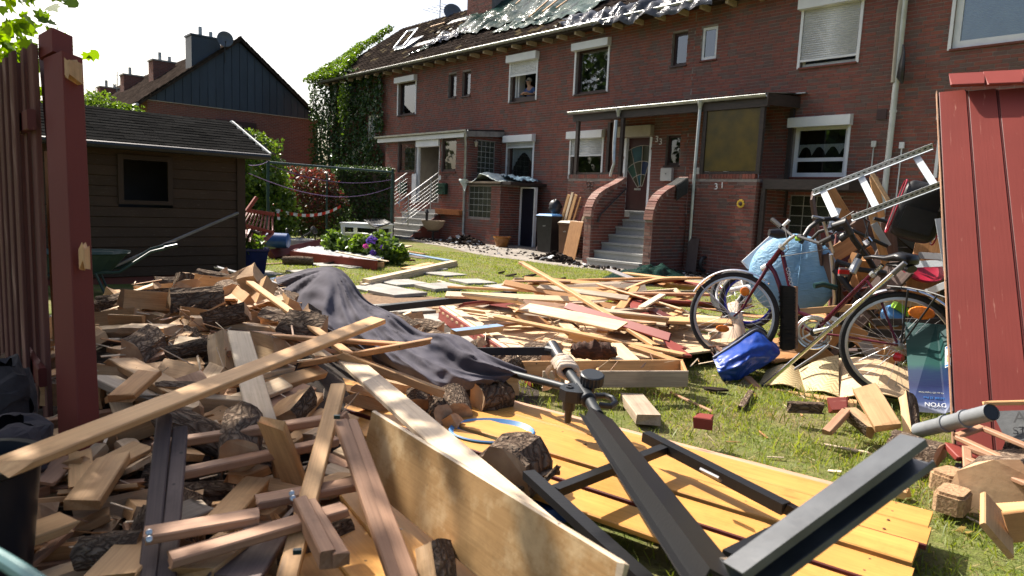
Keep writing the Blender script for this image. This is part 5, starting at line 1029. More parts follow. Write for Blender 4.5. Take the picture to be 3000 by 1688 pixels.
q = Dp(1040, 690, 19); solo('tub', MB().lathe([(.0,0),(.28,0),(.36,.42),(.38,.43),(.35,.41),(.27,.03),(0,.03)], 24, Matrix.Translation((q.x,q.y,.02))), mat('pale green tub', (.42,.45,.34), (.32,.35,.26), 4, rough=.4), 'pale green plastic tub under the white table', 'tub', smooth=True)
# clothes drying frame
cf = thing('clothes_frame', 'dark green steel clothes line frame with three posts', 'clothes frame', None, Dp(960, 700, 19)); M['greenst'] = mat('dark green steel tube', (.012,.045,.042), (.008,.03,.028), 5, rough=.4)
pl = [Dp(785,470,17.5), Dp(1150,500,19.3), Dp(958,515,20.5)]
for k, p in enumerate(pl): part('post', local(MB().tube([Vector((p.x,p.y,-.1)), p, p+Vector((0,0,.05))], .04 if k < 2 else .03, 10), cf), M['greenst'], cf, smooth=True)
part('cross_bar', local(MB().tube([pl[0]-Vector((0,0,.05)), pl[1]-Vector((0,0,.05))], .032, 8), cf), M['greenst'], cf, smooth=True)
sd_e = Dp(724, 505, 12)
for k, (a, b, sag) in enumerate(((pl[0]-Vector((0,0,.1)), pl[1]-Vector((0,0,.25)), .25), (Dp(728,484,12.2), pl[0]-Vector((0,0,.02)), .04), (Dp(728,508,12.2), pl[1]-Vector((0,0,.45)), .35))):
    part('washing_line', local(MB().tube([a.lerp(b, i/12)-Vector((0,0,sag*4*(i/12)*(1-i/12))) for i in range(13)], .008, 4), cf), M['tapeviolet'], cf)
# barrier tape
M['tapew'] = mat('white barrier tape', (.7,.7,.7), (.6,.6,.6), 4, rough=.4); M['taper'] = mat('red barrier tape', (.55,.035,.02), (.45,.03,.02), 4, rough=.4)
bt_ = thing('barrier_tape', 'red and white barrier tape sagging between hedge and post', 'tape', None, Dp(880, 625, 19.5)); a, b = Dp(808, 614, 18.8), Dp(998, 604, 20.8); n = 16
pos = lambda i: a.lerp(b, i/n)-Vector((0,0,.22*4*(i/n)*(1-i/n)*(1+.25*(i/n-.5))))
for i in range(n): part('red_band' if i % 2 else 'white_band', local(MB().add([pos(i)-Vector((0,0,.045)), pos(i+1)-Vector((0,0,.045)), pos(i+1)+Vector((0,.02,.04)), pos(i)+Vector((0,.02,.04))], [(0,1,2,3)]), bt_), M['taper' if i % 2 else 'tapew'], bt_)
for i, (z0, z1) in enumerate(((0,-.1),(-.1,-.2),(-.2,-.28))): part('red_band' if i % 2 else 'white_band', local(MB().add([a+Vector((.1*-z0*4*.4,0,z0)), a+Vector((.1*-z1*4*.4,0,z1)), a+Vector((.08+.1*-z1*4*.4,0,z1)), a+Vector((.08+.1*-z0*4*.4,0,z0))], [(0,1,2,3)]), bt_), M['taper' if i % 2 else 'tapew'], bt_)
# broken red bench behind the shed corner
be = thing('garden_bench', 'broken red slatted garden bench tipped against the shed corner', 'bench', None, Dp(760, 700, 12.6))
def bq(px, py, d): return Dp(px, py, d)
for k in range(9):
    u = k/8; board(None, bq(728+70*u, 618+9*u, 13.0+.6*u), bq(698+100*u, 668+8*u, 12.6+.5*u), .035, .018, 'red', par=be, name='back_slat', jag=(0,0), up=(0,-1,.2))
board(None, bq(730,618,12.95), bq(802,628,13.6), .05, .07, 'red', par=be, name='top_rail', jag=(0,0))
for k in range(5): u = k/4; board(None, bq(715+80*u, 668+16*u, 12.5+.5*u), bq(715+40*u, 715+10*u, 12.0+.5*u), .1, .02, 'red', par=be, name='seat_board', jag=(0,0), up=(0,-1,.6))
board(None, bq(715,660,12.45), bq(800,682,13.05), .06, .06, 'red', par=be, name='seat_rail', jag=(0,0))
board(None, bq(722,620,12.8), bq(752,578,12.9), .07, .06, 'red', par=be, name='arm_post', jag=(.2,0)); board(None, bq(735,700,12.6), bq(744,680,12.6), .05, .05, 'reddark', par=be, name='leg')
# barrel, round planter, blue pot
q = Dp(805, 705, 15.4); solo('barrel', MB().tube([q+Vector((-.3,.0,0)), q+Vector((-.28,0,0)), q+Vector((0,.02,0)), q+Vector((.28,.04,0)), q+Vector((.3,.04,0))], [.15,.17,.175,.17,.15], 18), M['blueplast'], 'blue plastic barrel lying behind the red beam', 'barrel', smooth=True)
q = Dp(868, 706, 17); rp = thing('round_planter', 'round washed-concrete planter with a spade lying in it', 'planter', None, Vector((q.x,q.y,-.05)))
part('ring', MB().lathe([(.4,0),(.44,.36),(.44,.4),(.37,.4),(.36,.3),(.0,.3)], 32), M['granite'], rp, smooth=True)
part('spade', MB().tube([(.1,-.1,.42),(.3,0,.55),(.36,.02,.6)], [.015,.015,.02], 6).lathe([(0,0),(.09,.02),(.11,.1),(0,.12)], 10, Matrix.Translation((.38,.02,.6)) @ Matrix.Rotation(1, 4, 'Y')), M['black'], rp); part('statuette', MB().lathe([(.05,.4),(.06,.5),(.03,.58),(.035,.64),(0,.67)], 10, Matrix.Translation((-.2,-.1,0))), M['black'], rp, smooth=True)
q = Gp(748, 806); bp_ = thing('plant_pot', 'dark blue glazed square plant pot at the shed corner', 'pot', None, q); R_ = Matrix.Rotation(rad(25), 4, 'Z')
pot = MB(); 
for (w0, z0), (w1, z1) in (((.14,0),(.2,.42)), ((.2,.42),(.22,.44)), ((.22,.44),(.22,.48)), ((.22,.48),(.18,.48)), ((.18,.48),(.17,.4)), ((.17,.4),(0,.4))):
    for k in range(4):
        c0, c1 = [(math.cos(rad(45+90*j))*1.41, math.sin(rad(45+90*j))*1.41) for j in (k, k+1)]; pot.add([R_ @ Vector((c0[0]*w0,c0[1]*w0,z0)), R_ @ Vector((c1[0]*w0,c1[1]*w0,z0)), R_ @ Vector((c1[0]*w1,c1[1]*w1,z1)), R_ @ Vector((c0[0]*w1,c0[1]*w1,z1))], [(0,1,2,3)])
part('pot_body', pot, mat('blue glaze', (.012,.02,.10), (.008,.012,.06), 4, rough=.18), bp_)
leaves('foliage', blob_pts((q.x, q.y, q.z+.55), (.2,.2,.16), 70, .3, 3), (.09,.16), 'shrub', bp_); part('dead_stalk', MB().tube([(-.1,0,.4),(-.14,-.02,.62),(-.04,-.05,.78),(.1,-.05,.74)], [.02,.02,.03,.04], 7), M['stem'], bp_)
# items along the house path
q = Hs(-20.2, 14.55, 0); sb_ = thing('stone_bowl', 'exposed-aggregate bowl planter on a metal stand beside the stairs', 'planter', None, q)
part('bowl', MB().lathe([(.08,.35),(.2,.38),(.34,.5),(.42,.68),(.44,.72),(.4,.72),(.36,.66),(0,.62)], 28), mat('aggregate stone', (.40,.30,.20), (.26,.20,.14), 50, rough=.9, bump=.5), sb_, smooth=True); part('stand', MB().tube([(0,0,0),(0,0,.36)], .04, 8).lathe([(.22,.33),(.22,.36),(0,.36)], 16), M['black'], sb_)
part('lantern', MB().lathe([(.05,.7),(.05,.95),(.08,1.0),(.03,1.1),(0,1.14)], 8, Matrix.Translation((-.25,.1,0))), M['black'], sb_)
q = Hs(-17.1, 15.15, .0); solo('flower_pot', MB().lathe([(0,0),(.19,0),(.27,.28),(.3,.3),(.3,.34),(.26,.34),(.24,.28),(0,.27)], 28, Matrix.Translation(q)), mat('amber glazed pot', (.30,.13,.03), (.2,.075,.02), 4, rough=.25), 'amber glazed flower pot beside the dark cellar door', 'pot', smooth=True)
M['binbrown'] = mat('brown bin plastic', (.15,.075,.04), (.11,.055,.03), 4, rough=.5); M['binblue'] = mat('blue bin lid', (.10,.27,.55), (.07,.2,.42), 4, rough=.4)
def bin_(label, q, w, d, h, body, lid, tilt=0):
    th = thing('wheelie_bin', label, 'bin', 'wheelie bins', q, (MH @ Matrix.Rotation(rad(8), 3, 'Z')))
    b = MB(); k = .84; b.add([(-w/2*k,-d/2*k,.04),(w/2*k,-d/2*k,.04),(w/2*k,d/2*k,.04),(-w/2*k,d/2*k,.04),(-w/2,-d/2,h),(w/2,-d/2,h),(w/2,d/2,h),(-w/2,d/2,h)], [(3,2,1,0),(0,1,5,4),(1,2,6,5),(2,3,7,6),(3,0,4,7)]); part('bin_body', b, M[body], th)
    part('rim', MB().box(-w/2-.02,w/2+.02,-d/2-.02,d/2+.02,h-.05,h), M[body], th)
    part('lid', MB().add([(-w/2-.02,-d/2-.03,h+.005),(w/2+.02,-d/2-.03,h+.005),(w/2+.02,d/2,h+.005),(-w/2-.02,d/2,h+.005),(-w/2+.05,-d/2+.05,h+.06),(w/2-.05,-d/2+.05,h+.06),(w/2-.05,d/2-.02,h+.07),(-w/2+.05,d/2-.02,h+.07)], [(4,5,6,7),(0,1,5,4),(1,2,6,5),(2,3,7,6),(3,0,4,7)]), M[lid], th)
    part('handle', MB().tube([(-w/2+.05,d/2+.05,h-.02),(w/2-.05,d/2+.05,h-.02)], .016, 8), M[body], th)
    for x in (-w/2+.04, w/2-.04): part('wheel', MB().tube([(x-.02,d/2-.04,.1),(x+.02,d/2-.04,.1)], .1, 14), M['black'], th, smooth=True)
    lettering('print', 'abfall', .05, M['pipe'], th, Matrix(((1,0,0,0),(0,0,-1,-d/2*.97-.006),(0,1,0,h*.72),(0,0,0,1))), .001)
bin_('tall black wheelie bin with light blue lid filled with planks', Hs(-14.75, 15.0, 0), .58, .6, 1.12, 'black', 'binblue'); bin_('smaller brown wheelie bin beside the brick stairs', Hs(-13.85, 14.9, 0), .45, .45, .95, 'binbrown', 'cream')
for k, (dx, h, w, mm, lab) in enumerate(((-.3,.78,.1,'pine','widest pine plank standing behind the bins'),(-.15,.85,.09,'pinepale','pale plank standing second among those behind the bins'),(.0,.8,.11,'pine','pine plank standing third among those behind the bins'),(.18,.72,.06,'pineor','narrow orange lath standing behind the brown bin'),(.36,.45,.12,'reddark','maroon board end standing behind the brown bin'),(.5,.5,.07,'pinepale','rightmost pale lath standing behind the brown bin'))):
    board(lab, Hs(-14.3+dx, 15.25, .7), Hs(-14.1+dx+.1, 15.3, 1.0+h), w, .03, mm, up=-NV)
q = Hs(-14.85, 15.3, 1.15); solo('bin_bag', MB().grid(24, 16, lambda u, v: tuple(q+Vector(((.2+.06*noise.noise((u*7,v*5,1)))*math.sin(.2+v*2.9)**.7*math.cos(u*6.283), .18*math.sin(.2+v*2.9)**.7*math.sin(u*6.283), .5*v+.05*noise.noise((u*5,v*4,6)))))), M['black'], 'black refuse sack slumped on the black bin', 'bag', smooth=True)
board('brown chipboard panel leaning against the left brick cheek', Hs(-13.3,14.35,-.05), Hs(-13.28,14.6,1.02), .5, .02, 'pineor', up=-NV); board('grey slate sheet leaning on the right porch wall', Hs(-9.75,15.1,-.1), Hs(-9.85,15.33,.75), .3, .03, 'darkpl', up=-NV)
board('dark board leaning beside the black cellar door', Hs(-15.7,15.5,0), Hs(-15.9,16.2,1.0), .3, .02, 'darkpl', up=-NV)
# rubble of broken roof tiles
def rubble(label, c, rx, ry, h, n, size, mm='tile'):
    mb = MB()
    for _ in range(n):
        a = RNG.random()*6.28; r_ = RNG.random()**.6; s, t = c[0]+rx*r_*math.cos(a), c[1]+ry*r_*math.sin(a); p = Hs(s, t, 0); p.z = gz(p.x, p.y)+h*max(0, 1-r_)**.8*RNG.uniform(.3,1)+.01
        sz = size*RNG.uniform(.3,1.1); m = Matrix.Translation(p) @ Matrix.Rotation(RNG.random()*6.28, 4, 'Z') @ Matrix.Rotation(RNG.gauss(0,.5), 4, 'X') @ Matrix.Rotation(RNG.gauss(0,.4), 4, 'Y')
        out = [(sz*(.35+.3*RNG.random())*math.cos(k*1.05), sz*(.25+.3*RNG.random())*math.sin(k*1.05)) for k in range(6)]; mb.prism(out, -.012, .012, lambda x, y, z: m @ Vector((x, y, z)), 0 if RNG.random() < .88 else 1)
    solo('tile_rubble', mb, [M[mm], M['frost']], label, 'rubble', None, 'stuff')
rubble('heap of broken dark roof tiles below the glass-block window', (-18.6, 14.7), .95, .5, .34, 220, .2); rubble('scatter of broken tiles along the foot of the left stairs', (-20.4, 14.4), 1.9, .28, .06, 130, .15)
rubble('heap of broken roof tiles by the left brick cheek', (-13.2, 13.75), .75, .35, .28, 170, .2); rubble('loose tile fragments strewn over the path', (-16.3, 14.0), 3.4, .9, .0, 160, .1); rubble('tile fragments in front of the brick steps', (-11.6, 13.4), 1.3, .4, .03, 60, .13); rubble('stone debris at the foot of the right porch', (-9.2, 14.6), 1.4, .5, .04, 110, .12)
# green tarpaulin heap and the two wheelbarrows
tq = Gp(1870, 812); tc = [Gp(1745,826), Gp(2000,828), Gp(2010,795), Gp(1800,798)]
def tarpf(u, v): p = (tc[0]*(1-u)+tc[1]*u)*(1-v)+(tc[3]*(1-u)+tc[2]*u)*v; e = min(u,1-u,v,1-v)*5; p.z = gz(p.x,p.y)+.01+min(1,e)*(.05+.16*abs(noise.noise((u*5,v*4,2)))+.13*math.exp(-((u-.55)/.22)**2)+.06*noise.noise((u*13,v*9,3))); return tuple(p)
solo('tarpaulin', MB().grid(60, 30, tarpf), M['tarpg'], 'crumpled green tarpaulin lying on the path before the stairs', 'tarpaulin', smooth=True, ang=180)
M['barrowg'] = mat('green enamelled tray', (.16,.19,.12), (.11,.135,.09), 4, rough=.4); M['barrowd'] = mat('dark green barrow steel', (.03,.055,.05), (.02,.038,.035), 4, rough=.45); M['orange'] = mat('orange rubber grip', (.55,.14,.03), (.45,.11,.02), 4, rough=.5)
def barrow(label, base, ang, tray, tube_, grip):
    th = thing('wheelbarrow', label, 'wheelbarrow', None, base, Matrix.Rotation(ang, 3, 'Z')); t = MB(); n = 20
    pr_ = [(.30,.42,.30),(.42,.60,.52),(.45,.63,.53),(.40,.58,.50),(.28,.40,.32)]
    for (a0,b0,z0),(a1,b1,z1) in zip(pr_[:-1], pr_[1:]):
        for k in range(n):
            c = [(math.copysign(abs(math.cos(x))**.6, math.cos(x)), math.copysign(abs(math.sin(x))**.6, math.sin(x))) for x in (2*math.pi*k/n, 2*math.pi*(k+1)/n)]
            t.add([(b0*c[0][0],a0*c[0][1],z0),(b0*c[1][0],a0*c[1][1],z0),(b1*c[1][0],a1*c[1][1],z1),(b1*c[0][0],a1*c[0][1],z1)], [(0,1,2,3)])
    t.box(-.39,.39,-.27,.27,.305,.315); part('tray', t, M[tray], th, smooth=True)
    for y in (-.26,.26):
        part('handle_tube', MB().tube([(-.75,0*y,.2),(-.3,y*.9,.26),(.5,y,.3),(.85,y,.55),(1.1,y*1.05,.62)], .018, 8), M[tube_], th, smooth=True); part('grip', MB().tube([(1.0,y*1.04,.6),(1.15,y*1.06,.635)], .024, 8), M[grip], th, smooth=True)
        part('leg', MB().tube([(.25,y,.29),(.35,y,.0),(.5,y,.0)], .016, 7), M[tube_], th, smooth=True)
    part('wheel', MB().tube([(-.75+.17*math.cos(a*math.pi/12), 0, .18+.17*math.sin(a*math.pi/12)) for a in range(24)], .045, 8, closed=True), M['black'], th, smooth=True); return th
b1 = barrow('grey-green wheelbarrow with orange grips by the right porch', Gp(2105, 800), rad(35), 'barrowg', 'greenst', 'orange'); b1.location += Vector((.2,.3,.05))
q = Dp(215, 800, 8.4); barrow('dark green wheelbarrow standing against the garden shed', Vector((q.x, q.y, gz(q.x,q.y))), rad(28), 'barrowd', 'barrowd', 'black')
board('long grey metal pole leaning across the shed wall', Dp(330,782,8.6), Dp(697,624,10.6), .035, .035, 'gmetal', name='metal_pole', cat='pole', jag=(0,0))
# ================================================================== fallen shed: tongue-and-groove wall lying inside up
M['tg'] = wood('fresh tongue-and-groove boards', (.70,.52,.33), (.55,.38,.22), vary=.09)
ZP = .36; pB, pA, pC = P(1572,1092,ZP), P(1296,908,ZP), P(2085,1030,ZP)
e1 = (pC-pB); e1.z = 0; e2 = (pA-pB); e2.z = 0; n_b = 15
fw = thing('fallen_wall_panel', 'fallen shed wall with pale boards facing up and red edge', 'wall panel', None, pB)
for k in range(n_b):
    a = pB+e2*((k+.5)/n_b)+e1*-.02; b = a+e1*(1.3+.05*math.sin(k*1.7)); board(None, a, b, e2.length/n_b*abs(e1.normalized().cross(e2.normalized()).z)-.006, .018, 'tg', par=fw, name='floor_board', jag=(0,0), n=3)
off_ = e1.normalized()*-.03
board(None, pB+off_+Vector((0,0,-.03)), pA+off_+Vector((0,0,-.03)), .02, .13, 'red', par=fw, name='red_edge_plank', jag=(0,0)); board(None, pB+off_*.2+Vector((0,0,.02)), pA+off_*.2+Vector((0,0,.02)), .035, .045, 'pinepale', par=fw, name='edge_batten', jag=(0,0))
board(None, pB+e1*.05+e2*.02+Vector((0,0,.025)), pA+e1*.05+Vector((0,0,.025)), .09, .03, 'pinepale', par=fw, name='edge_batten', jag=(0,0))
# ---------------- debris boards over the panel
zz = lambda x, y: (1000+x/2.574, 563+y/2.574)
def bz(label, p0, h0, p1, h1, w, t, mm, **k): return board(label, P(*zz(*p0), h0), P(*zz(*p1), h1), w, t, mm, **k)
bz('long thin weathered lath slanting up from the debris towards the stairs', (1350,530), .86, (2360,1160), .47, .055, .028, 'pine', bow=.02)
bz('thick orange beam with pale blue painted top', (1480,762), .52, (2110,745), .50, .15, .09, 'pineor'); bz('pale blue painted block on the end of the orange beam', (1440,738), .59, (1690,752), .585, .16, .03, 'bluepaint')
bz('rounded grey weathered beam on the fallen wall', (1050,820), .42, (1560,905), .42, .1, .085, 'pinegrey', name='beam'); bz('rotten dark brown timber under the orange beam', (1425,855), .46, (1690,812), .46, .08, .06, 'reddark', jag=(1,1))
bz('short red painted board standing out in the middle of the debris', (2200,760), .56, (2280,1040), .5, .13, .022, 'red'); bz('orange board crossing behind the short red board', (2225,712), .60, (1965,1055), .5, .085, .02, 'pineor')
bz('long red strip running to the bicycle wheel', (1890,850), .47, (2574,1185), .42, .07, .02, 'red'); bz('pale narrow board right of the short red board', (2310,890), .52, (2400,1150), .47, .07, .022, 'pine', jag=(.2,1))
bz('longest light moulding lying across the whole fallen wall', (1165,938), .52, (2580,1225), .45, .075, .02, 'pine'); bz('broad orange-brown board lying below the grey beam', (1195,1000), .43, (1935,905), .45, .12, .02, 'pineor')
bz('thin light lath left of the orange beam', (815,715), .33, (1425,745), .5, .05, .03, 'pineor'); bz('thin pale lath along the rear edge of the fallen wall', (690,875), .36, (1305,884), .42, .045, .02, 'pine')
bz('short pale blue plank resting on the red wall edge', (845,1062), .44, (1195,1022), .46, .11, .045, 'bluepaint', side='pine'); bz('long black plastic gutter lying on the soil', (270,880), .27, (1310,765), .4, .1, .07, 'blackb', name='gutter', cat='gutter', jag=(0,0))
bz('thin dark strip along the rear of the debris', (1490,662), .5, (2574,718), .55, .04, .02, 'slat'); bz('lilac-grey board rising before the green tarpaulin', (2020,585), .62, (2330,705), .55, .1, .02, 'greyboard')
bz('bowed pale board beside the green tarpaulin', (2140,740), .55, (2600,650), .72, .13, .025, 'pine', bow=.05); bz('short pale offcut crossing the grey pipe', (2265,870), .6, (2420,775), .62, .07, .02, 'pinepale')
bz('grey plastic pipe half buried in the boards', (2300,800), .52, (2600,930), .5, .07, .07, 'gmetal', name='pipe', cat='pipe'); bz('pale board end left of the long moulding end', (1885,1150), .45, (2120,1285), .43, .1, .024, 'pinepale')
bz('wide pale board at the front of the fallen wall', (2050,1150), .46, (2190,1285), .43, .14, .022, 'tg'); bz('pine block under the long moulding', (1720,1085), .45, (1920,1130), .43, .07, .06, 'pine'); bz('orange-ended board at the right front of the fallen wall', (2190,1165), .46, (2545,1285), .42, .08, .024, 'pineor')
bz('pale board crossing below the red strip', (1660,975), .44, (1835,1120), .42, .11, .02, 'tg'); bz('broad planed board under the long red strip', (1800,960), .43, (1970,1110), .43, .16, .02, 'tg'); bz('narrow board at the right rear of the heap', (2350,990), .5, (2560,900), .52, .09, .022, 'pine')
bz('pale strip inside the rear left of the fallen wall', (870,880), .40, (1230,925), .41, .06, .03, 'tg'); bz('red board half under the bicycle wheel', (2440,1130), .44, (2600,1240), .42, .09, .02, 'red'); bz('dark maroon profile leaning behind the orange boards', (2330,880), .55, (2560,990), .5, .1, .02, 'reddark')
rr = random.Random(5)
for k in range(60):
    px, py = rr.uniform(1430, 2090), rr.uniform(815, 945); z = .42+.16*rr.random()+(.08 if py < 880 else 0); a = P(px, py, z); an = rr.gauss(-.15, .55); L = rr.uniform(.35, 1.5); d = Vector((math.cos(an), math.sin(an), rr.gauss(0, .06)))*L/2
    w_, mm_ = rr.choice((.08,.11,.14,.18)), rr.choice(('pine','pineor','pineor','tg','pinepale','slat','red','pinegrey'))
    board('%s %s board %s of the fallen wall' % (sized(L*.35, w_), tone(mm_), zone(px, py, ((855,'at the back'),(900,'in the middle'),(2e3,'at the front')), ((1560,'left'),(1700,'centre-left'),(1850,'centre'),(1980,'centre-right'),(9e3,'right')))), a-d, a+d, w_, rr.uniform(.014,.03), mm_, roll=rr.gauss(0,.35), jag=(rr.random(), rr.random()), group='boards heaped on the fallen wall', bow=rr.uniform(0,.006))
# long open box of two planks across the front
tb = thing('plank_trough', 'long open wooden box of grey-brown planks across the centre', 'wooden box', None, P(1800,1115,.36)); zt = .40
a0, a1, b0, b1 = P(1430,1084,zt+.02), P(2000,1076,zt+.02), P(1590,1112,zt-.0), P(2014,1110,zt)
for k, (a, b) in enumerate(((a0, a1), (b0, b1))):
    board(None, a, b, .02, .105, 'pine' if k == 0 else 'pinegrey', par=tb, name='side_plank', jag=(.1,.1))
board(None, a1+Vector((-.01,0,0)), b1+Vector((-.01,0,.0)), .02, .1, 'pineor', par=tb, name='end_plank', jag=(0,0)); board(None, a0.lerp(a1,.55)+Vector((0,0,-.01)), b0.lerp(b1,.35)+Vector((0,0,-.02)), .02, .06, 'pine', par=tb, name='spacer', jag=(0,0))
board(None, a0+Vector((0,0,-.045)), a1+Vector((0,0,-.045)), .1, .015, 'pineor', par=tb, name='base_plank', jag=(0,0))
q = P(1738, 1058, .42); hb = MB(); hb.grid(26, 14, lambda u, v: tuple(q+Vector(((u-.5)*.3+.02*noise.noise((u*6,v*6,1)), .06*math.cos(v*6.283)*(1+.4*noise.noise((u*5,v*4,9))), .07+(.062+.03*noise.noise((u*7,0,2)))*math.sin(v*6.283)*(1-.5*(2*abs(u-.5))**4)+.015*noise.noise((u*16,v*12,5)))))); M['rot'] = mat('rotten dark wood', (.075,.03,.016), (.03,.014,.009), 30, (1,.3,3), rough=.95, bump=.9); solo('rotten_stump', hb, M['rot'], 'crumbling dark brown chunk of rotten wood on the pale boards', 'stump', smooth=True)
# ================================================================== split logs
def log_mb(L, r, kind='quarter', seed=0, n=6):
    rr = random.Random(seed); mb = MB()
    if kind == 'round': sec = [(r*math.cos(a)*rr.uniform(.9,1.08), r*math.sin(a)*rr.uniform(.9,1.08), 1) for a in [i*2*math.pi/14 for i in range(14)]]
    elif kind == 'half': sec = [(r*math.cos(a)*rr.uniform(.94,1.05), r*math.sin(a)*rr.uniform(.94,1.05)-r*.4, 1) for a in [math.pi*i/9 for i in range(10)]]+[(-r*.4, -r*.42, 0), (r*.3, -r*.38, 0)]
    else: sec = [(r*math.sin(a)*rr.uniform(.95,1.05), r*math.cos(a)*rr.uniform(.95,1.05)-r*.45, 1) for a in (.75,.5,.25,0,-.25,-.5,-.75)]+[(-.35*r, .0*r, 0), (0, -r*.45, 0), (.32*r, .02*r, 0)]
    k = len(sec); ph = rr.random()*9
    for i in range(n+1):
        x = -L/2+L*i/n
        for j, (y, z, bk) in enumerate(sec):
            w = .012*noise.noise((x*9+ph, j*.9, seed*1.3))*(1 if bk else 1.2); s_ = 1+w/max(r,.03)+.04*math.sin(x*5+ph); mb.v.append((x+(rr.uniform(-.012,.012) if i in (0,n) else 0), y*s_, z*s_))
    for i in range(n):
        for j in range(k): mb.f.append((i*k+j, i*k+(j+1) % k, (i+1)*k+(j+1) % k, (i+1)*k+j)); mb.m.append(0 if sec[j][2] and sec[(j+1) % k][2] else 1)
    mb.f += [tuple(reversed(range(k))), tuple(n*k+j for j in range(k))]; mb.m += [2, 2]; return mb
LOGS = {}
def log_mesh(kind, v, pale=False):
    key = (kind, v, pale)
    if key not in LOGS: LOGS[key] = mesh_of('firewood_log', log_mb(.3, .12 if kind != 'round' else .065, kind, v), [M['bark'], M['splitpale' if pale else 'split'], M['endgrain']])
    return LOGS[key]
def log_at(label, a, b, r, kind='quarter', roll=0, v=0, pale=False, group=None):
    m, L = frame2(a, b, (0,0,1), roll); s = r/(.12 if kind != 'round' else .065); m = m @ Matrix.Diagonal((L/.3, s, s, 1)); return inst('firewood_log', log_mesh(kind, v, pale), m, None, label, 'log', group)
# logs right of the parasol fabric and on the yellow boards
log_at('half log with grey sawn face behind the parasol joint', P(1545,1045,.42), P(1615,1050,.46), .13, 'half', .9, 1, True); log_at('thick barked log with orange cut end beside the parasol fabric', P(1395,1172,.42), P(1480,1160,.42), .085, 'round', 0, 3)
for k, (x0, y0, x1, y1, z, r_, kd, lab) in enumerate(((1225,1190,1225,1150,.42,.06,'round','small round log stub below the parasol fabric'), (1285,1215,1285,1165,.42,.08,'quarter','upright split block between the parasol and the yellow boards'), (1350,1205,1335,1150,.42,.08,'half','bark-covered half log left of the orange-ended log'), (1270,1220,1300,1215,.38,.05,'round','dark knotty branch piece left of the yellow boards'), (1300,1255,1340,1235,.36,.07,'quarter','ridged pine block behind the yellow boards'), (1480,1085,1520,1060,.42,.07,'round','round log with pale end under the parasol arm'), (1440,1070,1465,1040,.42,.06,'quarter','thin split piece under the parasol arm'), (1375,1020,1410,1005,.42,.07,'half','reddish half log beside the red wall edge'))):
    log_at(lab, P(x0,y0,z), P(x1,y1,z+.05), r_, kd, RNG.uniform(-1,1), k % 4)
log_at('short thick barked log lying on the yellow boards', P(1465,1400,.45), P(1540,1345,.46), .115, 'round', .3, 2)
board('curved bark strip beside the log on the yellow boards', P(1500,1450,.42), P(1640,1380,.44), .03, .02, 'bark', bow=.02, name='bark_strip', cat='bark'); board('small stick leaning on the yellow boards', P(1590,1415,.44), P(1630,1375,.5), .03, .02, 'bark', name='stick', cat='stick')
# ================================================================== yellow gate lying face up
ZY = .37; yg = thing('yellow_gate', 'amber varnished wooden gate with red underside lying on the grass', 'gate', None, P(2050,1450,ZY))
u0, u1 = P(1423,1206,ZY+.02), P(2690,1557,ZY+.02); ud = (u1-u0); ud.z = 0; ud.normalize(); vd = Vector((ud.y, -ud.x, 0)); vd = vd if vd.y < 0 else -vd
R0 = P(2735,1500,ZY)
def yb(k, l0, l1, w=.166, z=0, gap=.016): c = R0+vd*((w+gap)*k+w/2); return c+ud*l0+Vector((0,0,z)), c+ud*l1+Vector((0,0,z))
for k, (l0, l1, z) in enumerate(((-3.0, 0, .0), (-2.75, .01, -.004), (-3.05, -.01, .006), (-2.9, .0, 0), (-2.75, .02, -.005))):
    a, b = yb(k+(.06,0,-.05,.03,.1)[k], l0, l1, z=z); b = b+vd*(.012,-.01,.006,0,-.012)[k]; board(None, a, b, .166, .022, 'yellow', par=yg, name='gate_board', side='reddark' if k % 2 else 'yellow', jag=(0,0), n=4)
ledge = MB()
for l in (-2.72, -1.35, -.14):
    a = R0+vd*.02+ud*l+Vector((0,0,-.035)); b = a+vd*.9; board(None, a, b, .12, .03, 'yellow', par=yg, name='gate_batten', side='reddark', jag=(0,0), n=2)
for k in range(5):
    for l in (-2.7, -1.33, -.12):
        for w_ in (-.045, .045):
            c = R0+vd*(.182*k+.083+w_)+ud*l+Vector((0,0,.0105)); part('nail_head', local(MB().lathe([(0,.0015),(.0045,.001),(.006,-.002)], 7, Matrix.Translation(c)), yg), M['rust'], yg)
a, b = yb(-.55, -2.9, -.2, z=-.03); board(None, a, b, .17, .02, 'pinepink', par=yg, name='under_board', jag=(0,.3), n=4)
board('maroon block with nails at the edge of the yellow gate', P(2040,1232,.39), P(2085,1238,.39), .09, .06, 'red')
bs = MB(); a, b = yb(.52, -2.2, -.55, z=-.02); m, L = frame2(a, b); bs.obox(m, L, .05, .004); solo('blue_strip', bs, mat('glossy blue plate', (.03,.16,.50), (.02,.08,.30), 3, rough=.15), 'glossy blue strip visible between two yellow boards', 'strip')
bs = MB().lathe([(0,.0),(.15,.02),(.17,.05),(.165,.055),(.14,.03),(0,.012)], 28, Matrix.Translation(P(1440,1290,.34)) @ Matrix.Scale(1.2, 4, (1,0,0))); solo('blue_bowl', bs, M['binblue'], 'blue dish under the yellow boards near the logs', 'dish', smooth=True)
q = P(1560,1480,.29); solo('blue_bucket_lid', MB().lathe([(0,.05),(.16,.05),(.18,.0),(.0,.0)], 24, Matrix.Translation(q)), M['blueplast'], 'dark blue plastic lid in the grass under the gate', 'lid', smooth=True)
# second yellow sheet at the bottom left of the gate
th = thing('yellow_boarding', 'yellow boarding under the tall plywood board at the bottom', 'boarding', None, P(1100,1600,.42))
for k, (p0, p1, w, z) in enumerate((((1075,1440),(1330,1720),.20,.43), ((960,1500),(1180,1730),.2,.42), ((890,1560),(1010,1730),.2,.41))): board(None, P(*p0,z), P(*p1,z), w, .02, 'yellow', par=th, name='yellow_board', jag=(.3,.3), n=3)
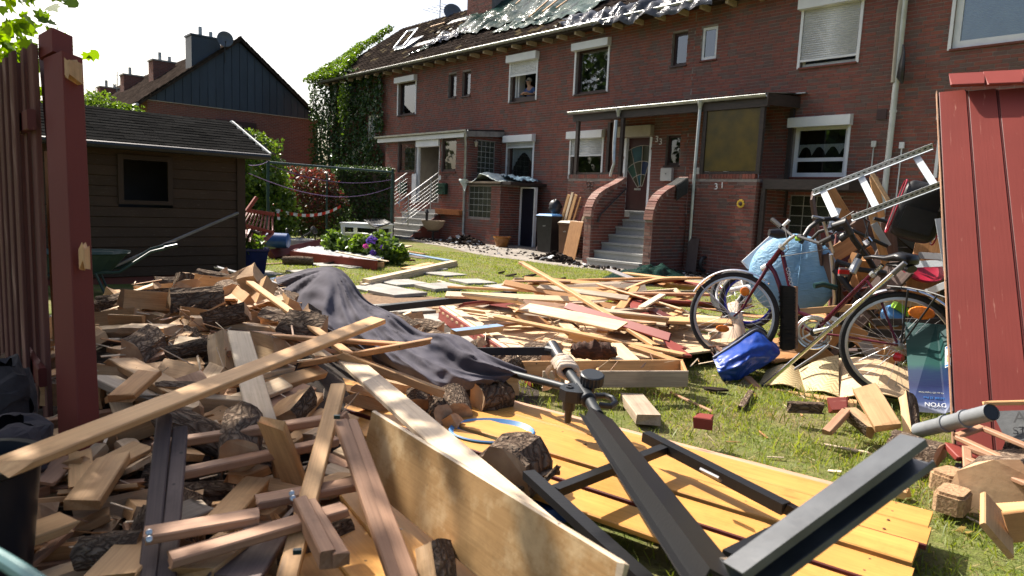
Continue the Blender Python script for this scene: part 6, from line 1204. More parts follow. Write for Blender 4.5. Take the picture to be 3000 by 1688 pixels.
# tall plywood board on edge and the pale plank lying beside it
M['ply'] = wood('glue-smeared plywood', (.44,.265,.115), (.36,.205,.08), knot=False, grain=.5, stain=(.52,.36,.19), amt=.02)
plyb = board('long plywood board standing on edge with dried glue swirls', P(1072,1300,.60), P(1790,1810,.60), .24, .018, 'ply', roll=rad(78), side='pinepale', jag=(.2,.2), name='plywood_board')
board('bright pale plank lying beside the glue-smeared board', P(1020,1055,.62), P(1700,1650,.56), .115, .025, 'pinepale', jag=(.3,.2))
# ================================================================== parasol: fabric, pole, joints, steel base
M['fabric'] = mat('dark grey parasol fabric', (.092,.085,.104), (.062,.057,.072), 4, rough=.88, bump=.6, bscale=11, spec=.15); M['anthra'] = mat('anthracite aluminium', (.03,.034,.038), (.022,.026,.03), 6, rough=.42, metal=.2, spec=.35); M['blackst'] = paintwood('scratched black steel', (.013,.013,.014), (.075,.068,.062), .45, .23, 0, (9, 9, 9))
pa = thing('parasol', 'collapsed dark grey cantilever parasol with black steel mast', 'parasol', None, P(1500,1150,.3))
CG = [[(806,815,5.7),(978,783,5.1),(1075,880,4.9),(1165,925,4.7),(1240,978,4.5),(1340,985,4.3),(1425,1040,4.0),(1545,1098,3.72)],
      [(815,850,5.5),(940,835,5.0),(1040,905,4.75),(1120,950,4.55),(1205,995,4.35),(1300,1020,4.15),(1395,1060,3.92),(1535,1106,3.68)],
      [(830,895,5.3),(905,900,4.95),(1000,945,4.6),(1095,985,4.4),(1185,1030,4.2),(1270,1060,4.0),(1365,1090,3.85),(1510,1115,3.66)],
      [(850,940,5.1),(905,955,4.8),(985,975,4.5),(1085,1015,4.25),(1175,1065,4.05),(1260,1105,3.85),(1335,1120,3.75),(1470,1122,3.64)],
      [(862,965,5.0),(925,990,4.7),(1015,1000,4.4),(1120,1060,4.1),(1195,1105,3.9),(1270,1145,3.72),(1345,1148,3.66),(1440,1130,3.62)]]
def cr(p0, p1, p2, p3, t): return .5*((2*p1)+(p2-p0)*t+(2*p0-5*p1+4*p2-p3)*t*t+(3*p1-p0-3*p2+p3)*t**3)
GW = [[Dp(*c) for c in r] for r in CG]
def samp(u, v):
    nr, nc = len(GW), len(GW[0]); x, y = u*(nc-1), v*(nr-1); i, j = min(int(x), nc-2), min(int(y), nr-2); fx, fy = x-i, y-j
    rows = []
    for dj in (-1,0,1,2):
        r = GW[min(max(j+dj,0),nr-1)]; rows.append(cr(*[r[min(max(i+di,0),nc-1)] for di in (-1,0,1,2)], fx))
    return cr(*rows, fy)
def fab(u, v):
    p = samp(u, v); d = (p-CAM).normalized(); ang = math.atan2(v-.05, u-.14); g1 = noise.noise((ang*2.6, u*2.2, 3)); g2 = noise.noise((ang*5, u*4.5, 7)); f = .085*(1-2.2*abs(g1))*.7+.04*(1-2.4*abs(g2))*.6+.014*noise.noise((u*16, v*9, 1)); e = min(1, 6*min(v, 1-v)+.2)*min(1, .25+2.2*math.hypot(u-.14, v-.05))
    return tuple(p-d*f*e*1.6+Vector((0,0,f*.5*e)))
part('fabric', local(MB().grid(120, 60, fab), pa), M['fabric'], pa, smooth=True, ang=180)
part('fabric_underside', local(MB().grid(50, 12, lambda u, v: tuple(samp(.3+.7*u, .92)+Vector((.02,.1,-.03-.16*v*math.sin(u*3.0))))), pa), M['fabric'], pa, smooth=True, ang=180)
PT = [Dp(1628,1028,3.75), Dp(1665,1090,3.5), Dp(1722,1165,3.15), Dp(1752,1218,2.95)]
part('pole', local(MB().tube(PT, .026, 16), pa), M['anthra'], pa, smooth=True)
part('top_joint', local(MB().tube([Dp(1617,1012,3.8), Dp(1640,1050,3.67)], .033, 14).tube([Dp(1600,1024,3.76), Dp(1632,1030,3.72)], .022, 10), pa), M['black'], pa, smooth=True)
part('flat_arm', local(MB().beam(Dp(1378,1030,4.05), Dp(1612,1029,3.78), .02, .045), pa), M['black'], pa)
part('arm_tube', local(MB().tube([Dp(1500,1095,3.7), Dp(1620,1125,3.42), Dp(1680,1142,3.28)], .02, 12), pa), M['anthra'], pa, smooth=True)
J = Dp(1712,1155,3.18); Xp = (PT[3]-PT[1]).normalized(); Sd = Xp.cross(Vector((0,0,1))).normalized(); Sd = Sd if Sd.x < 0 else -Sd; Up = Sd.cross(Xp); Up = Up if Up.z > 0 else -Up
Mj = Matrix((Xp, Sd, Up)).transposed().to_4x4(); Mj.translation = J
part('clamp_sleeve', local(MB().tube([J-Xp*.085, J-Xp*.08, J+Xp*.08, J+Xp*.085], [.03,.036,.036,.03], 18), pa), M['anthra'], pa, smooth=True)
out = [(-.07,.0),(-.07,.05),(-.045,.1),(.0,.12),(.04,.1),(.06,.05),(.06,.0)]
part('clamp_bracket', local(MB().prism(out, -.025, .03, lambda x, y, z: Mj @ Vector((x, y, z))), pa), M['anthra'], pa)
part('clamp_bolt', local(MB().lathe([(.014,-.14),(.016,-.135),(.018,-.08),(.03,-.075),(.03,-.03)], 14, Mj @ Matrix.Translation((.0,.07,0))), pa), M['black'], pa, smooth=True); part('bolt_head', local(MB().lathe([(.018,.03),(.018,.036),(.01,.037),(.01,.034),(0,.034)], 14, Mj @ Matrix.Translation((-.01,.07,0))), pa), M['black'], pa)
K = Dp(1733,1122,3.2); kn = MB(); Rk = Matrix.Translation(K) @ Up.to_track_quat('Z','Y').to_matrix().to_4x4() @ Matrix.Rotation(.15, 4, 'X')
nn = 40; prf = [(.0,.048),(.05,.048),(.056,.044)]
kn.lathe(prf, nn, Rk)
for j in range(nn):
    r0, r1 = (.056, .052) if j % 2 else (.052, .056); a0, a1 = 2*math.pi*j/nn, 2*math.pi*(j+1)/nn
    kn.add([Rk @ Vector((r0*math.cos(a0), r0*math.sin(a0), .044)), Rk @ Vector((r1*math.cos(a1), r1*math.sin(a1), .044)), Rk @ Vector((r1*math.cos(a1), r1*math.sin(a1), .0)), Rk @ Vector((r0*math.cos(a0), r0*math.sin(a0), .0))], [(0,3,2,1)])
kn.lathe([(.054,.0),(.02,.0),(.018,-.06)], nn, Rk); part('tightening_knob', local(kn, pa), M['anthra'], pa)
Hc = J+Xp*.0-Sd*.05; hl = [Hc+Xp*(-.03)-Sd*.01, Hc+Xp*-.035-Sd*.06, Hc-Sd*.085, Hc+Xp*.06-Sd*.085, Hc+Xp*.1-Sd*.05, Hc+Xp*.08-Sd*.0]; part('crank_handle', local(MB().tube([p-Up*.02 for p in hl], .014, 10), pa), M['anthra'], pa, smooth=True)
# mast channel and steel cross base
C0, C1 = Dp(1755,1222,2.95), Dp(2135,1730,1.35); m, L = frame2(C0, C1, (0.35,-.6,.7))
ch_ = MB()
for y0, y1, z0, z1 in ((-.055,-.05,-.03,.02), (.05,.055,-.03,.02), (-.05,.05,.016,.02), (-.085,-.055,-.03,-.026), (.055,.085,-.03,-.026)): ch_.box(-L/2, L/2, y0, y1, z0, z1, 0, lambda x, y, z: m @ Vector((x, y, z)))
part('mast_channel', local(ch_, pa), M['blackst'], pa)
def sq(a, b, w, h, nm='base_bar', up=(0,0,1), mm='blackst'): return part(nm, local(MB().beam(a, b, w, h, up), pa), M[mm], pa)
sq(P(1548,1390,.50), P(1930,1740,.50), .045, .03); sq(P(1625,1440,.49), P(1965,1308,.49), .04, .03); sq(P(1892,1278,.50), P(2302,1490,.46), .045, .04); sq(P(2300,1485,.46), P(2345,1510,.44), .04, .035)
sq(Dp(2140,1650,1.7), Dp(2350,1540,1.95), .05, .05); part('hinge_plate', local(MB().beam(P(2055,1378,.525), P(2110,1405,.52), .008, .03, (0,-1,.5)), pa), M['gmetal'], pa)
Q0, Q1 = Dp(2165,1705,1.28), Dp(2690,1318,1.42); lb = MB(); X_ = (Q1-Q0); L = X_.length; X_.normalize(); tc = (CAM-(Q0+Q1)/2); tc = (tc-X_*tc.dot(X_)).normalized(); yv = tc.cross(X_); yv = yv if yv.z > 0 else -yv; d_ = tc*.8-yv*.6; y_ = yv*.8+tc*.6
for y0, y1, z0, z1 in ((.027,.032,-.03,.03), (-.032,.027,-.03,-.025), (-.032,-.027,-.025,.03), (.015,.027,.025,.03), (-.027,-.018,.025,.03)): lb.box(-L/2, L/2, y0, y1, z0, z1, 0, lambda x, y, z: (Q0+Q1)/2+X_*x+y_*y+d_*z)
part('base_channel', local(lb, pa), mat('grey steel with sky sheen', (.085,.09,.095), (.05,.053,.057), 9, rough=.36, bump=.15, spec=.6), pa); part('bracket', local(MB().beam(Dp(2140,1648,1.5), Dp(2178,1660,1.42), .06, .02), pa), M['steel'], pa)  # sky reflection on the flange is put into the lighter base grey
# cloth tied round the pole
M['rag'] = mat('cream rag', (.60,.50,.40), (.45,.36,.28), 12, rough=.9, bump=.5, bscale=30); rg = thing('rag', 'cream rag knotted around the parasol pole', 'cloth', None, PT[1]); mid = PT[0].lerp(PT[1], .75)
for k in range(6):
    c = mid+Xp*(-.075+.03*k); part('rag_wrap', local(MB().tube([c+(Sd*math.cos(a)*1.25+Up*math.sin(a)+Xp*.25*math.sin(a+k))*(.036+.006*noise.noise((k,a,2))) for a in [i*math.pi/8 for i in range(16)]], [.016+.007*noise.noise((i*.7,k,1)) for i in range(16)], 8, closed=True), rg), M['rag'], rg, smooth=True, ang=180)
for k, (dx, L_) in enumerate(((.05,.14), (.02,.1), (-.06,.08))):
    part('rag_tail', local(MB().grid(8, 12, lambda u, v: tuple(mid+Sd*(.03+dx+.03*(u-.5)*(1+v))+Xp*(.08*(u-.5)+.04*k-.03)+Vector((.01*math.sin(v*9+u*3),-.03-.015*math.sin(u*5),-L_*v+.01)))), rg), M['rag'], rg, smooth=True, ang=180)
solo('fur_rag', MB().grid(14, 10, lambda u, v: tuple(P(1655+60*u, 1108+42*v, .42)+Vector((0,0,.09*math.sin(u*3.1)*math.sin(v*3.0)+.02*noise.noise((u*6,v*6,1)))))), M['rag'], 'pinkish cloth scrap lying behind the parasol pole', 'cloth', smooth=True, ang=180)
# ================================================================== firewood heap by the red fence
# settled positions, eleven whole numbers each: kind, three sizes in mm, place in 5 mm steps, turn (quaternion in hundredths)
HEAP = [
3,270,82,25,-205,621,100,12,-85,-51,-2, 4,180,39,23,-178,439,69,96,0,0,-29, 0,287,122,0,-397,1063,128,33,14,-37,-86, 2,330,110,79,-449,689,121,22,-62,75,-9, 2,310,73,53,-403,1030,128,68,-68,-18,18, 0,295,122,0,-214,1076,73,15,62,75,19,
2,264,109,78,-82,762,69,29,-29,-64,64, 2,263,99,62,-80,621,65,66,3,3,75, 3,247,132,25,-190,573,88,94,12,2,32, 4,362,26,23,-225,405,69,57,57,-42,-42, 2,265,106,57,-632,826,64,88,0,0,48, 3,192,94,32,-353,785,123,78,0,0,-62,
2,327,61,72,-204,1132,64,57,-57,41,-41, 3,323,118,29,-71,702,61,0,82,58,0, 4,349,42,29,-344,554,98,18,-19,77,-59, 3,282,99,32,-240,1017,74,2,-93,-29,21, 2,265,71,64,-654,928,65,1,-83,55,0, 3,177,116,26,-319,727,123,0,49,-87,0,
3,210,79,17,-471,1082,122,60,0,0,80, 3,299,96,30,-210,658,109,2,44,-89,-12, 3,228,65,25,-254,381,73,70,70,12,12, 2,211,78,43,-157,436,76,73,-8,-9,-68, 2,242,108,68,-598,866,76,71,43,16,53, 2,277,108,82,-485,1035,130,2,-77,-64,-3,
0,300,105,0,-68,875,65,59,26,-31,-70, 3,260,80,20,-257,660,113,73,5,9,-68, 2,239,78,64,-240,359,73,0,91,42,0, 4,224,25,22,-176,371,68,0,93,-37,0, 0,305,146,0,-407,1269,84,36,-37,18,-84, 1,253,54,0,-235,480,81,99,8,1,14,
4,360,25,15,-167,397,69,9,9,-70,-70, 2,241,105,78,-628,936,70,69,-11,-14,70, 2,322,97,77,-129,743,77,7,-28,65,-70, 3,227,113,26,-234,546,85,84,12,-2,53, 4,176,33,21,-197,443,69,31,1,0,95, 2,286,108,70,-181,1041,69,65,65,28,28,
0,253,84,0,-263,441,76,3,30,-94,-13, 0,263,138,0,-533,809,97,90,-31,-32,-2, 3,196,104,16,-20,385,61,0,100,5,-4, 3,188,94,20,-336,463,75,87,8,-4,49, 3,319,73,17,-419,944,122,98,0,0,-19, 0,304,128,0,-699,1044,67,89,-38,-11,21,
1,252,43,0,-212,463,76,13,3,-27,-96, 2,329,76,69,-307,786,131,1,99,11,-6, 3,197,89,17,-195,362,68,0,-54,-84,0, 2,302,74,55,-111,934,64,0,24,-97,0, 4,334,46,22,-34,677,60,92,0,0,-40, 3,232,96,23,-406,799,122,38,0,0,-92,
3,218,71,25,-206,588,93,94,13,0,32, 2,311,64,53,-458,1114,127,58,-58,40,-40, 2,241,67,60,-294,452,76,11,10,-65,-74, 3,290,129,23,-299,553,95,2,-13,98,11, 3,227,95,18,3,406,60,94,-1,0,-36, 0,284,115,0,-638,873,66,5,-3,-40,91,
3,210,101,13,-218,414,73,7,94,32,-12, 2,257,74,56,-209,534,90,4,22,60,76, 0,294,148,0,-114,981,67,85,37,-15,-36, 3,258,88,34,-263,779,124,2,15,-99,0, 2,198,59,46,-251,408,71,62,0,0,79, 4,373,47,22,-604,990,85,26,13,95,14,
2,287,68,79,-478,940,130,2,96,26,4, 2,227,65,39,-300,496,81,99,9,5,-12, 2,275,93,59,-460,771,125,7,7,99,6, 3,311,76,19,-71,558,62,86,0,2,-51, 2,198,52,50,-273,384,71,97,0,0,24, 4,250,29,18,-163,459,69,8,-8,71,-69,
3,228,112,18,-281,544,88,5,-68,72,11, 3,324,106,22,-625,892,71,2,-2,-23,97, 4,299,26,15,-219,474,71,9,-11,74,-65, 3,191,133,18,-468,810,121,0,96,28,9, 0,253,109,0,-376,574,108,96,-29,1,6, 4,175,27,18,-322,433,70,3,-35,-93,-5,
2,270,92,51,-410,868,125,0,45,-90,0, 3,298,102,34,-508,747,92,70,-12,-29,64, 3,202,77,25,-147,351,73,35,92,15,6, 3,182,78,24,-276,590,99,74,6,11,-66, 0,282,112,0,-350,945,148,20,-67,64,32, 3,266,129,18,-313,755,126,35,3,11,93,
0,276,103,0,-452,871,127,92,-40,0,0, 0,290,147,0,-140,1145,67,21,-9,-39,89, 2,246,61,52,-85,409,69,4,85,-53,-3, 0,308,116,0,-416,952,138,18,-91,36,-7, 4,291,27,17,-288,420,69,96,5,1,-27, 0,294,109,0,-372,885,132,8,-81,58,-6,
4,350,34,25,-292,761,131,0,6,100,8, 3,332,81,30,-251,745,123,98,0,3,-18, 4,219,31,16,-142,448,68,0,48,-88,0, 2,242,85,65,-251,552,94,4,53,-82,-22, 3,305,85,19,-295,523,98,28,-10,73,-62, 3,199,87,19,-404,850,130,18,-19,-96,-8,
2,327,62,67,-359,736,126,44,44,55,55, 0,281,115,0,-438,1129,127,40,18,36,82, 2,205,68,46,-169,489,75,25,-25,70,-62, 3,180,92,29,-127,517,70,8,-15,-99,-2, 3,236,66,17,-268,351,71,3,92,40,-7, 4,397,47,20,-343,695,125,6,-51,86,4,
0,271,120,0,-574,1147,122,86,-47,-18,-5, 0,282,112,0,-368,602,119,1,-100,-5,3, 3,214,117,28,-375,676,122,4,-81,-58,-1, 3,208,89,22,-135,864,60,0,-40,-92,0, 3,254,66,22,-134,437,71,6,-65,-76,1, 2,275,63,63,-480,957,147,23,-7,23,-94,
2,248,77,65,-39,929,65,13,0,0,99, 0,321,128,0,-366,814,131,8,-2,-40,-91, 4,179,26,19,-155,413,68,34,0,0,-94, 2,261,60,69,-367,1067,127,1,32,-95,0, 2,251,63,52,-410,890,134,23,68,70,3, 2,318,103,52,-284,638,113,10,-66,-74,-5,
4,197,29,20,-134,374,70,21,-91,-34,10, 2,329,66,62,-380,841,132,98,5,8,19, 3,215,93,26,-206,433,71,5,-31,-94,12, 0,325,113,0,-482,933,145,89,-40,-12,18, 0,289,118,0,-483,963,127,24,-10,38,-89, 0,289,150,0,-178,1214,74,5,53,-84,-8,
2,296,74,83,-164,991,66,66,66,-27,-27, 0,264,106,0,-301,1034,109,29,-43,37,-77, 0,292,141,0,-261,1255,67,87,38,-12,-29, 4,192,38,18,-125,474,67,99,0,4,10, 2,313,78,72,-479,922,128,68,-68,-19,18, 2,259,97,69,-437,827,130,23,-23,-67,67,
3,225,105,33,-100,721,67,8,-66,73,-15, 4,259,43,23,-340,844,122,16,0,0,-99, 3,311,122,25,-175,948,79,92,-4,31,25, 3,301,106,32,-240,652,116,85,5,5,52, 3,312,78,19,-313,803,122,12,0,0,-99, 2,303,69,54,-317,910,127,70,72,-4,-5,
4,400,45,22,-309,530,90,1,-15,98,11, 3,193,80,26,-129,396,73,20,-9,9,-97, 2,326,75,74,-387,881,138,48,-37,-56,56, 3,315,108,26,-454,888,135,15,77,60,-14, 3,178,100,26,-161,485,86,65,33,64,-26, 4,474,50,23,-444,734,121,9,26,96,4,
2,307,73,78,-260,1154,68,64,60,36,31, 4,353,24,17,-138,387,68,0,47,-88,0, 2,248,86,60,-58,596,67,51,50,-49,-50, 3,248,125,18,-323,703,128,10,17,-97,-17, 3,172,80,31,-107,653,66,99,-1,13,4, 0,327,132,0,-107,1050,66,85,37,-15,-35,
2,299,104,83,-508,1033,129,77,0,0,64, 2,213,64,52,-310,477,85,74,16,-13,63, 1,270,42,0,-662,975,66,2,-90,43,-2, 0,283,148,0,-246,677,130,36,15,39,84, 3,224,102,25,-393,777,125,87,9,2,48, 3,247,75,16,-187,448,77,3,-21,97,-13,
2,245,98,52,-300,845,125,0,86,-51,0, 3,189,78,22,-253,499,80,94,33,2,-6, 3,250,72,24,-256,609,104,10,-83,54,14, 3,188,118,19,-384,758,126,79,1,9,-60, 3,313,93,27,-392,504,83,15,-98,11,-11, 2,292,73,52,-162,886,66,56,-5,3,-82,
3,253,85,30,-33,785,61,0,-2,100,0, 3,227,80,33,-323,602,107,2,-50,86,12, 0,273,114,0,-195,954,67,52,-16,-26,80, 3,295,105,28,-93,580,73,15,-92,-36,1, 2,273,96,83,-346,795,135,0,98,18,-1, 3,282,75,32,-283,1078,83,95,-4,29,10,
1,197,42,0,-84,373,73,24,-83,48,-13, 2,257,86,62,-609,929,79,31,-68,66,-10, 4,366,33,22,-680,943,71,61,-29,13,-72, 0,259,143,0,-701,926,67,55,24,32,73, 3,299,123,16,-192,592,97,79,12,-3,60, 3,215,108,25,-449,786,131,69,72,-6,-4,
0,270,124,0,-365,964,128,8,4,-40,-91, 2,261,75,62,-275,550,109,63,74,-18,-12, 2,202,63,66,-330,439,80,77,6,-5,64, 0,313,119,0,-342,1025,127,87,35,-11,-33, 2,274,63,82,-668,1010,66,30,26,62,68, 2,325,70,55,-193,845,83,8,-26,-8,-96,
2,309,86,83,-488,979,129,68,68,18,18, 4,370,24,21,-258,374,69,12,-12,70,-70, 0,268,140,0,-318,961,128,76,-40,27,-44, 2,273,84,72,-229,937,86,29,22,-93,8, 3,227,129,20,-378,626,121,98,-19,5,-7, 3,327,103,23,-174,567,90,83,12,-1,54,
3,279,133,21,-229,758,122,91,-15,16,34, 2,251,66,51,-287,383,82,20,51,83,-12, 4,371,33,15,-352,487,86,4,-21,98,6, 4,276,28,17,-290,411,71,20,4,7,-98, 4,297,38,21,-112,349,77,16,34,-93,4, 3,195,92,16,-222,341,72,12,97,20,-5,
3,279,97,23,-538,1046,123,0,-60,-80,0, 4,364,43,29,-268,513,81,4,1,-100,-10, 0,294,114,0,-406,966,149,47,-10,-18,86, 3,244,77,25,-119,548,71,98,0,11,-15, 3,209,92,18,-342,490,84,0,-36,-93,-7, 0,288,101,0,-436,998,126,88,-38,10,-24,
2,243,74,51,-202,327,78,20,28,-62,-71, 3,251,127,24,-391,705,123,85,0,0,53, 4,297,44,29,-325,464,88,99,-1,-16,-2, 2,237,69,54,-236,422,81,46,-6,17,87, 3,194,81,26,-268,406,75,1,94,30,16, 4,463,35,20,-69,498,64,95,-2,4,-30,
2,313,88,71,-512,875,121,2,94,28,20, 0,279,111,0,-144,1029,71,71,-21,-34,58, 3,186,73,22,-422,631,114,7,-44,89,7, 0,303,135,0,-556,1121,128,31,-13,37,-87, 0,273,113,0,-34,851,65,90,-39,-8,18, 3,260,105,30,-329,653,117,95,9,0,29,
2,248,79,58,-294,405,83,35,-17,15,91, 4,358,36,15,-191,363,71,0,88,-47,0, 0,205,96,0,-201,409,80,78,-12,29,-54, 3,329,73,26,-36,520,61,58,0,1,82, 2,323,94,52,-131,702,82,96,-19,10,-16, 1,280,44,0,-243,1140,67,23,81,52,14,
3,164,64,23,-142,539,74,19,11,-2,98, 0,254,142,0,-238,777,135,92,37,1,-12, 2,255,68,69,-237,1101,66,49,41,-49,-59, 0,299,110,0,-372,675,131,69,-28,30,-60, 3,290,94,29,-315,591,110,88,9,19,-42, 4,359,26,18,-145,477,69,4,-9,73,-68,
3,192,121,17,-563,715,65,56,12,-16,-81, 2,273,95,57,-135,759,72,96,-4,15,25, 0,276,114,0,-608,1248,70,91,-39,-12,7, 4,329,36,23,-307,558,103,43,8,-8,89, 4,213,33,16,-184,472,83,62,4,-5,79, 1,253,51,0,-188,509,82,4,-1,-23,-97,
2,242,71,51,-522,1060,129,3,-81,-59,8, 3,229,99,20,-296,423,84,45,0,-24,-86, 4,426,36,23,-611,958,76,44,-18,-26,84, 2,272,110,52,-69,771,69,31,31,63,63, 3,220,94,32,-531,676,66,70,15,-12,-68, 0,253,133,0,-12,812,66,90,-39,-8,19,
3,177,103,19,-313,816,125,6,82,-56,7, 0,309,138,0,-595,802,74,8,-75,66,-6, 3,254,112,23,-383,1003,122,25,0,0,97, 3,214,94,21,-277,473,85,97,1,-24,-11, 3,230,125,30,-581,747,62,3,-64,77,-3, 0,314,146,0,-650,943,84,75,-35,-30,47,
4,217,37,17,-102,368,75,26,-15,5,95, 0,235,109,0,-87,539,78,5,-91,40,12, 3,224,72,24,-84,568,74,87,10,14,-46, 2,313,65,70,-132,675,79,10,-36,58,-72, 3,280,101,30,-90,703,65,78,-16,-10,60, 4,287,36,22,-305,459,87,71,42,38,43,
1,214,46,0,-210,373,85,62,22,19,-73, 1,262,45,0,-321,681,129,71,-64,-24,16, 2,314,109,56,-391,729,137,99,4,-4,-12, 3,251,78,22,-389,1002,127,86,0,0,-51, 2,316,79,56,-260,1192,68,30,45,-70,-47, 3,235,92,17,-162,468,81,19,-16,5,-97,
4,293,38,23,-214,387,75,4,-97,22,-7, 3,219,71,28,-498,639,73,26,-65,71,-12, 0,259,101,0,-321,875,126,84,-37,-16,36, 3,265,102,22,-227,613,107,44,1,16,-88, 3,222,127,16,-442,632,104,77,24,-9,-59, 0,325,126,0,-450,1006,148,88,-46,6,-3,
4,436,35,21,-32,642,62,70,-70,9,-9, 0,257,110,0,-474,806,134,12,-99,1,-8, 1,263,50,0,-114,385,80,82,-40,-19,37, 2,300,76,72,-565,836,80,67,-14,-26,68, 4,338,32,15,-35,367,63,4,8,-100,1, 3,251,105,19,-284,473,92,83,8,-4,55,
3,249,83,24,-243,1110,77,5,-53,-84,2, 0,268,121,0,-365,916,148,1,90,-44,-6, 3,228,75,28,-104,457,69,0,80,-59,-6, 4,336,39,18,-322,408,87,38,33,-58,-64, 2,329,90,80,-30,834,66,20,0,0,-98, 0,278,150,0,-375,1145,127,86,-35,5,36,
3,306,92,34,-105,727,73,7,99,10,10, 2,221,67,46,-192,356,78,40,-2,0,-92, 4,322,24,15,-287,449,84,1,16,-98,-7, 3,273,79,33,-327,561,107,9,-44,-89,-9, 3,273,91,28,-245,500,91,14,88,-46,4, 3,309,102,24,-466,1116,137,5,-91,-38,-18,
1,315,58,0,-243,520,101,62,-76,15,11, 0,312,118,0,-449,831,149,81,-39,-11,42, 0,263,102,0,-277,582,112,98,-18,0,8, 2,278,78,83,-329,894,138,93,21,-9,29, 3,179,116,20,-492,698,90,14,-94,11,-28, 0,266,122,0,-298,1168,79,83,-31,8,46,
3,211,96,30,-279,682,126,6,85,-51,10, 2,201,66,47,-282,499,89,6,-34,-94,-2, 3,236,134,19,-93,1109,60,0,-86,-50,0, 3,273,101,18,-424,1029,135,10,-16,23,96, 3,152,80,13,-221,442,79,22,5,5,-97, 4,335,27,17,-260,359,81,0,-73,68,0,
3,320,130,21,-36,716,64,8,-6,2,-100, 3,239,79,24,-143,816,62,4,-53,-85,5, 3,248,83,15,-174,402,72,4,73,-68,8, 3,330,108,21,-418,1093,122,0,35,-94,0, 0,252,140,0,-239,1055,78,83,-15,-13,52, 2,295,74,77,-152,574,86,34,-45,67,-48,
2,213,83,62,-125,484,77,61,-7,-8,-79, 3,331,89,26,-540,785,81,94,3,-28,17, 0,256,126,0,-449,927,149,66,30,-46,52, 2,282,94,58,-321,522,97,3,-28,95,11, 3,230,91,15,-273,442,85,14,5,-25,-96, 0,251,130,0,-275,813,134,99,6,12,-2,
3,198,128,19,-282,601,112,18,-90,37,13, 3,264,122,27,-184,589,101,4,-68,72,11, 3,171,63,16,-65,517,64,5,96,27,-11, 3,307,85,34,-258,577,106,56,82,11,1, 0,320,122,0,-395,845,151,83,43,16,32, 3,186,134,16,-315,638,117,2,-10,18,-98,
0,251,103,0,-362,1013,129,34,-4,-13,93, 3,284,86,23,-427,890,134,15,68,-70,15, 2,248,72,57,-424,919,136,56,-18,-2,81, 4,307,50,23,-115,900,63,15,-15,-69,69, 3,244,123,33,-521,986,134,90,-16,-19,-35, 3,287,91,25,-501,854,124,0,-16,66,73,
0,282,112,0,-128,861,70,82,-36,-17,42, 0,289,113,0,-584,800,86,65,-49,43,-39, 0,252,145,0,-264,906,116,78,37,42,28, 3,181,85,30,-485,1083,129,2,70,70,18, 0,292,130,0,-584,737,80,10,-92,38,-7, 3,320,134,31,-481,734,114,14,-92,-28,-25,
2,295,81,58,-192,914,72,0,-99,1,15, 2,297,98,77,-499,896,146,98,6,-20,5, 2,290,86,63,-487,840,125,19,-23,96,4, 4,426,36,18,-296,746,129,5,-14,-98,10, 3,186,95,25,-343,835,141,59,-12,-13,-79, 2,293,96,65,-504,1093,135,8,69,71,-12,
4,397,31,29,-583,920,83,73,27,-16,-60, 1,331,55,0,-654,1020,78,8,-51,-78,36, 4,398,34,27,-551,1012,122,95,12,-23,-15, 3,230,116,24,-504,1018,140,2,-74,68,1, 2,253,93,58,-656,834,71,81,-2,13,57, 4,311,35,24,-447,965,141,70,18,-7,-68,
0,254,109,0,-500,852,141,88,46,-12,-1, 3,197,76,29,-329,926,133,20,62,-74,18, 3,330,135,26,-411,1090,127,0,-93,-36,0, 0,259,138,0,-372,985,158,63,3,-60,-50, 0,255,102,0,-643,840,86,9,14,-98,11, 2,277,93,62,-186,877,79,73,-31,4,-61,
0,307,108,0,-479,1092,147,95,27,12,9, 2,324,91,67,-616,1026,91,93,16,-26,-19, 3,281,82,33,-171,1008,77,0,63,-78,0, 0,253,132,0,-434,1051,143,13,30,-51,-80, 3,296,90,17,-385,767,132,70,0,9,-71, 3,276,111,17,-474,1036,141,5,-91,12,39,
0,317,142,0,-535,723,91,54,55,-34,-54, 4,229,33,27,-581,959,93,94,14,-28,-13, 3,280,124,30,-481,630,82,70,-12,-28,64, 2,325,74,81,-254,858,119,32,-2,-56,76, 0,313,138,0,-183,1139,75,90,29,1,-32, 2,267,71,55,-506,831,130,17,4,98,9,
0,298,137,0,-427,882,153,44,-20,-1,88, 2,245,66,81,-541,743,75,37,9,47,80, 4,241,39,26,-442,935,129,37,-44,-59,57, 3,326,104,18,-211,1223,73,21,-6,98,1, 0,257,122,0,-493,1140,138,87,31,-32,-19, 2,293,80,62,-404,1073,146,16,58,80,-3,
2,272,107,72,-211,1184,65,0,-97,23,0, 2,249,106,58,-653,893,80,23,-97,6,-1, 3,333,80,33,-571,1063,120,87,-3,-17,46, 0,251,122,0,-572,891,98,0,-62,-78,-7,
]
OFF_ = {}
def billet(sd):
    rr = random.Random(sd+40); n, sec = 7, [(.05,.04),(.02,.043),(-.05,.036),(-.052,-.01),(-.045,-.04),(.01,-.036),(.05,-.04),(.054,.005)]; mb = MB()
    sec = [(y*rr.uniform(.75,1.1), z*rr.uniform(.75,1.1)) for y, z in sec]
    for i in range(n+1):
        for j, (y, z) in enumerate(sec): w = 1+.10*noise.noise((i*.8+sd, j*1.3, sd)); mb.v.append((-.15+.3*i/n+(rr.uniform(-.02,.02) if i in (0,n) else 0), y*w, z*w))
    for i in range(n):
        for j in range(8): mb.f.append((i*8+j, i*8+(j+1) % 8, (i+1)*8+(j+1) % 8, (i+1)*8+j)); mb.m.append(0)
    mb.f += [tuple(reversed(range(8))), tuple(n*8+j for j in range(8))]; mb.m += [1,1]; return mb
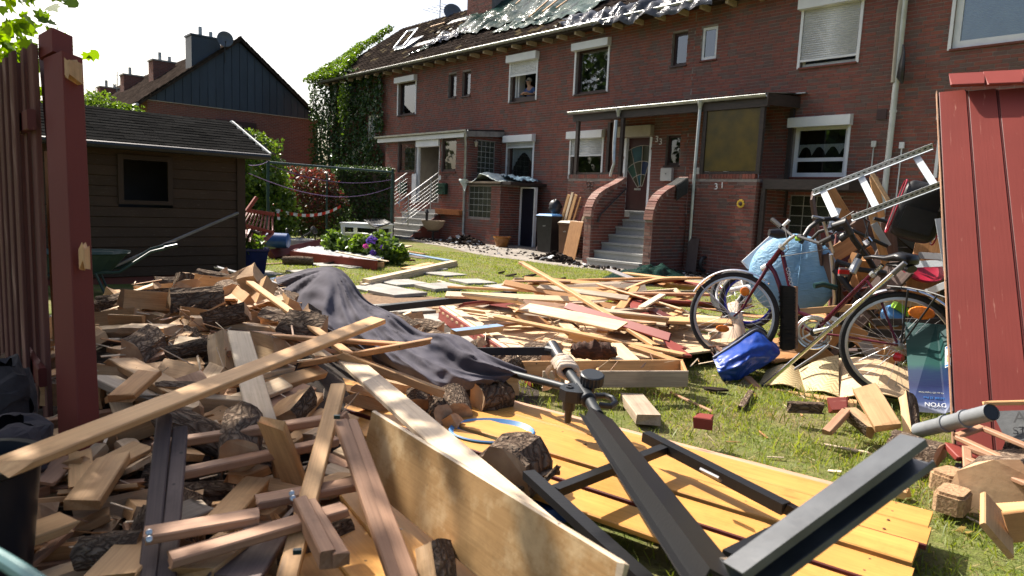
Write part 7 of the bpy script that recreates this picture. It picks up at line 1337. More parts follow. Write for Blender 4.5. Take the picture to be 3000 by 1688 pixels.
def piece_mesh(ty, dim, k):
    if ty == 'L': return log_mesh('quarter', k % 5, k % 3 == 0), (dim[0]/.3, dim[1]/.12, dim[1]/.12)
    global TONE
    TONE = ''
    if ty == 'B' or (ty == 'L' and k % 5 < 3):
        if ty == 'L': dim = (dim[0], dim[1]*.85, dim[1]*.8)
        key = ('B', k % 6)
        if key not in OFF_: OFF_[key] = mesh_of('firewood_billet', billet(k % 6), [M['splitpale' if k % 3 else 'split'], M['endgrain']])
        return OFF_[key], (dim[0]/.3, dim[1]/.1, dim[2]/.08)
    if ty == 'R': return log_mesh('round', k % 4), (dim[0]/.3, dim[1]/.065, dim[1]/.065)
    mm = TONE = (['slat','pine','pineor','tg','split','pine'] if ty == 'O' else ['slat','darkpl','pineor','pine','slat'])[k % (6 if ty == 'O' else 5)]; key = (ty, mm, k % 3)
    if key not in OFF_: OFF_[key] = mesh_of('offcut', board_mb(.3, .12, .035, (.25*(k % 3), .25), 0, 0, 3, k), [M[mm], M[mm]])
    return OFF_[key], (dim[0]/.3, dim[1]/.12, dim[2]/.035)
HL = {'B': ('firewood_billet', 'pale split billet without bark in the firewood heap', 'billet', 'split billets in the firewood heap'), 'L': ('firewood_log', 'split firewood log in the heap by the red fence', 'log', 'split logs in the firewood heap'), 'R': ('firewood_log', 'round firewood log in the heap by the red fence', 'log', 'round logs in the firewood heap'),
      'O': ('offcut', 'flat sawn board offcut in the firewood heap', 'offcut', 'board offcuts in the firewood heap'), 'K': ('stick', 'narrow wooden stick in the firewood heap', 'stick', 'sticks in the firewood heap')}
from mathutils import Quaternion
cnt = {}
for k in range(len(HEAP)//11):
    v = HEAP[k*11:k*11+11]; ty = 'LRBOK'[v[0]]; dim = [x/1000 for x in v[1:4]]; loc = Vector([x/200 for x in v[4:7]]); q = Quaternion([x/100 for x in v[7:]]).normalized()
    px, py, d = proj(loc)
    if not (-80 < px < 3080 and 0 < py < 1800) or loc.x > -.05 and loc.y > 2.4: continue
    me, sc = piece_mesh(ty, dim, k); m = Matrix.Translation(loc) @ q.to_matrix().to_4x4() @ Matrix.Diagonal((*sc, 1)); nm, lb, ct, gr = HL['B' if ty == 'L' and k % 5 < 3 else ty]; 
    zn = zone(px, py, ((900,'on the far crest'),(985,'high up'),(1090,'in the upper middle'),(1220,'in the middle'),(1370,'in the lower middle'),(1520,'low down'),(2e3,'at the bottom edge')), ((360,'far left'),(520,'left'),(690,'centre'),(860,'right'),(9e3,'far right')))
    wd = {'B': 'barkless split billet', 'L': 'bark-backed split log', 'R': 'round barked log', 'O': 'flat board offcut', 'K': 'stick'}['B' if nm == 'firewood_billet' else ty]
    inst(nm, me, m, None, '%s %s%s %s of the heap' % (sized(dim[0]*1.15, dim[1]), tone(TONE)+' ' if TONE else ('pale ' if nm == 'firewood_billet' and k % 3 else ''), wd, zn), ct, gr)
# mound added under the heap, shade of the gaps put into its colour
lit = MB(); A2, B2 = Vector((-2.35,5.5)), Vector((-.85,1.3))
def coreh(x, y): p = Vector((x,y)); d = B2-A2; t = max(0, min(1, (p-A2).dot(d)/d.length_squared)); return .262+(.24*(1-sm(t, .45, .8))+.03)*(1-sm((p-(A2+d*t)).length, .45, 1.05))
lit.grid(40, 50, lambda u, v: (-4.2+4.4*u, .8+6.2*v, coreh(-4.2+4.4*u, .8+6.2*v)+.01*noise.noise((u*30,v*30,1)))); M['litter'] = mat('dark bark litter', (.06,.042,.03), (.025,.018,.014), 30, rough=.98, bump=.9, bscale=60)
o = bpy.data.objects.new('earth_mound', mesh_of('earth_mound', lit, M['litter'], True, 180)); COL.objects.link(o); tag(o, None, None, None, 'structure')
# ---------------- prominent pieces lying on top
def Dz(x, y, d, z=.47): return P(x, y, z) if (y > 1290 and d < (P(x, y, z)-CAM).dot(FW)) else Dp(x, y, d)
log_at('tall pale split log standing upright in the middle of the heap', Dp(655,1085,3.35), Dp(650,975,3.45), .095, 'quarter', 3.3, 1, True); log_at('thick sawn block with cracked dark end', Dp(605,945,3.9), Dp(725,915,3.95), .085, 'half', 2.7, 2, True)
log_at('broad pale split log at the upper left of the heap', Dp(310,965,4.1), Dp(435,975,4.0), .12, 'quarter', 2.6, 4, True); log_at('large wedge log with dark cracked face near the top', Dp(395,905,4.5), Dp(510,895,4.6), .13, 'half', 2.4, 0); log_at('wedge log standing on the far crest', Dp(318,855,5.0), Dp(385,915,4.8), .11, 'quarter', 3.6, 3)
log_at('log with knotted orange end in the upper middle', Dp(475,955,4.2), Dp(565,930,4.3), .1, 'quarter', 2.9, 1); log_at('brightest white split piece in the sun', Dp(540,975,3.9), Dp(590,1035,3.75), .085, 'quarter', .2, 2, True)
log_at('round barked log standing below the long pine plank', Dp(700,1335,2.35), Dp(712,1225,2.55), .075, 'round', .2, 1); log_at('upright split log with bright cut top right of the heap', Dp(820,1245,2.7), Dp(880,1175,2.85), .1, 'half', 2.6, 3)
log_at('round log lying at the very bottom with pale oval end', P(232,1625,.44), P(420,1600,.46), .045, 'round', 0, 2); log_at('grey split wedge standing at the bottom edge', P(1290,1790,.40), P(1262,1600,.52), .1, 'quarter', 1.0, 4, True); log_at('pink split log lying in the grass at the bottom', P(1700,1640,.40), P(1800,1690,.36), .1, 'quarter', 2.4, 2)
for k, (x0,y0,x1,y1,d0,d1,w,t,mm,lb) in enumerate((
    (40,1358,1108,938,1.72,3.45,.09,.024,'pine','long pine plank slanting across the whole firewood heap'),
    (700,980,775,1260,3.3,2.5,.10,.022,'pinepale','grooved pale plank standing under the long pine plank'),
    (735,830,1040,1050,4.6,3.5,.05,.022,'pine','thin reddish moulding running down to the parasol fabric'),
    (640,785,835,838,6.2,5.6,.035,.02,'gmetal','slim grey metal strip pointing up beside the mug'),
    (880,1068,1258,1000,3.5,3.4,.06,.03,'pineor','orange moulding lying over the parasol fabric'),
    (800,985,1180,1010,3.6,3.5,.07,.02,'pineor','orange profile board under the long pine plank'),
    (610,880,705,880,4.6,4.6,.14,.02,'pineor','orange grooved board end right of the dark wedge log'),
    (715,915,800,890,4.5,4.4,.13,.018,'pineor','bent orange profile board before the round planters'),
    (740,1010,935,935,4.1,4.0,.12,.016,'pineor','folded orange cladding board near the parasol'),
    (820,960,955,1050,4.0,3.7,.13,.018,'tg','pale cladding board half under the parasol fabric'),
    (1000,1040,1290,1150,3.45,3.3,.05,.04,'pine','square lath under the parasol fabric'),
    (350,1055,520,1150,3.2,2.95,.13,.03,'split','flat pale board offcut in the centre left of the heap'),
    (300,1110,420,1165,3.0,2.85,.14,.03,'pinegrey','grey sawn board offcut at the left of the heap'),
    (350,1170,430,1100,2.7,2.9,.1,.03,'pineor','orange offcut propped below the long plank'),
    (240,1480,330,1350,1.75,2.05,.11,.035,'pine','sunlit board offcut slanting at the lower left'),
    (0,1600,190,1530,1.45,1.7,.09,.03,'pine','pale board running out of the lower left corner'),
    (232,1300,240,1425,2.0,1.8,.075,.02,'pine','short upright board below the plank end'),
    (190,1345,120,1410,1.9,1.75,.09,.02,'slat','brown board edge beside the black tub'),
    (800,1250,860,1400,2.25,1.95,.1,.025,'pine','leaning short board between the brown slats'),
    (640,1540,750,1420,1.75,1.95,.085,.045,'pine','squared timber offcut in the lower centre'),
    (700,1400,770,1370,2.05,2.1,.09,.035,'pineor','orange offcut beside the squared timber'),
    (330,1690,420,1590,1.4,1.55,.13,.03,'pine','wide board end at the bottom edge of the heap'),
    (470,1530,600,1480,1.75,1.85,.1,.02,'pinegrey','grey board end under the brown slats'),
    (560,1690,680,1600,1.45,1.55,.11,.05,'split','rough split block at the bottom centre'),
    (690,1690,780,1560,1.45,1.65,.14,.02,'darkpl','dark grey board standing at the bottom centre'))):
    D_ = Dz if k else Dp; board(lb, D_(x0,y0,d0), D_(x1,y1,d1), w, t, mm, roll=RNG.gauss(0,.12), jag=(.5,.5) if k > 3 else (1,.1))
# ---------------- brown slat lattice (broken trellis)
tr = thing('trellis', 'broken lattice of screwed brown slats lying on the heap', 'trellis', None, P(700,1450,.68)); M['screw'] = M['steel']
def sl(x0, y0, d0, x1, y1, d1, w, t, mm, nm, roll=0): return board(None, Dz(x0,y0,d0,.56), Dz(x1,y1,d1,.56), w, t, mm, par=tr, name=nm, jag=(.1,.1), roll=roll)
sl(482,1225,2.2, 430,1730,1.72, .045,.03,'darkpl','upright_slat'); sl(528,1262,2.2, 487,1730,1.72, .045,.03,'darkpl','upright_slat')
sl(452,1305,2.1, 1015,1222,2.4, .055,.028,'slat','cross_slat'); sl(520,1390,2.05, 985,1292,2.35, .05,.028,'slat','cross_slat'); sl(425,1570,1.76, 758,1512,1.88, .068,.025,'slat','cross_slat'); sl(500,1640,1.72, 1010,1492,1.95, .062,.025,'slat','cross_slat'); sl(752,1472,1.92, 1098,1408,2.12, .065,.025,'slat','cross_slat')
sl(992,1130,2.55, 830,1740,1.7, .055,.024,'pine','bright_slat'); sl(1000,1240,2.3, 1175,1730,1.7, .045,.028,'slat','double_slat'); sl(1030,1240,2.32, 1212,1730,1.7, .04,.028,'slat','double_slat'); sl(880,1480,1.72, 960,1640,1.5, .04,.05,'slat','stub_slat'); sl(905,1480,1.75, 1000,1640,1.52, .04,.04,'slat','stub_slat')
for x, y, d in ((437,1560,1.74),(437,1580,1.74),(855,1446,1.97),(858,1460,1.97),(1080,1404,2.1),(1087,1416,2.1)):
    q = Dz(x, y, d-.035, .58); part('screw', local(MB().lathe([(0,.004),(.007,.003),(.009,0)], 10, Matrix.Translation(q) @ (CAM-q).to_track_quat('Z','Y').to_matrix().to_4x4()), tr), M['steel'], tr)
for x, y, d in ((985,1215,2.28),(925,1407,1.9),(868,1608,1.5)):
    q = Dz(x, y, d, .57); part('green_clip', local(MB().beam(q+Vector((-.008,0,-.008)), q+Vector((.012,.004,-.008)), .012, .012), tr), M['greenst'], tr)
# ================================================================== red slat fence with post at the left edge
fe = thing('slat_fence', 'dark red slat fence with weathered edges at the left edge', 'fence', None, (-2.3,3.2,.25)); f0 = Vector((-1.98,2.85,0)); fd = Vector((-.667,.745,0)).normalized()
M['fencew'] = paintwood('weathered fence slat', (.085,.018,.016), (.12,.06,.04), .8, .3, .15, (.6, 9, 9)); M['greenwood'] = paintwood('algae-stained slat edge', (.15,.065,.05), (.15,.12,.075), .85, .34, .15, (.6, 9, 9))
for k in range(9):
    p = f0+fd*(.235*k); zt = 2.0+.015*math.sin(k*2.1); board(None, Vector((p.x,p.y,.28)), Vector((p.x,p.y,zt)), .12, .021, 'fencew', par=fe, name='slat', up=(fd.y,-fd.x,0), side='greenwood', jag=(0,.1), roll=RNG.gauss(-.05,.04))
for k in range(8):
    p = f0+fd*(.235*k+.118)+Vector((fd.y,-fd.x,0))*-.055; board(None, Vector((p.x,p.y,.28)), Vector((p.x,p.y,1.98)), .12, .017, 'fencew', par=fe, name='slat', up=(fd.y,-fd.x,0), side='greenwood', jag=(0,.1))
for z in (.65, 1.7): a = f0-fd*.1; b = f0+fd*1.9; off = Vector((fd.y,-fd.x,0))*-.025; board(None, Vector((a.x+off.x,a.y+off.y,z)), Vector((b.x+off.x,b.y+off.y,z)), .03, .08, 'reddark', par=fe, name='cross_rail', jag=(0,0))
pb, ptp = Dp(240,1445,2.55), Dp(185,172,2.75); pc = thing('fence_post', 'dark red square fence post with chipped corner', 'post', None, Vector((pb.x,pb.y,.25)))
board(None, pb, ptp, .118, .085, 'postred', par=pc, name='post_shaft', up=(-.35,-.9,0), jag=(0,0), n=6); cp0, cp1 = Dp(165,174,2.76), Dp(163,106,2.78); board(None, cp0, cp1, .092, .085, 'postred', par=pc, name='post_head', up=(-.35,-.9,0), jag=(0,0), n=2)
q0, q1 = Dp(216,232,2.70), Dp(214,176,2.71); board(None, q0, q1, .026, .06, 'pine', par=pc, name='raw_corner', up=(-.35,-.9,0), jag=(.3,.3), n=2); q0, q1 = Dp(248,775,2.60), Dp(246,722,2.60); board(None, q0, q1, .03, .03, 'pine', par=pc, name='raw_corner', up=(-.35,-.9,0), jag=(.4,.4), n=2)
board('bare orange plank upright between fence and red post', Dp(173,1010,2.9), Dp(146,440,2.95), .04, .03, 'pineor', up=(-.35,-.9,0)); board('red board edge behind the red post', Dp(160,430,3.0), Dp(135,150,3.05), .07, .03, 'reddark', up=(-.35,-.9,0))
# dark tub, concrete lump, hose at the lower left
tq = Dp(-75, 1480, 1.8); solo('tub', MB().lathe([(0,-.2),(.12,-.2),(.15,.1),(.165,.11),(.165,.125),(.142,.125),(.135,.08),(.115,-.18),(0,-.18)], 36, Matrix.Translation(tq)), mat('blue-black rubber tub', (.012,.014,.02), (.008,.009,.013), 4, rough=.35), 'blue-black rubber tub at the lower left corner', 'tub', smooth=True)
cq = Dp(-10, 1190, 2.6); lp_ = MB(); lp_.grid(20, 16, lambda u, v: tuple(cq+Vector(((.13+.03*noise.noise((u*6,v*5,1)))*math.cos(u*6.283)*math.sin(.15+v*2.8)**.5, .13*math.sin(u*6.283)*math.sin(.15+v*2.8)**.5, -.16*math.cos(v*3.14)+.06*noise.noise((u*9,v*9,4)))))); solo('rock', lp_, mat('rough dark stone', (.055,.047,.047), (.025,.021,.021), 10, rough=.95, bump=.9, bscale=30), 'rough dark boulder at the foot of the red fence', 'rock')
cq = Dp(20, 1320, 2.3); solo('rock', MB().grid(18, 12, lambda u, v: tuple(cq+Vector(((.13+.03*noise.noise((u*6,v*5,8)))*math.cos(u*6.283)*math.sin(.1+v*2.9)**.5, .16*math.sin(u*6.283)*math.sin(.1+v*2.9)**.5, -.1*math.cos(v*3.14)+.03*noise.noise((u*7,v*7,4)))))), mat('purple-grey stone', (.05,.042,.046), (.025,.021,.024), 10, rough=.95, bump=.9, bscale=30), 'flat purple-grey stone slab lying above the black tub', 'rock')
hq = [Dp(-60,1600,1.05), Dp(30,1655,1.0), Dp(130,1720,.95)]; solo('hose', MB().tube(hq, .012, 10), mat('teal hose', (.12,.25,.25), (.09,.19,.19), 4, rough=.4), 'teal garden hose crossing the extreme lower left corner', 'hose', smooth=True)
# ================================================================== behind the heap: hollow blocks, mug, round planters, steel strips
hb_ = thing('hollow_block', 'pale concrete hollow blocks under the mug', 'concrete block', None, Gp(610,870)); 
for k, (px, py) in enumerate(((560,875),(640,868),(712,895),(800,885))):
    q = Gp(px, py, .1); part('block', local(MB().obox(Matrix.Translation(q) @ Matrix.Rotation(rad(-38), 4, 'Z'), .5, .26, .14), hb_), M['concrete'], hb_)
mq = P(642, 862, .33); mg = thing('mug', 'white ceramic mug with dark picture on the concrete block', 'mug', None, mq)
part('mug_body', MB().lathe([(0,0),(.05,0),(.054,.006),(.054,.125),(.05,.128),(.047,.12),(.045,.012),(0,.01)], 28), mat('glossy white ceramic', (.75,.75,.76), (.7,.7,.71), 3, rough=.12), mg, smooth=True)
part('handle', MB().tube([(.05*math.cos(-.3)+.0,-.0,.11),(.08,-.005,.105),(.092,-.006,.07),(.08,-.005,.035),(.05,0,.025)], .009, 8), M['white'], mg, smooth=True)
part('picture', MB().add([(.0548*math.cos(a), .0548*math.sin(a), z) for z in (.012,.105) for a in [math.pi*.98+i*.12 for i in range(9)]], [(i,i+1,10+i,9+i) for i in range(8)]), M['black'], mg)
for k, px in enumerate((735, 792)):
    q = Gp(px, 925, .05); solo('concrete_ring', MB().lathe([(.24,.0),(.26,.28),(.25,.3),(.19,.3),(.19,.03)], 30, Matrix.Translation(q) @ Matrix.Rotation(rad(-18), 4, 'X')), mat('dark aggregate %d' % k, (.12,.10,.10), (.06,.05,.05), 60, rough=.95, bump=.7), ('dark washed-concrete ring left of the thin moulding', 'dark washed-concrete ring under the thin moulding')[k], 'concrete ring', smooth=True)
for k, (x0,y0,z0,x1,y1,z1,w,mm,lb) in enumerate(((598,868,.42,840,842,.5,.03,'gmetal','grey steel strip nearest the mug'), (675,866,.36,905,788,.3,.03,'gmetal','steel strip crossing towards the lawn'), (530,908,.4,690,865,.4,.03,'blackb','dark steel strip below the mug'), (600,860,.45,735,915,.4,.02,'gmetal','short white strip crossing under the mug'), (670,855,.3,850,805,.25,.08,'blackb','dark profile behind the steel strips'), (795,818,.27,880,798,.27,.06,'bluepaint','pale blue strip beside the parasol tip'), (820,812,.3,905,795,.3,.06,'pine','orange strip touching the parasol tip'), (790,900,.35,850,895,.4,.04,'blackb','black rod under the parasol fabric'))):
    board(lb, P(x0,y0,z0), P(x1,y1,z1), w, .02, mm, name='metal_strip' if mm in ('gmetal','blackb') else 'strip', cat='strip', jag=(0,0))
# ================================================================== bicycle heap at the right
M['burg'] = mat('burgundy metallic frame', (.10,.008,.022), (.07,.006,.016), 3, rough=.22, metal=.35, spec=.6); M['chrome'] = mat('chrome', (.75,.76,.78), (.65,.66,.68), 3, rough=.12, metal=1); M['alu'] = mat('dull aluminium', (.55,.56,.57), (.42,.43,.44), 8, rough=.35, metal=.85)
M['tyre'] = mat('tyre rubber', (.022,.022,.023), (.014,.014,.015), 30, rough=.75, bump=.4); M['amber'] = mat('amber reflector', (.75,.20,.01), (.6,.14,.008), 30, rough=.2, bump=.4); M['saddle'] = mat('black vinyl saddle', (.02,.02,.022), (.014,.014,.016), 5, rough=.28)
def wheel(th, c, e1, e2, R, tw=.02, spokes=36, rim='alu', flat=0, nm='wheel'):
    c = Vector(c); e1 = Vector(e1).normalized(); e2 = Vector(e2); e2 = (e2-e1*e2.dot(e1)).normalized(); ax = e1.cross(e2); ci = lambda r_, a, o=0: c+e1*r_*math.cos(a)+e2*r_*math.sin(a)+ax*o; N = 48
    w = part(nm, local(MB().tube([ci(R-tw, 2*math.pi*i/N) for i in range(N)], tw, 10, closed=True), th), M['tyre'], th, smooth=True)
    rm = MB()
    prf = [(R-tw*1.7, -.011), (R-tw*1.6-.02, -.012), (R-tw*1.6-.024, 0), (R-tw*1.6-.02, .012), (R-tw*1.7, .011)]
    for i in range(N):
        for (r0, o0), (r1, o1) in zip(prf[:-1], prf[1:]): a0, a1 = 2*math.pi*i/N, 2*math.pi*(i+1)/N; rm.add([ci(r0,a0,o0), ci(r0,a1,o0), ci(r1,a1,o1), ci(r1,a0,o1)], [(0,1,2,3)])
    inv = th.matrix_world.inverted()
    part('rim', local(rm, th), M[rim], w, smooth=True)
    hb = MB().tube([c-ax*.04, c-ax*.035, c-ax*.03, c+ax*.03, c+ax*.035, c+ax*.04], [.012,.03,.016,.016,.03,.012], 14); part('hub', local(hb, th), M['alu'], w, smooth=True)
    for i in range(spokes):
        a = 2*math.pi*i/spokes; sg = 1 if i % 2 else -1; a2 = a+(.9 if (i//2) % 2 else -.9); part('spoke', local(MB().tube([c+ax*.032*sg+e1*.027*math.cos(a2)+e2*.027*math.sin(a2), ci(R-tw*1.6-.02, a)], .0013, 4, cap=False), th), M['alu'], w)
    return w, ci
def bd(px): return 5.35+(px-2151)/(2638-2151)*(4.35-5.35)
def B3(px, py, o=0): return Dp(px, py, bd(px)+o)
bk = thing('bicycle', 'burgundy step-through bicycle lying on the debris heap', 'bicycle', 'bicycles in the heap', Vector((2.1,4.8,.3)))
FH, RH, BB = B3(2148,926), B3(2632,1012), B3(2384,972)
wf, cif = wheel(bk, FH, (.86,-.5,.03), (.05,.12,1), .345); wr_, cir = wheel(bk, RH, (.90,-.42,.02), (.0,.08,1), .345)
def bt(nm, pts, r, mm='burg', n=10, par=None, sm=True): return part(nm, local(MB().tube([B3(*p) if not isinstance(p, Vector) else p for p in pts], r, n), bk), M[mm], par or bk, smooth=sm)
fr_ = bt('frame_tube', [(2291,726),(2268,758),(2243,786)], .019); bt('frame_tube', [(2253,775),(2270,800),(2283,835),(2300,900),(2335,950),(2384,972)], .0165); bt('frame_tube', [(2291,738),(2302,790),(2315,845),(2340,915),(2420,945)], .015); bt('seat_tube', [(2384,974),(2438,920),(2500,858),(2558,802)], .0165)
bt('seat_post', [(2556,804),(2585,776)], .0135, 'chrome'); bt('seat_clamp', [(2553,808),(2562,799)], .021, 'alu')
for o in (-.05,.05): bt('chain_stay', [(2395,975,o*.5),(2500,990,o),(2630,1012,o)], .009)
for o in (-.05,.05): bt('seat_stay', [(2540,822,o*.4),(2580,880,o),(2628,1005,o)], .008)
for o in (-.055,.055): bt('fork_blade', [(2247,785,o*.5),(2232,812,o),(2200,862,o),(2176,905,o),(2150,927,o)], [.013,.013,.011,.009,.008])
bt('fork_crown', [(2235,790),(2250,782)], .03, 'alu')
bt('headset_ring', [(2288,728),(2294,722)], .026, 'alu'); bt('stem', [(2292,722),(2312,702),(2330,690)], .012, 'alu')
bt('handlebar', [(2264,645,.15),(2292,668,.12),(2320,690,.05),(2345,695,-.02),(2385,708,-.15),(2412,716,-.22)], .0115, 'black'); bt('grip', [(2262,643,.15),(2290,666,.12)], .018, 'black'); bt('grip', [(2405,712,-.2),(2440,694,-.24)], .018, 'black')
bt('bell', [(2338,694),(2350,694)], .02, 'black'); bt('brake_cable', [(2300,665,.1),(2310,730,-.05),(2290,752,-.06),(2400,735,-.1),(2430,730,-.2)], .003, 'black', 5)
bt('reflective_stick', [(2295,662),(2312,645)], .012, 'white'); bt('lime_tag', [(2332,700),(2345,698)], .018, 'lime')
# saddle
sa_ = [B3(2535,755), B3(2560,752), B3(2600,757), B3(2640,752), B3(2668,760), B3(2675,775)]
part('saddle', local(MB().tube([p+Vector((0,0,.0)) for p in sa_], [.022,.03,.045,.075,.085,.05], 18, flat=.42), bk), M['saddle'], bk, smooth=True, ang=180)
part('saddle_under', local(MB().tube([B3(2600,775), B3(2640,778), B3(2672,790)], [.02,.05,.05], 12, flat=.5), bk), M['black'], bk, smooth=True)
# cranks and chainring
cr_ = MB(); e1_, e2_ = Vector((.9,-.42,0)).normalized(), Vector((0,0,1)); axx = e1_.cross(e2_)
for r0, r1 in ((.105,.09), (.075,.066)): cr_.tube([BB+axx*.03+(e1_*math.cos(a)+e2_*math.sin(a))*(r0+r1)/2 for a in [i*math.pi/20 for i in range(40)]], (r0-r1)/2+.002, 6, closed=True)
for k in range(5): a = k*1.2566; cr_.tube([BB+axx*.03+(e1_*math.cos(a)+e2_*math.sin(a))*.02, BB+axx*.03+(e1_*math.cos(a)+e2_*math.sin(a))*.09], .007, 6)
part('chainring', local(cr_, bk), M['alu'], bk, smooth=True); gd = [BB+axx*.04+(e1_*math.cos(a)+e2_*math.sin(a))*.115 for a in [i*math.pi/20 for i in range(40)]]; part('chain_guard', local(MB().tube(gd, .008, 6, closed=True), bk), M['chrome'], bk, smooth=True)
bt('crank_arm', [(2386,972,-.08),(2425,962,-.08),(2452,952,-.08)], [.016,.011,.012], 'alu'); bt('bottom_bracket', [Vector(BB-axx*.06), Vector(BB+axx*.06)], .024, 'black'); part('pedal', local(MB().obox(Matrix.Translation(B3(2462,945,-.12)) @ Matrix.Rotation(.5, 4, 'Y'), .09, .1, .03), bk), M['black'], bk); bt('kickstand', [(2430,1010,-.08),(2400,1035,-.1),(2328,1082,-.14)], .009, 'gmetal')
bt('chain', [(2395,1000,-.03),(2480,1030,-.03),(2560,1040,-.03),(2625,1045,-.03)], .005, 'black', 5)
# mudguards, stays, rack, lights
def guard(nm, ci, a0, a1, R, mm='chrome'):
    m = MB(); n = 26
    for i in range(n):
        for j, (o0, o1) in enumerate(((-.03,-.015),(-.015,.015),(.015,.03))):
            A0, A1 = rad(a0+(a1-a0)*i/n), rad(a0+(a1-a0)*(i+1)/n); h = lambda o: R-.012*(abs(o)/.03)**2*1.2
            m.add([ci(h(o0),A0,o0), ci(h(o0),A1,o0), ci(h(o1),A1,o1), ci(h(o1),A0,o1)], [(0,1,2,3)])
    part(nm, local(m, bk), M[mm], bk, smooth=True)
guard('front_mudguard', cif, 48, 152, .372); guard('rear_mudguard', cir, 25, 140, .372)
for o in (-.04,.04): part('mudguard_stay', local(MB().tube([cif(.37, rad(140), o), FH+Vector((0,0,0))], .003, 5), bk), M['alu'], bk)
for o in (-.05,.05):
    bt('rack_rail', [(2600,838,o),(2660,843,o),(2730,858,o),(2800,882,o)], .005, 'black', 6)
for x in (2640,2690,2740,2780): bt('rack_bar', [(x,836+(x-2620)*.26,-.06),(x,836+(x-2620)*.26,.06)], .004, 'black', 5)
for x, xb in ((2660,2640),(2745,2645)): bt('rack_leg', [(x,845+(x-2640)*.2,-.06),(xb,1005,-.06)], .006, 'black', 6)
for k, (x, y, s) in enumerate(((2700,917,.055),(2117,963,.038),(2182,854,.034))):
    q = Dp(x, y, bd(min(x,2660))-.12); part('reflector', local(MB().lathe([(0,.012),(s*.9,.008),(s,0),(0,-.004)], 12, Matrix.Translation(q) @ (CAM-q).to_track_quat('Z','Y').to_matrix().to_4x4() @ Matrix.Diagonal((1 if k == 2 else 1.35, 1 if k == 2 else .75, 1, 1))), bk), M['amber'], bk)
part('rear_light', local(MB().tube([B3(2625,1045,-.03), B3(2645,1050,-.03)], [.03,.02], 10), bk), mat('red lens', (.5,.015,.02), (.35,.01,.015), 4, rough=.2), bk, smooth=True); lettering('frame_print', 'CONDOR', .035, M['white'], bk, bk.matrix_world.inverted() @ (Matrix.Translation(B3(2309,815,-.022)) @ (CAM-B3(2309,815)).to_track_quat('Z','Y').to_matrix().to_4x4() @ Matrix.Rotation(rad(-73), 4, 'Z')), .001)
# ---------------- second, black mountain bike behind
b2 = thing('bicycle', 'black mountain bike tangled behind the blue round bag', 'bicycle', 'bicycles in the heap', Vector((2.6,5.2,.4)))
K3 = lambda px, py, d=5.35: Dp(px, py, d)
wheel(b2, K3(2438,935,5.55), (.95,-.3,.0), (0,.1,1), .27, .026, 28); 
def b2t(nm, pts, r, mm='black', n=10): return part(nm, local(MB().tube([K3(*p) for p in pts], r, n), b2), M[mm], b2, smooth=True)
b2t('fork_blade', [(2435,745,5.3),(2441,800,5.35),(2445,870,5.4),(2440,935,5.5)], .016, 'alu'); b2t('fork_blade', [(2452,770,5.3),(2458,850,5.4),(2452,935,5.5)], .016); b2t('down_tube', [(2445,790,5.3),(2480,835,5.25),(2530,890,5.2),(2570,930,5.15)], .024); b2t('top_tube', [(2450,765,5.3),(2520,790,5.2),(2600,800,5.1)], .02)
b2t('seat_tube', [(2520,745,5.2),(2490,800,5.25),(2475,840,5.3)], .022, 'black'); b2t('shock', [(2515,760,5.1),(2495,800,5.1)], .03, 'alu')
b2t('handlebar', [(2375,705,5.2),(2400,680,5.15),(2440,668,5.1),(2475,665,5.1),(2530,690,5.2),(2600,722,5.2)], .013); b2t('grip', [(2440,672,5.1),(2480,668,5.1)], .02); b2t('brake_lever', [(2432,695,5.05),(2450,680,5.05),(2465,683,5.05)], .008, 'chrome'); b2t('stem_riser', [(2380,635,5.0),(2410,640,5.0),(2440,740,5.2)], .012, 'alu')
b2t('mudguard', [(2385,838,5.3),(2410,833,5.3),(2450,843,5.3)], .022, 'greenst'); part('rear_light', local(MB().obox(Matrix.Translation(K3(2470,797,5.0)), .06, .03, .06), b2), M['gmetal'], b2); part('light_lens', local(MB().obox(Matrix.Translation(K3(2472,797,4.98)), .075, .02, .03), b2), mat('red plastic', (.5,.02,.02), (.4,.015,.015), 4, rough=.3), b2)
b3 = thing('bicycle', 'dark city bike with curved black handlebar under the metal shelf frame', 'bicycle', 'bicycles in the heap', Vector((2.7,5.4,.5)))
def b3t(nm, pts, r, mm='black'): return part(nm, local(MB().tube([K3(*p) for p in pts], r, 10), b3), M[mm], b3, smooth=True)
b3t('handlebar', [(2345,712,5.0),(2372,668,5.0),(2400,645,5.0),(2440,640,5.05),(2480,655,5.1)], .018); b3t('handlebar', [(2560,640,5.1),(2600,650,5.1),(2650,655,5.15)], .014); b3t('head_tube', [(2470,640,5.1),(2500,700,5.15),(2545,760,5.2)], .022); b3t('down_tube', [(2545,760,5.2),(2610,870,5.3),(2680,960,5.4)], .022); b3t('basket_rim', [(2440,665,5.0),(2470,650,4.95),(2490,680,5.0),(2460,700,5.05)], .03, 'black'); wheel(b3, K3(2700,985,5.6), (.95,-.3,0), (0,.05,1), .33, .02, 28)
b3t('brake_cable', [(2470,640,5.0),(2500,620,4.95),(2545,650,5.0),(2530,720,5.0),(2560,760,5.05)], .005); b3t('brake_cable', [(2530,640,5.0),(2545,690,4.95),(2520,740,5.0)], .005); b3t('lamp', [(2535,700,4.95),(2545,712,4.95)], .03, 'chrome'); b3t('saddle', [(2253,682,5.6),(2280,685,5.6),(2310,690,5.6)], [.03,.045,.02])
kb = thing('bicycle', "child's bicycle with white frame and blue rim behind the front wheel", 'bicycle', 'bicycles in the heap', Vector((2.0,5.8,.3)))
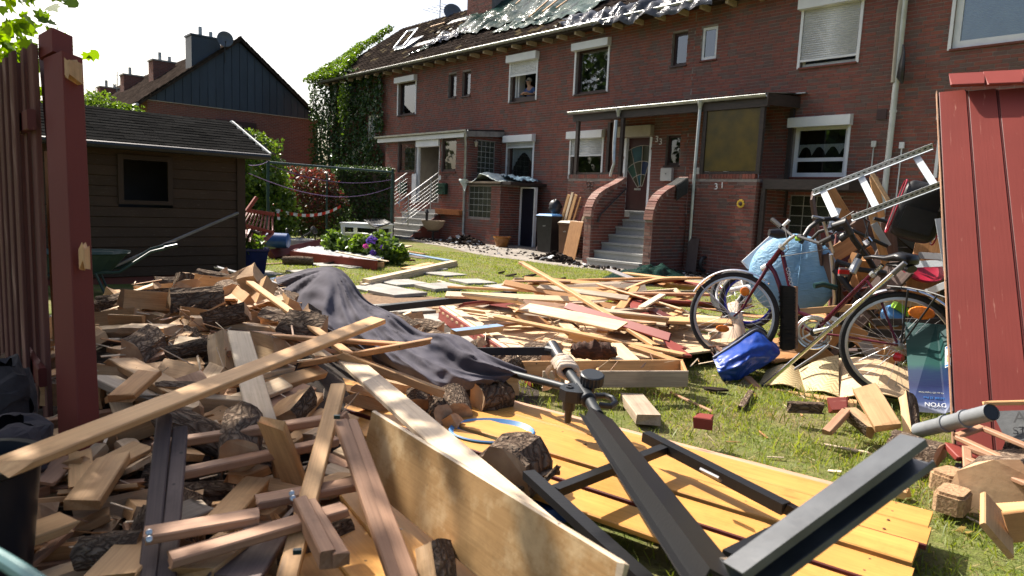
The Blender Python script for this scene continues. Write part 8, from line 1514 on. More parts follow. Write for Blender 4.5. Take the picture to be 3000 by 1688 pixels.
wheel(kb, Dp(2192,880,5.75), (.9,-.42,0), (0,.1,1), .24, .024, 20, 'bluerim'); wheel(kb, Dp(2138,852,6.0), (.55,-.8,.1), (.35,.2,1), .2, .03, 16, 'white', nm='fat_wheel'); part('frame_tube', local(MB().tube([Dp(2140,850,5.9), Dp(2190,840,5.8), Dp(2250,875,5.7)], .02, 10), kb), M['white'], kb, smooth=True)
# ---------------- bags
def lens(label, c, r, th_, nrm, mm, name='round_bag', cat='bag'):
    Rm = Matrix.Translation(c) @ Vector(nrm).to_track_quat('Z','Y').to_matrix().to_4x4(); m = MB(); N = 56
    prof = [(.0,1.0),(.25,.97),(.5,.86),(.72,.68),(.88,.42),(.97,.2),(1.0,0),(.97,-.2),(.8,-.5),(.4,-.9),(0,-1)]
    m.grid(N, len(prof)-1, lambda u, v: tuple(Rm @ (lambda a, k: Vector((r*prof[k][0]*math.cos(a), r*prof[k][0]*math.sin(a), th_*prof[k][1]+.012*noise.noise((math.cos(a)*3*prof[k][0], math.sin(a)*3*prof[k][0]+k, 2))-(.012*math.exp(-(math.cos(a+.35)*prof[k][0]/.05)**2)) if k < 6 else th_*prof[k][1])))(u*2*math.pi, int(round(v*(len(prof)-1))))))
    th = thing(name, label, cat, None, c); part('cover', local(m, th), M[mm], th, smooth=True, ang=180); return th, Rm
t_ = NT('pale blue nylon'); v_ = t_.coords((1,1,1)); mpp = t_.n('Mapping'); mpp.inputs['Scale'].default_value = (2, 9, 9); t_.l(v_, mpp.inputs[0]); hh = t_.noise(mpp.outputs[0], 3.2, 4, .6, 1.0); t_.bump(hh, .8, .02); M['nylon'] = t_.out(t_.ramp(t_.noise(v_, 3, 3), [(.35, (.14,.30,.47)), (.65, (.19,.37,.55))]), .55, 0, .4)
rb_, Rm = lens('large pale blue round nylon bag behind the bicycle', Dp(2322,805,5.65), .345, .12, (-.35,-.9,.22), 'nylon')
part('seam', local(MB().tube([Rm @ Vector((.02+.03*math.sin(t*2), -.33+.66*t, .125*math.cos((t-.5)*2.4)+.004)) for t in [i/30 for i in range(31)]], .004, 5), rb_), M['nylon'], rb_); board('white shelf strip standing behind the pale blue bag', Dp(2185,775,5.9), Dp(2275,693,6.0), .09, .015, 'whiteb', up=(-.4,-.9,0))
bb_ = thing('shopping_bag', 'glossy blue shopping bag with grey trim under the front wheel', 'bag', None, Gp(2170,1100)); CB = [[(2088,1050,5.0),(2150,1010,5.05),(2215,968,5.15),(2245,992,5.15)], [(2098,1072,4.9),(2160,1040,4.85),(2225,1005,4.95),(2285,1028,5.05)], [(2105,1095,4.85),(2165,1075,4.8),(2215,1050,4.85),(2270,1052,4.95)], [(2118,1118,4.9),(2165,1112,4.88),(2205,1090,4.9),(2235,1075,4.95)]]
GB = [[Dp(*c) for c in r] for r in CB]
def sampB(G_, u, v):
    nr, nc = len(G_), len(G_[0]); x, y = u*(nc-1), v*(nr-1); i, j = min(int(x), nc-2), min(int(y), nr-2)
    return cr(*[cr(*[G_[min(max(j+dj,0),nr-1)][min(max(i+di,0),nc-1)] for di in (-1,0,1,2)], x-i) for dj in (-1,0,1,2)], y-j)
M['bluebag'] = mat('glossy blue woven plastic', (.012,.055,.32), (.008,.035,.22), 5, rough=.34, bump=.8, bscale=9)
part('bag_front', local(MB().grid(40, 26, lambda u, v: tuple(sampB(GB, u, v)+(CAM-sampB(GB, u, v)).normalized()*(.05*abs(noise.noise((u*4,v*4,1)))+.03*abs(noise.noise((u*9,v*7,2)))-.02))), bb_), M['bluebag'], bb_, smooth=True, ang=180)
part('bag_back', local(MB().grid(16, 12, lambda u, v: tuple(sampB(GB, u, v)+Vector((.08,.22,-.02)))), bb_), M['bluebag'], bb_, smooth=True, ang=180); part('trim', local(MB().tube([sampB(GB, i/20, 0)+Vector((0,-.01,.004)) for i in range(21)], .011, 6), bb_), M['gmetal'], bb_, smooth=True)
part('dark_mouth', local(MB().grid(10, 4, lambda u, v: tuple(sampB(GB, u, 0).lerp(sampB(GB, u, 0)+Vector((.1,.25,.0)), v)-Vector((0,0,.05*math.sin(v*3.14))))), bb_), M['black'], bb_, smooth=True)  # black sheet closing the open top of the bag
rk = thing('travel_bag', 'black travel bag with red piping under the shelf frame', 'bag', None, Dp(2690,690,4.6)); c_ = Dp(2692,622,4.75)
Mr = Matrix.Translation(c_) @ Matrix.Rotation(rad(-24), 4, 'Z') @ Matrix.Rotation(rad(14), 4, 'Y'); bag = MB(); 
def sup(u, v, a, b, c, e=.45):
    A, Bq = u*2*math.pi, (v-.5)*math.pi; f = lambda x: math.copysign(abs(x)**e, x); return Mr @ Vector((a*f(math.cos(A))*f(math.cos(Bq)), b*f(math.sin(A))*f(math.cos(Bq)), c*f(math.sin(Bq))+.012*noise.noise((u*8,v*6,1))))
bag.grid(36, 20, lambda u, v: tuple(sup(u, v, .155, .11, .2))); part('bag_body', local(bag, rk), mat('black nylon', (.016,.016,.018), (.01,.01,.012), 6, rough=.5, bump=.3, bscale=15), rk, smooth=True, ang=180)
M['redpipe'] = mat('red piping', (.35,.01,.035), (.28,.01,.03), 4, rough=.4)
for sx in (-.152, .152): part('piping', local(MB().tube([Mr @ Vector((sx*.97, .10*math.copysign(abs(math.cos(a))**.5, math.cos(a)), .19*math.copysign(abs(math.sin(a))**.5, math.sin(a)))) for a in [i*math.pi/16 for i in range(32)]], .006, 6, closed=True), rk), M['redpipe'], rk, smooth=True)
part('zip_pull', local(MB().obox(Mr @ Matrix.Translation((.1,-.118,.06)), .012, .006, .05), rk), M['steel'], rk); part('pocket', local(MB().obox(Mr @ Matrix.Translation((0,-.112,-.06)), .2, .02, .16), rk), M['black'], rk)
# ---------------- metal shelf frame
M['angle'] = mat('galvanised shelf angle', (.60,.64,.67), (.48,.52,.55), 6, rough=.35, metal=.35); sf = thing('metal_shelving', 'white perforated metal shelf frame tilted over the bicycles', 'shelving', None, Dp(2560,600,4.9))
def rail(a, b, slots, w=.04):
    r_ = part('shelf_upright', local(MB().beam(a, b, .003, w, (0,-.3,1)).beam(a+Vector((.01,.018,-.02)), b+Vector((.01,.018,-.02)), .036, .003, (0,-.3,1)), sf), M['angle'], sf)
    for i in range(slots):
        u = (i+.6)/slots; c = a.lerp(b, u); d = (b-a).normalized(); m, L = frame2(c-d*.009, c+d*.009, (0,-.3,1)); part('slot', local(MB().obox(m, .018, .0042, .009), sf), M['black'], r_)  # shade of the punched holes is drawn as thin black plates
    return r_
rail(Dp(2382,563,4.95), Dp(2733,427,4.75), 22); rail(Dp(2496,638,4.7), Dp(2772,533,4.5), 18)
for a, b in (((2412,560,4.93),(2446,634,4.72)), ((2522,518,4.88),(2566,606,4.66)), ((2682,456,4.8),(2738,543,4.56))): part('shelf_rung', local(MB().beam(Dp(*a), Dp(*b), .045, .006, (-.5,-.9,.3)), sf), M['angle'], sf)
for k, (a, b, w, lb) in enumerate((((2560,655,5.2),(2602,722,5.2),.05,'short galvanised strip below the black city bike handlebar'), ((2752,640,4.4),(2786,838,4.3),.05,'galvanised strip standing at the red wall edge'), ((2714,858,4.6),(2800,822,4.4),.045,'perforated strip lying above the rear wheel'), ((2690,748,5.0),(2800,755,4.8),.05,'dark perforated strip behind the saddle'), ((2680,775,5.0),(2800,770,4.8),.05,'white perforated strip behind the saddle'), ((2715,700,4.9),(2790,672,4.7),.05,'upper perforated strip below the travel bag'), ((2430,680,5.3),(2455,610,5.3),.05,'white strip end above the black handlebar'))):
    board(lb, Dp(*a), Dp(*b), w, .006, 'angle' if k != 3 else 'gmetal', up=(-.5,-.9,.3), name='shelf_strip', cat='strip', jag=(0,0))
# ---------------- boards behind the bicycles
for k, (a, b, w, mm, lb) in enumerate((((2700,860,5.0),(2745,650,5.1),.22,'pineor','orange plywood sheet standing behind the saddle'), ((2555,620,5.2),(2600,790,5.3),.06,'pine','narrow pine board standing behind the handlebars'), ((2553,505,5.2),(2610,600,5.1),.03,'chip','chipboard edge rising through the shelf frame'), ((2560,520,5.25),(2582,640,5.25),.06,'pine','pine triangle panel beside the chipboard edge'), ((2425,550,5.4),(2480,640,5.4),.09,'pineor','orange board behind the left shelf rung'), ((2420,760,5.6),(2520,700,5.6),.13,'pineor','brown board lying under the black bikes'), ((2360,690,5.7),(2440,680,5.6),.12,'reddark','maroon board behind the city bike handlebar'), ((2760,560,4.7),(2765,480,4.75),.05,'pineor','orange strip beside the red wall edge'), ((2640,830,5.2),(2700,900,5.1),.06,'slat','brown slat crossing behind the rack'), ((2330,915,5.0),(2760,880,4.9),.05,'pine','long narrow lath behind the seat tube'), ((2600,650,5.3),(2618,800,5.3),.1,'darkpl','dark upright board behind the saddle nose'), ((2560,945,4.75),(2760,942,4.5),.05,'blackwood','charred timber in the rear wheel, upper'), ((2545,975,4.72),(2760,985,4.5),.06,'blackwood','charred timber in the rear wheel, lower'), ((2530,1000,5.0),(2570,1070,4.95),.08,'greyboard','pale grey strip seen through the rear wheel'), ((2480,960,5.1),(2620,1060,5.0),.12,'pineor','orange board seen through the rear wheel'), ((2300,960,5.2),(2440,1080,5.1),.16,'pineor','brown panel under the chainring'), ((2590,1060,4.8),(2598,1010,4.8),.02,'pine','thin stub of wood inside the rear wheel'))):
    board(lb, Dp(*a), Dp(*b), w, .02, mm, up=(-.45,-.88,.15), jag=(.3,.3))
rr = random.Random(9)
for k in range(44):
    px, py = rr.uniform(2380, 2790), rr.uniform(640, 1000); a = Dp(px, py, rr.uniform(5.3,6.1)); an = rr.uniform(-1.4, 1.4); d = Vector((math.cos(an), rr.gauss(0,.3), math.sin(an)))*rr.uniform(.15,.45)
    w_, mm_ = rr.uniform(.08,.26), rr.choice(('darkpl','pineor','blackwood','blackwood','darkpl','reddark'))
    board('%s %s scrap %s of the bicycle heap' % (sized(d.length*.7, w_*.6), tone(mm_), zone(px, py, ((740,'high up'),(830,'halfway up'),(920,'low down'),(2e3,'at the bottom')), ((2470,'left'),(2560,'middle-left'),(2660,'middle-right'),(9e3,'right')))), a-d, a+d, w_, .02, mm_, up=(-.45,-.88,.15), roll=rr.gauss(0,.5), jag=(.5,.5), group='scrap boards deep in the bicycle heap')
for k, (a, b, w, mm) in enumerate((((2180,1040,.34),(2420,1000,.36),.55,'pineor'), ((2400,1010,.35),(2700,1000,.35),.6,'darkpl'), ((2330,930,.37),(2700,930,.38),.6,'pineor'), ((2560,1110,.34),(2790,1100,.34),.5,'tg'))):
    board(('orange panel lying flat under the chainring', 'dark panel lying flat under the rear wheel hub', 'orange panel lying at the back of the bicycle heap', 'pale panel lying behind the television carton')[k], P(*a), P(*b), w, .02, mm, cat='panel', name='board_sheet')
q = Dp(2690,800,5.0); solo('red_tray', MB().lathe([(0,0),(.12,.01),(.16,.05),(.155,.055),(.11,.02),(0,.012)], 24, Matrix.Translation(q) @ Matrix.Rotation(.6, 4, 'X')), M['redpipe'], 'red plastic tray behind the rear mudguard', 'tray', smooth=True)
q = Dp(2615,925,4.9); solo('dotted_cap', MB().lathe([(0,.07),(.06,.06),(.085,.0),(.08,-.02)], 20, Matrix.Translation(q) @ Matrix.Rotation(.9, 4, 'X')), M['binblue'], 'light blue cap seen through the rear wheel', 'cap', smooth=True); q = Dp(2640,905,4.85); solo('lime_box', MB().obox(Matrix.Translation(q) @ Matrix.Rotation(.5, 4, 'Y'), .12, .06, .05), M['lime'], 'lime green plastic piece beside the light blue cap', 'plastic', None)
cr_p = [Dp(2075,1000,5.7), Dp(2125,900,5.9), Dp(2165,870,5.9), Dp(2185,985,5.7)]
solo('cream_sheet', MB().grid(12, 12, lambda u, v: tuple((cr_p[0]*(1-u)+cr_p[3]*u)*(1-v)+(cr_p[1]*(1-u)+cr_p[2]*u)*v+Vector((0,.04*math.sin(u*6),0)))), mat('cream leatherette', (.62,.47,.35), (.5,.37,.27), 4, rough=.6), 'cream leatherette sheet behind the front wheel', 'sheet', smooth=True)
# ---------------- broom, hand brush, rake
bro = thing('broom', 'long-handled broom with dark bristles and chrome handle lying on the heap', 'broom', None, Gp(2225,1165)); h0, h1 = Dp(2236,1133,4.75), Dp(2650,772,4.0)
part('handle', local(MB().tube([h0, h1], .0135, 14), bro), M['chrome'], bro, smooth=True); part('handle_end', local(MB().tube([h0.lerp(h1,.93), h1+(h1-h0)*.005], .0155, 14), bro), M['gmetal'], bro, smooth=True); part('ferrule', local(MB().tube([h0-(h1-h0)*.012, h0+(h1-h0)*.012], .019, 12), bro), M['black'], bro, smooth=True)
w0, w1 = Dp(2190,1106,4.85), Dp(2268,1182,4.55); board(None, w0, w1, .05, .022, 'slat', par=bro, name='broom_head', jag=(0,0)); br_ = MB(); rr = random.Random(4); dn = (Dp(2205,1180,4.6)-Dp(2228,1144,4.7)); dn.z = min(dn.z, -.03)
for k in range(900):
    u = rr.random(); c = w0.lerp(w1, u)+Vector((rr.gauss(0,.012), rr.gauss(0,.012), -.01)); e = c+dn*(1.15+.2*rr.random())+Vector((rr.gauss(0,.02), rr.gauss(0,.02), -.01)); br_.tube([c, e], [.0012,.0008], 3, 0 if .2 < u < .75 else 1, cap=False)
part('bristles', local(br_, bro), [M['black'], M['rafter']], bro, kind='stuff')
hbz = thing('hand_brush', 'upright wooden brush with thick black bristles before the bicycle', 'brush', None, Dp(2305,1025,4.55)); t0, t1 = Dp(2328,840,4.6), Dp(2328,1022,4.55); board(None, t0, t1, .05, .018, 'slat', par=hbz, name='brush_back', up=(1,.3,0), jag=(0,0)); bm_ = MB()
for k in range(2200):
    u = rr.random(); c = t0.lerp(t1, u)+Vector((-.008, rr.gauss(0,.016), 0)); e = c+Vector((-.1+.01*rr.random(), rr.gauss(0,.008)-.03, rr.gauss(0,.006))); bm_.tube([c, e], [.002,.0015], 3, cap=False)
part('bristles', local(bm_, hbz), mat('black bristle', (.02,.016,.015), (.012,.01,.01), 9, rough=.7), hbz, kind='stuff')
rkq = thing('rake', 'small rusty garden rake lying under the front wheel', 'rake', None, Gp(2110,1060)); 
for k in range(8): a = Dp(2080+9*k, 1018-.5*k, 5.3); part('tine', local(MB().tube([a, a+Vector((.01,-.02,-.03)), a+Vector((.03,-.08,-.07))], .005, 5), rkq), M['rust'], rkq)
part('rake_bar', local(MB().tube([Dp(2076,1017,5.3), Dp(2150,1013,5.25)], .008, 6).tube([Dp(2100,1016,5.3), Dp(2125,1040,5.1)], .014, 8), rkq), M['rust'], rkq)
# ---------------- woven mat, plywood, television carton
M['weave'] = NT('herringbone cane weave'); t_ = M['weave']; v_ = t_.coords((1,1,1), False); wv = t_.n('TexWave', wave_type='BANDS'); wv.inputs['Scale'].default_value = 9; sx = t_.n('SeparateXYZ'); t_.l(v_, sx.inputs[0]); pp = t_.n('Math', operation='PINGPONG'); pp.inputs[1].default_value = .045; t_.l(sx.outputs[0], pp.inputs[0]); ad = t_.n('Math', operation='ADD'); t_.l(pp.outputs[0], ad.inputs[0]); t_.l(sx.outputs[1], ad.inputs[1]); cb = t_.n('CombineXYZ'); t_.l(ad.outputs[0], cb.inputs[0]); t_.l(cb.outputs[0], wv.inputs['Vector']); t_.bump(wv.outputs['Fac'], .4, .004); M['weave'] = t_.out(t_.mix(.3, t_.ramp(wv.outputs['Fac'], [(.0,(.28,.19,.09)),(.18,(.5,.38,.2)),(1,(.58,.45,.25))]), t_.ramp(t_.noise(v_, 60, 2), [(.3,(.4,.3,.15)),(.7,(.6,.48,.28))])), .6, 0, .3)
def cardsheet(name, label, cs, mm, cat='sheet', bend=0, th_=.008, nu=20, nv=14, grp=None):
    A4 = [Dp(*c) for c in cs]; f = lambda u, v: (A4[0]*(1-u)+A4[1]*u)*(1-v)+(A4[3]*(1-u)+A4[2]*u)*v+Vector((0,-bend*math.sin(u*math.pi)*.5,bend*math.sin(u*math.pi)))
    X = (A4[1]-A4[0]).normalized(); Z = X.cross(A4[3]-A4[0]).normalized(); Y = Z.cross(X); Mo = Matrix((X, Y, Z)).transposed().to_4x4(); Mo.translation = A4[0]; I = Mo.inverted(); m = MB()
    m.grid(nu, nv, lambda u, v: tuple(I @ f(u, v))); b_ = len(m.v); m.grid(nu, nv, lambda u, v: tuple(I @ f(u, v)+Vector((0,0,-th_))))
    ed = [(i, 0) for i in range(nu)]; 
    for i in range(nu): m.f.append((i, i+1, b_+i+1, b_+i)); m.m.append(0); k2 = nv*(nu+1); m.f.append((k2+i, k2+i+1, b_+k2+i+1, b_+k2+i)); m.m.append(0)
    for j in range(nv): a, b = j*(nu+1), (j+1)*(nu+1); m.f.append((a, b, b_+b, b_+a)); m.m.append(0); m.f.append((a+nu, b+nu, b_+b+nu, b_+a+nu)); m.m.append(0)
    return inst(name, mesh_of(name, m, M[mm] if isinstance(mm, str) else mm, True, 40), Mo, None, label, cat, grp)
cardsheet('cane_sheet', 'herringbone cane sheet leaning under the chainring', [(2350,1150,4.7),(2457,1162,4.5),(2457,1040,4.85),(2330,1090,4.95)], 'weave', bend=.03); cardsheet('cane_sheet', 'curled herringbone cane sheet behind the broom head', [(2215,1140,4.8),(2358,1152,4.65),(2350,1090,4.95),(2245,1085,5.0)], 'weave', bend=.06)
cardsheet('plywood_sheet', 'bent thin plywood sheet under the rear wheel', [(2455,1168,4.5),(2665,1175,4.25),(2662,1090,4.5),(2455,1050,4.9)], 'plysheet', bend=.05); cardsheet('plywood_strip', 'plywood edge lying along the grass below the cane sheet', [(2240,1165,4.6),(2510,1205,4.25),(2510,1172,4.4),(2240,1135,4.75)], 'pine')
M['carton'] = NT('television carton print'); t_ = M['carton']; tc_ = t_.n('TexCoord'); sx = t_.n('SeparateXYZ'); t_.l(tc_.outputs['Object'], sx.inputs[0]); nz = t_.noise(tc_.outputs['Object'], 4, 5); mpc = t_.n('Mapping'); mpc.inputs['Scale'].default_value = (4,60,4); t_.l(tc_.outputs['Object'], mpc.inputs[0]); ad = t_.n('Math', operation='MULTIPLY_ADD'); ad.inputs[1].default_value = .12; t_.l(nz, ad.inputs[0]); t_.l(sx.outputs[1], ad.inputs[2]); mr = t_.n('MapRange'); mr.inputs[1].default_value = 0; mr.inputs[2].default_value = .58; t_.l(ad.outputs[0], mr.inputs[0])
M['carton'] = t_.out(t_.mix(t_.ramp(t_.noise(mpc.outputs[0], 2, 3), [(.5,(0,0,0)),(.8,(.3,.3,.3))]), t_.ramp(mr.outputs[0], [(.08,(.34,.36,.44)),(.2,(.05,.075,.2)),(.4,(.012,.018,.075)),(.58,(.012,.03,.08)),(.66,(.02,.085,.075)),(1,(.012,.045,.045))]), (.03,.09,.09)), .55, 0, .12)
tv = thing('tv_carton', 'dark blue and green television carton standing upside down by the red wall', 'carton', None, Dp(2720,1210,4.0)); c4 = [Dp(2668,1205,4.05), Dp(2768,1212,3.95), Dp(2742,950,4.25), Dp(2650,942,4.4)]; c5 = [Dp(2768,1212,3.95), Dp(2830,1190,3.75), Dp(2830,955,4.1), Dp(2742,950,4.25)]
def panel(nm, c, par, mm):
    X = (c[1]-c[0]).normalized(); Z = X.cross(c[3]-c[0]).normalized(); Y = Z.cross(X); Mo = Matrix((X, Y, Z)).transposed().to_4x4(); Mo.translation = c[0]; I = Mo.inverted(); l = [I @ p for p in c]; m = MB().add([tuple(p) for p in l]+[tuple(p-Vector((0,0,.006))) for p in l], [(0,1,2,3),(7,6,5,4),(0,4,5,1),(1,5,6,2),(2,6,7,3),(3,7,4,0)])
    o = inst(nm, mesh_of(nm, m, M[mm]), par.matrix_world.inverted() @ Mo, par); return o, l
f1, l1 = panel('front_face', c4, tv, 'carton'); f2, l2 = panel('side_flap', c5, tv, 'carton')
cx = (l1[0]+l1[1]+l1[2]+l1[3])/4; rot = Matrix.Rotation(math.pi, 4, 'Z')
def on(o, s, size, x, y, mm): 
    me = text_mesh(s, size, .0006); me.materials.clear(); me.materials.append(M[mm]); return inst('print', me, Matrix.Translation((x, y, .009)) @ rot, o)
on(f1, 'DYON', .038, .125, .062, 'white'); on(f1, 'ENTER 32 Pro', .019, .12, .1, 'printblue'); on(f1, 'LED TV mit HD Triple-Tuner', .013, .115, .132, 'pipe')
lbq = MB().box(.02,.105,.27,.40,.008,.0095); en = part('energy_label', lbq, M['white'], f2)
for k, mmn in enumerate(('redpipe','orange','sunfl','sunfl','lime','greenbar')): part('label_bar', MB().box(.045,.085-.004*k,.335-.0075*k,.341-.0075*k,.0098,.0105), M[mmn], en)
part('label_head', MB().box(.03,.095,.385,.396,.0098,.0105).box(.025,.1,.275,.285,.0098,.0105), M['printblue'], en)
for k in range(4): part('torn_spot', MB().lathe([(0,.003),(.012,.002),(.016,.0011)], 7, Matrix.Translation((.02+.02*(k % 2), .2+.08*k, 0))), M['cream'], f1)
# ================================================================== standing red wall of the fallen shed (right edge)
rw = thing('red_shed_wall', 'red boarded shed wall leaning at the right edge', 'shed wall', None, Dp(2810,1340,3.3)); wl0, wt0 = Dp(2800,1342,3.3), Dp(2748,272,4.45); gx = Vector((.86,-.5,0)).normalized(); wdt = .158
for k in range(9):
    a, b = wl0+gx*(wdt*(k+.5)), wt0+gx*(wdt*(k+.5)); nrm_ = gx.cross(b-a).normalized(); nrm_ = nrm_ if nrm_.y < 0 else -nrm_
    board(None, a, b, wdt-.009, .022, 'red', par=rw, name='wall_board', up=nrm_, jag=(0,0), n=4, side='redside')
backp = MB(); a, b = wl0-nrm_*.02, wt0-nrm_*.02; backp.add([a, a+gx*1.42, b+gx*1.42, b], [(0,1,2,3)]); part('backing', local(backp, rw), M['reddark'], rw)
board(None, wl0-gx*.008-nrm_*.003, wt0-gx*.008-nrm_*.003, .008, .03, 'slat', par=rw, name='raw_edge', up=nrm_, jag=(.2,.2))
for k in range(7):
    a = wt0+gx*(.05+.19*k)+Vector((0,-.02,.05))+nrm_*.03; b = a+gx*.17; board(None, a, b+gx*.012, .16, .022, 'red', par=rw, name='eave_board', up=(nrm_+Vector((0,0,.5))), jag=(.3,.3), n=3, roll=.04*k)
for k in range(8): part('board_groove', local(MB().beam(wl0+gx*(wdt*(k+1))+nrm_*.004, wt0+gx*(wdt*(k+1))+nrm_*.004, .006, .012, nrm_), rw), M['redside'], rw)
# ================================================================== firewood, pipe, briquettes at the lower right
log_at('upright split log with dark bark beside the grey pipe', Dp(2672,1285,3.55), Dp(2655,1165,3.7), .085, 'quarter', .9, 2, True); log_at('white-faced split log lying on the grass at right', Dp(2490,1205,3.75), Dp(2560,1262,3.6), .09, 'quarter', 2.2, 1, True); log_at('big half log under the upright split log', Dp(2610,1300,3.35), Dp(2750,1345,3.2), .115, 'half', .3, 3, True)
board('knotty board offcut leaning on the split logs', Dp(2535,1140,3.75), Dp(2600,1250,3.5), .125, .04, 'split', up=(-.3,-.8,.5)); board('red painted block end on the grass', Dp(2432,1188,3.95), Dp(2488,1186,3.9), .08, .05, 'red', up=(0,-.8,.6)); board('short stick standing in the grass before the split logs', Dp(2422,1268,3.5), Dp(2478,1208,3.7), .045, .035, 'slat'); board('rough brown bark piece on the grass', Dp(2312,1192,3.95), Dp(2412,1196,3.9), .05, .06, 'bark'); board('thin straw-coloured splinter in the grass', Gp(2410,1302,.02), Gp(2548,1328,.02), .02, .012, 'pinepale')
board('reddish splinter in the grass right of the wooden box', Gp(1965,1150,.02), Gp(2085,1205,.02), .02, .012, 'slat'); board('small brown twig by the broom', Gp(2170,1198,.02), Gp(2200,1150,.03), .04, .035, 'bark', name='twig', cat='twig'); board('yellow-edged block end behind the gate', Gp(2620,1440,.03), Gp(2665,1450,.03), .06, .04, 'pine'); board('wedge of grey wood under the wooden box end', Gp(1850,1165,.05), Gp(1900,1230,.05), .14, .06, 'pinegrey')
pp_ = thing('drain_pipe', 'grey plastic drain pipe with open end lying at right', 'pipe', None, Dp(2800,1260,3.3)); p0, p1 = Dp(2690,1262,3.45), Dp(2905,1208,2.95); M['pvc'] = mat('grey pvc', (.22,.235,.25), (.17,.18,.195), 5, rough=.45)
part('pipe_tube', local(MB().tube([p0, p1], .036, 20, cap=False).tube([p0, p1], .033, 20, cap=False), pp_), M['pvc'], pp_, smooth=True)
for u in (.42,.68): part('socket_ring', local(MB().tube([p0.lerp(p1,u-.02), p0.lerp(p1,u+.02)], .042, 20), pp_), M['pvc'], pp_, smooth=True)
part('pipe_shade_plug', local(MB().tube([p0.lerp(p1,.9), p0.lerp(p1,.995)], .0325, 20), pp_), M['black'], pp_)  # black plug paints the shade inside the open end
def briq(label, px, py, d, ang):
    q = Dp(px, py, d); m = Matrix.Translation(q) @ Matrix.Rotation(ang, 4, 'Z'); c = .018; out = [(-.075+c,-.055),(.075-c,-.055),(.075,-.055+c),(.075,.055-c),(.075-c,.055),(-.075+c,.055),(-.075,.055-c),(-.075,-.055+c)]
    mb = MB().prism(out, -.04, .032, lambda x, y, z: m @ Vector((x, y, z))); o2 = [(x*.9, y*.88) for x, y in out]; mb.prism(o2, .032, .045, lambda x, y, z: m @ Vector((x, y, z))); solo('wood_briquette', mb, M['briq'], label, 'briquette', 'pressed wood briquettes')
M['briq'] = mat('pressed sawdust', (.42,.27,.15), (.26,.15,.08), 90, rough=.95, bump=.9, bscale=90, detail=3); briq('rear pressed sawdust briquette at lower right', 2782, 1408, 3.02, .5); briq('front pressed sawdust briquette at lower right', 2790, 1465, 2.8, .75)
log_at('big round tree stump slice behind the briquettes', Dp(2930,1470,2.75), Dp(2985,1430,2.95), .17, 'round', 0, 0); log_at('round log end inside the crate frames', Dp(2945,1330,3.1), Dp(3000,1340,3.05), .07, 'round', .3, 3)
cf_ = thing('crate_frame', 'broken crate frame of thin brown laths at right edge', 'crate', None, Dp(2900,1400,2.9))
for a, b in (((2803,1278,3.1),(2878,1252,3.15)), ((2878,1254,3.15),(3060,1330,2.85)), ((2805,1282,3.1),(3060,1400,2.7)), ((2832,1345,2.95),(3060,1440,2.6)), ((2832,1312,3.0),(2836,1372,2.9)), ((2835,1312,3.0),(3060,1395,2.75))): board(None, Dp(*a), Dp(*b), .035, .02, 'slat', par=cf_, name='lath', jag=(.1,.1))
wb_ = thing('wooden_crate', 'small crate of thick pine boards at the lower right corner', 'crate', None, Dp(2950,1590,2.4)); board(None, Dp(2920,1585,2.32), Dp(2918,1490,2.5), .14, .022, 'split', par=wb_, name='end_board', up=(-.4,-.9,0), jag=(0,0)); board(None, Dp(2948,1545,2.4), Dp(3080,1530,2.35), .022, .11, 'pineor', par=wb_, name='side_board', jag=(0,0)); board(None, Dp(2935,1500,2.55), Dp(3080,1490,2.5), .12, .02, 'pine', par=wb_, name='top_board', jag=(0,.4))
def slate(label, cs, txts):
    o = cardsheet('engraved_slate', label, cs, 'slate', 'slate', 0, .012, 2, 2)
    for s, size, x, y in txts: me = text_mesh(s, size, .0006); me.materials.clear(); me.materials.append(M['black']); inst('engraving', me, Matrix.Translation((x, y, .0012)), o)
slate('dark slate tile with engraved letters at the right edge', [(2948,1292,3.05),(3060,1290,2.95),(3060,1200,3.1),(2905,1205,3.15)], (('AS', .075, .075, .085), ('STEN', .05, .085, .03))); slate('small dark slate fragment behind the briquettes', [(2790,1385,3.1),(2862,1410,3.0),(2850,1362,3.15),(2800,1355,3.2)], (('IS', .03, .05, .035),))
board('pale lath along the top of the engraved slate', Dp(2890,1182,3.1), Dp(3060,1178,3.0), .02, .02, 'pine'); board('red board end lying under the crate frame', Dp(2800,1310,3.2), Dp(2835,1345,3.1), .1, .03, 'red'); board('splintered red scraps under the crate frame', Dp(2830,1350,3.1), Dp(2900,1380,3.0), .05, .03, 'reddark')
sh_p = Gp(2096,1150); mb = MB().prism([(-.07,-.02),(.0,-.045),(.08,-.02),(.06,.02),(-.02,.04),(-.08,.03)], 0, .014, lambda x, y, z: Vector((sh_p.x+x, sh_p.y+y, sh_p.z+z+.015))); solo('tile_shard', mb, M['tile'], 'dark curved roof tile shard on the near lawn', 'tile shard')
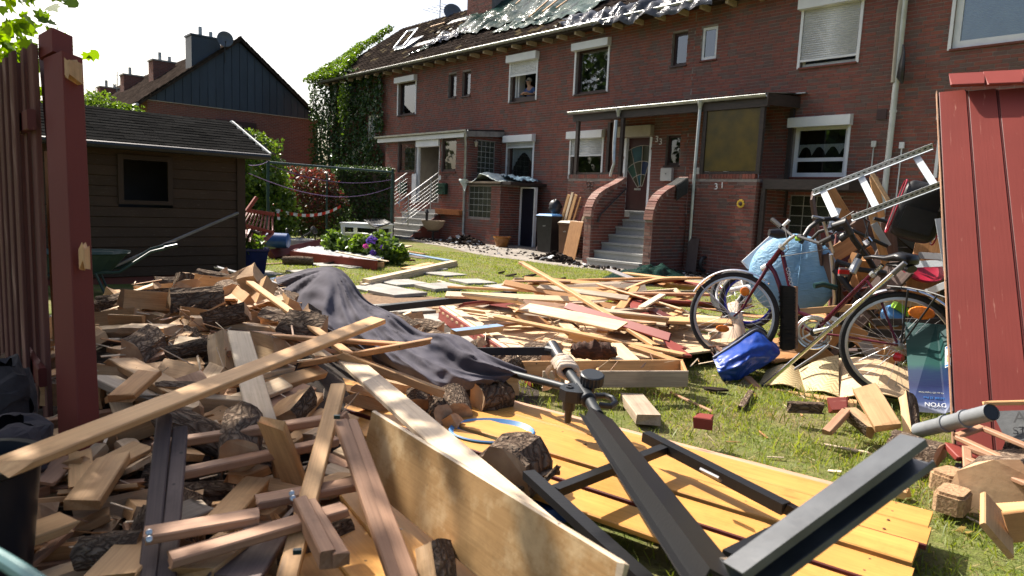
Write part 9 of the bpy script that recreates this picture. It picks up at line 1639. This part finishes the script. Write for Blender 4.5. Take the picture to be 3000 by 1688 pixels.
for k, (px, py) in enumerate(((2840,1560),(2815,1550),(2070,1180),(2260,1215))):
    q = Gp(px, py, .015); leaves_o = leaves('fallen_leaf', [tuple(q)], (.05,.06), 'grassdry'); tag(leaves_o, ('brown fallen leaf in the near lawn by the crate', 'pale fallen leaf in the near lawn by the gate', 'dry fallen leaf near the reddish splinter', 'dry fallen leaf below the broom head')[k], 'leaf')
# splinters and chips strewn over the wood
def splinters(label, n, fn, lo, hi):
    mb = MB(); rr = random.Random(n)
    for _ in range(n):
        p = fn(rr); an = rr.random()*6.283; L = rr.uniform(lo, hi); d = Vector((math.cos(an), math.sin(an), rr.gauss(0,.35)))*L/2; w = rr.uniform(.003,.012); mb.beam(p-d, p+d, w, w*.4, (rr.gauss(0,.5), rr.gauss(0,.5), 1), rr.choice((0,0,1,2)))
    solo('wood_splinters', mb, [M['pinepale'], M['pineor'], M['slat']], label, 'splinters', None, 'stuff')
def on_heap(rr): u = rr.random(); d = rr.gauss(0,.45); p = A2.lerp(B2, u); return Vector((p.x+d*.94, p.y+d*.33, coreh(p.x+d*.94, p.y+d*.33)+rr.uniform(.06,.26)*(1-.5*u)))
def on_lawn(rr): x, y = rr.uniform(.9,3.2), rr.uniform(2.6,6.8); return Vector((x, y, gz(x,y)+.012))
splinters('splinters and chips strewn over the firewood heap', 520, on_heap, .04, .2); splinters('splinters strewn over the fallen wall boards', 150, lambda rr: P(rr.uniform(1420,2080), rr.uniform(850,1080), .385+.1*rr.random()), .04, .16); splinters('wood chips scattered in the near lawn', 160, on_lawn, .02, .1)
# trees beyond the left edge of the picture, seen mirrored in the windows
for k, (s, t, h, r_) in enumerate(((-34,-5,14,3.8), (-18,-7,8.5,2.6), (-26,-7,8,2.4), (-50,-3,8,3.2))):
    b = Hs(s, t, 0); b.z = 0; tree(('tall garden tree mirrored in the large upper window', 'nearer garden tree mirrored in the ground-floor windows', 'broad garden tree mirrored between the two taller ones', 'farthest garden tree mirrored in the left porch windows')[k], b, b+Vector((0,0,h*.8)), [(b+Vector((0,0,h*.72)),(r_,r_,h*.3)), (b+Vector((r_*.5,.5,h*.42)),(r_*.8,r_*.8,h*.22)), (b+Vector((-r_*.5,-.5,h*.45)),(r_*.8,r_*.8,h*.25))], 'hedge', (.4,.75), n=3400, tr=.3)
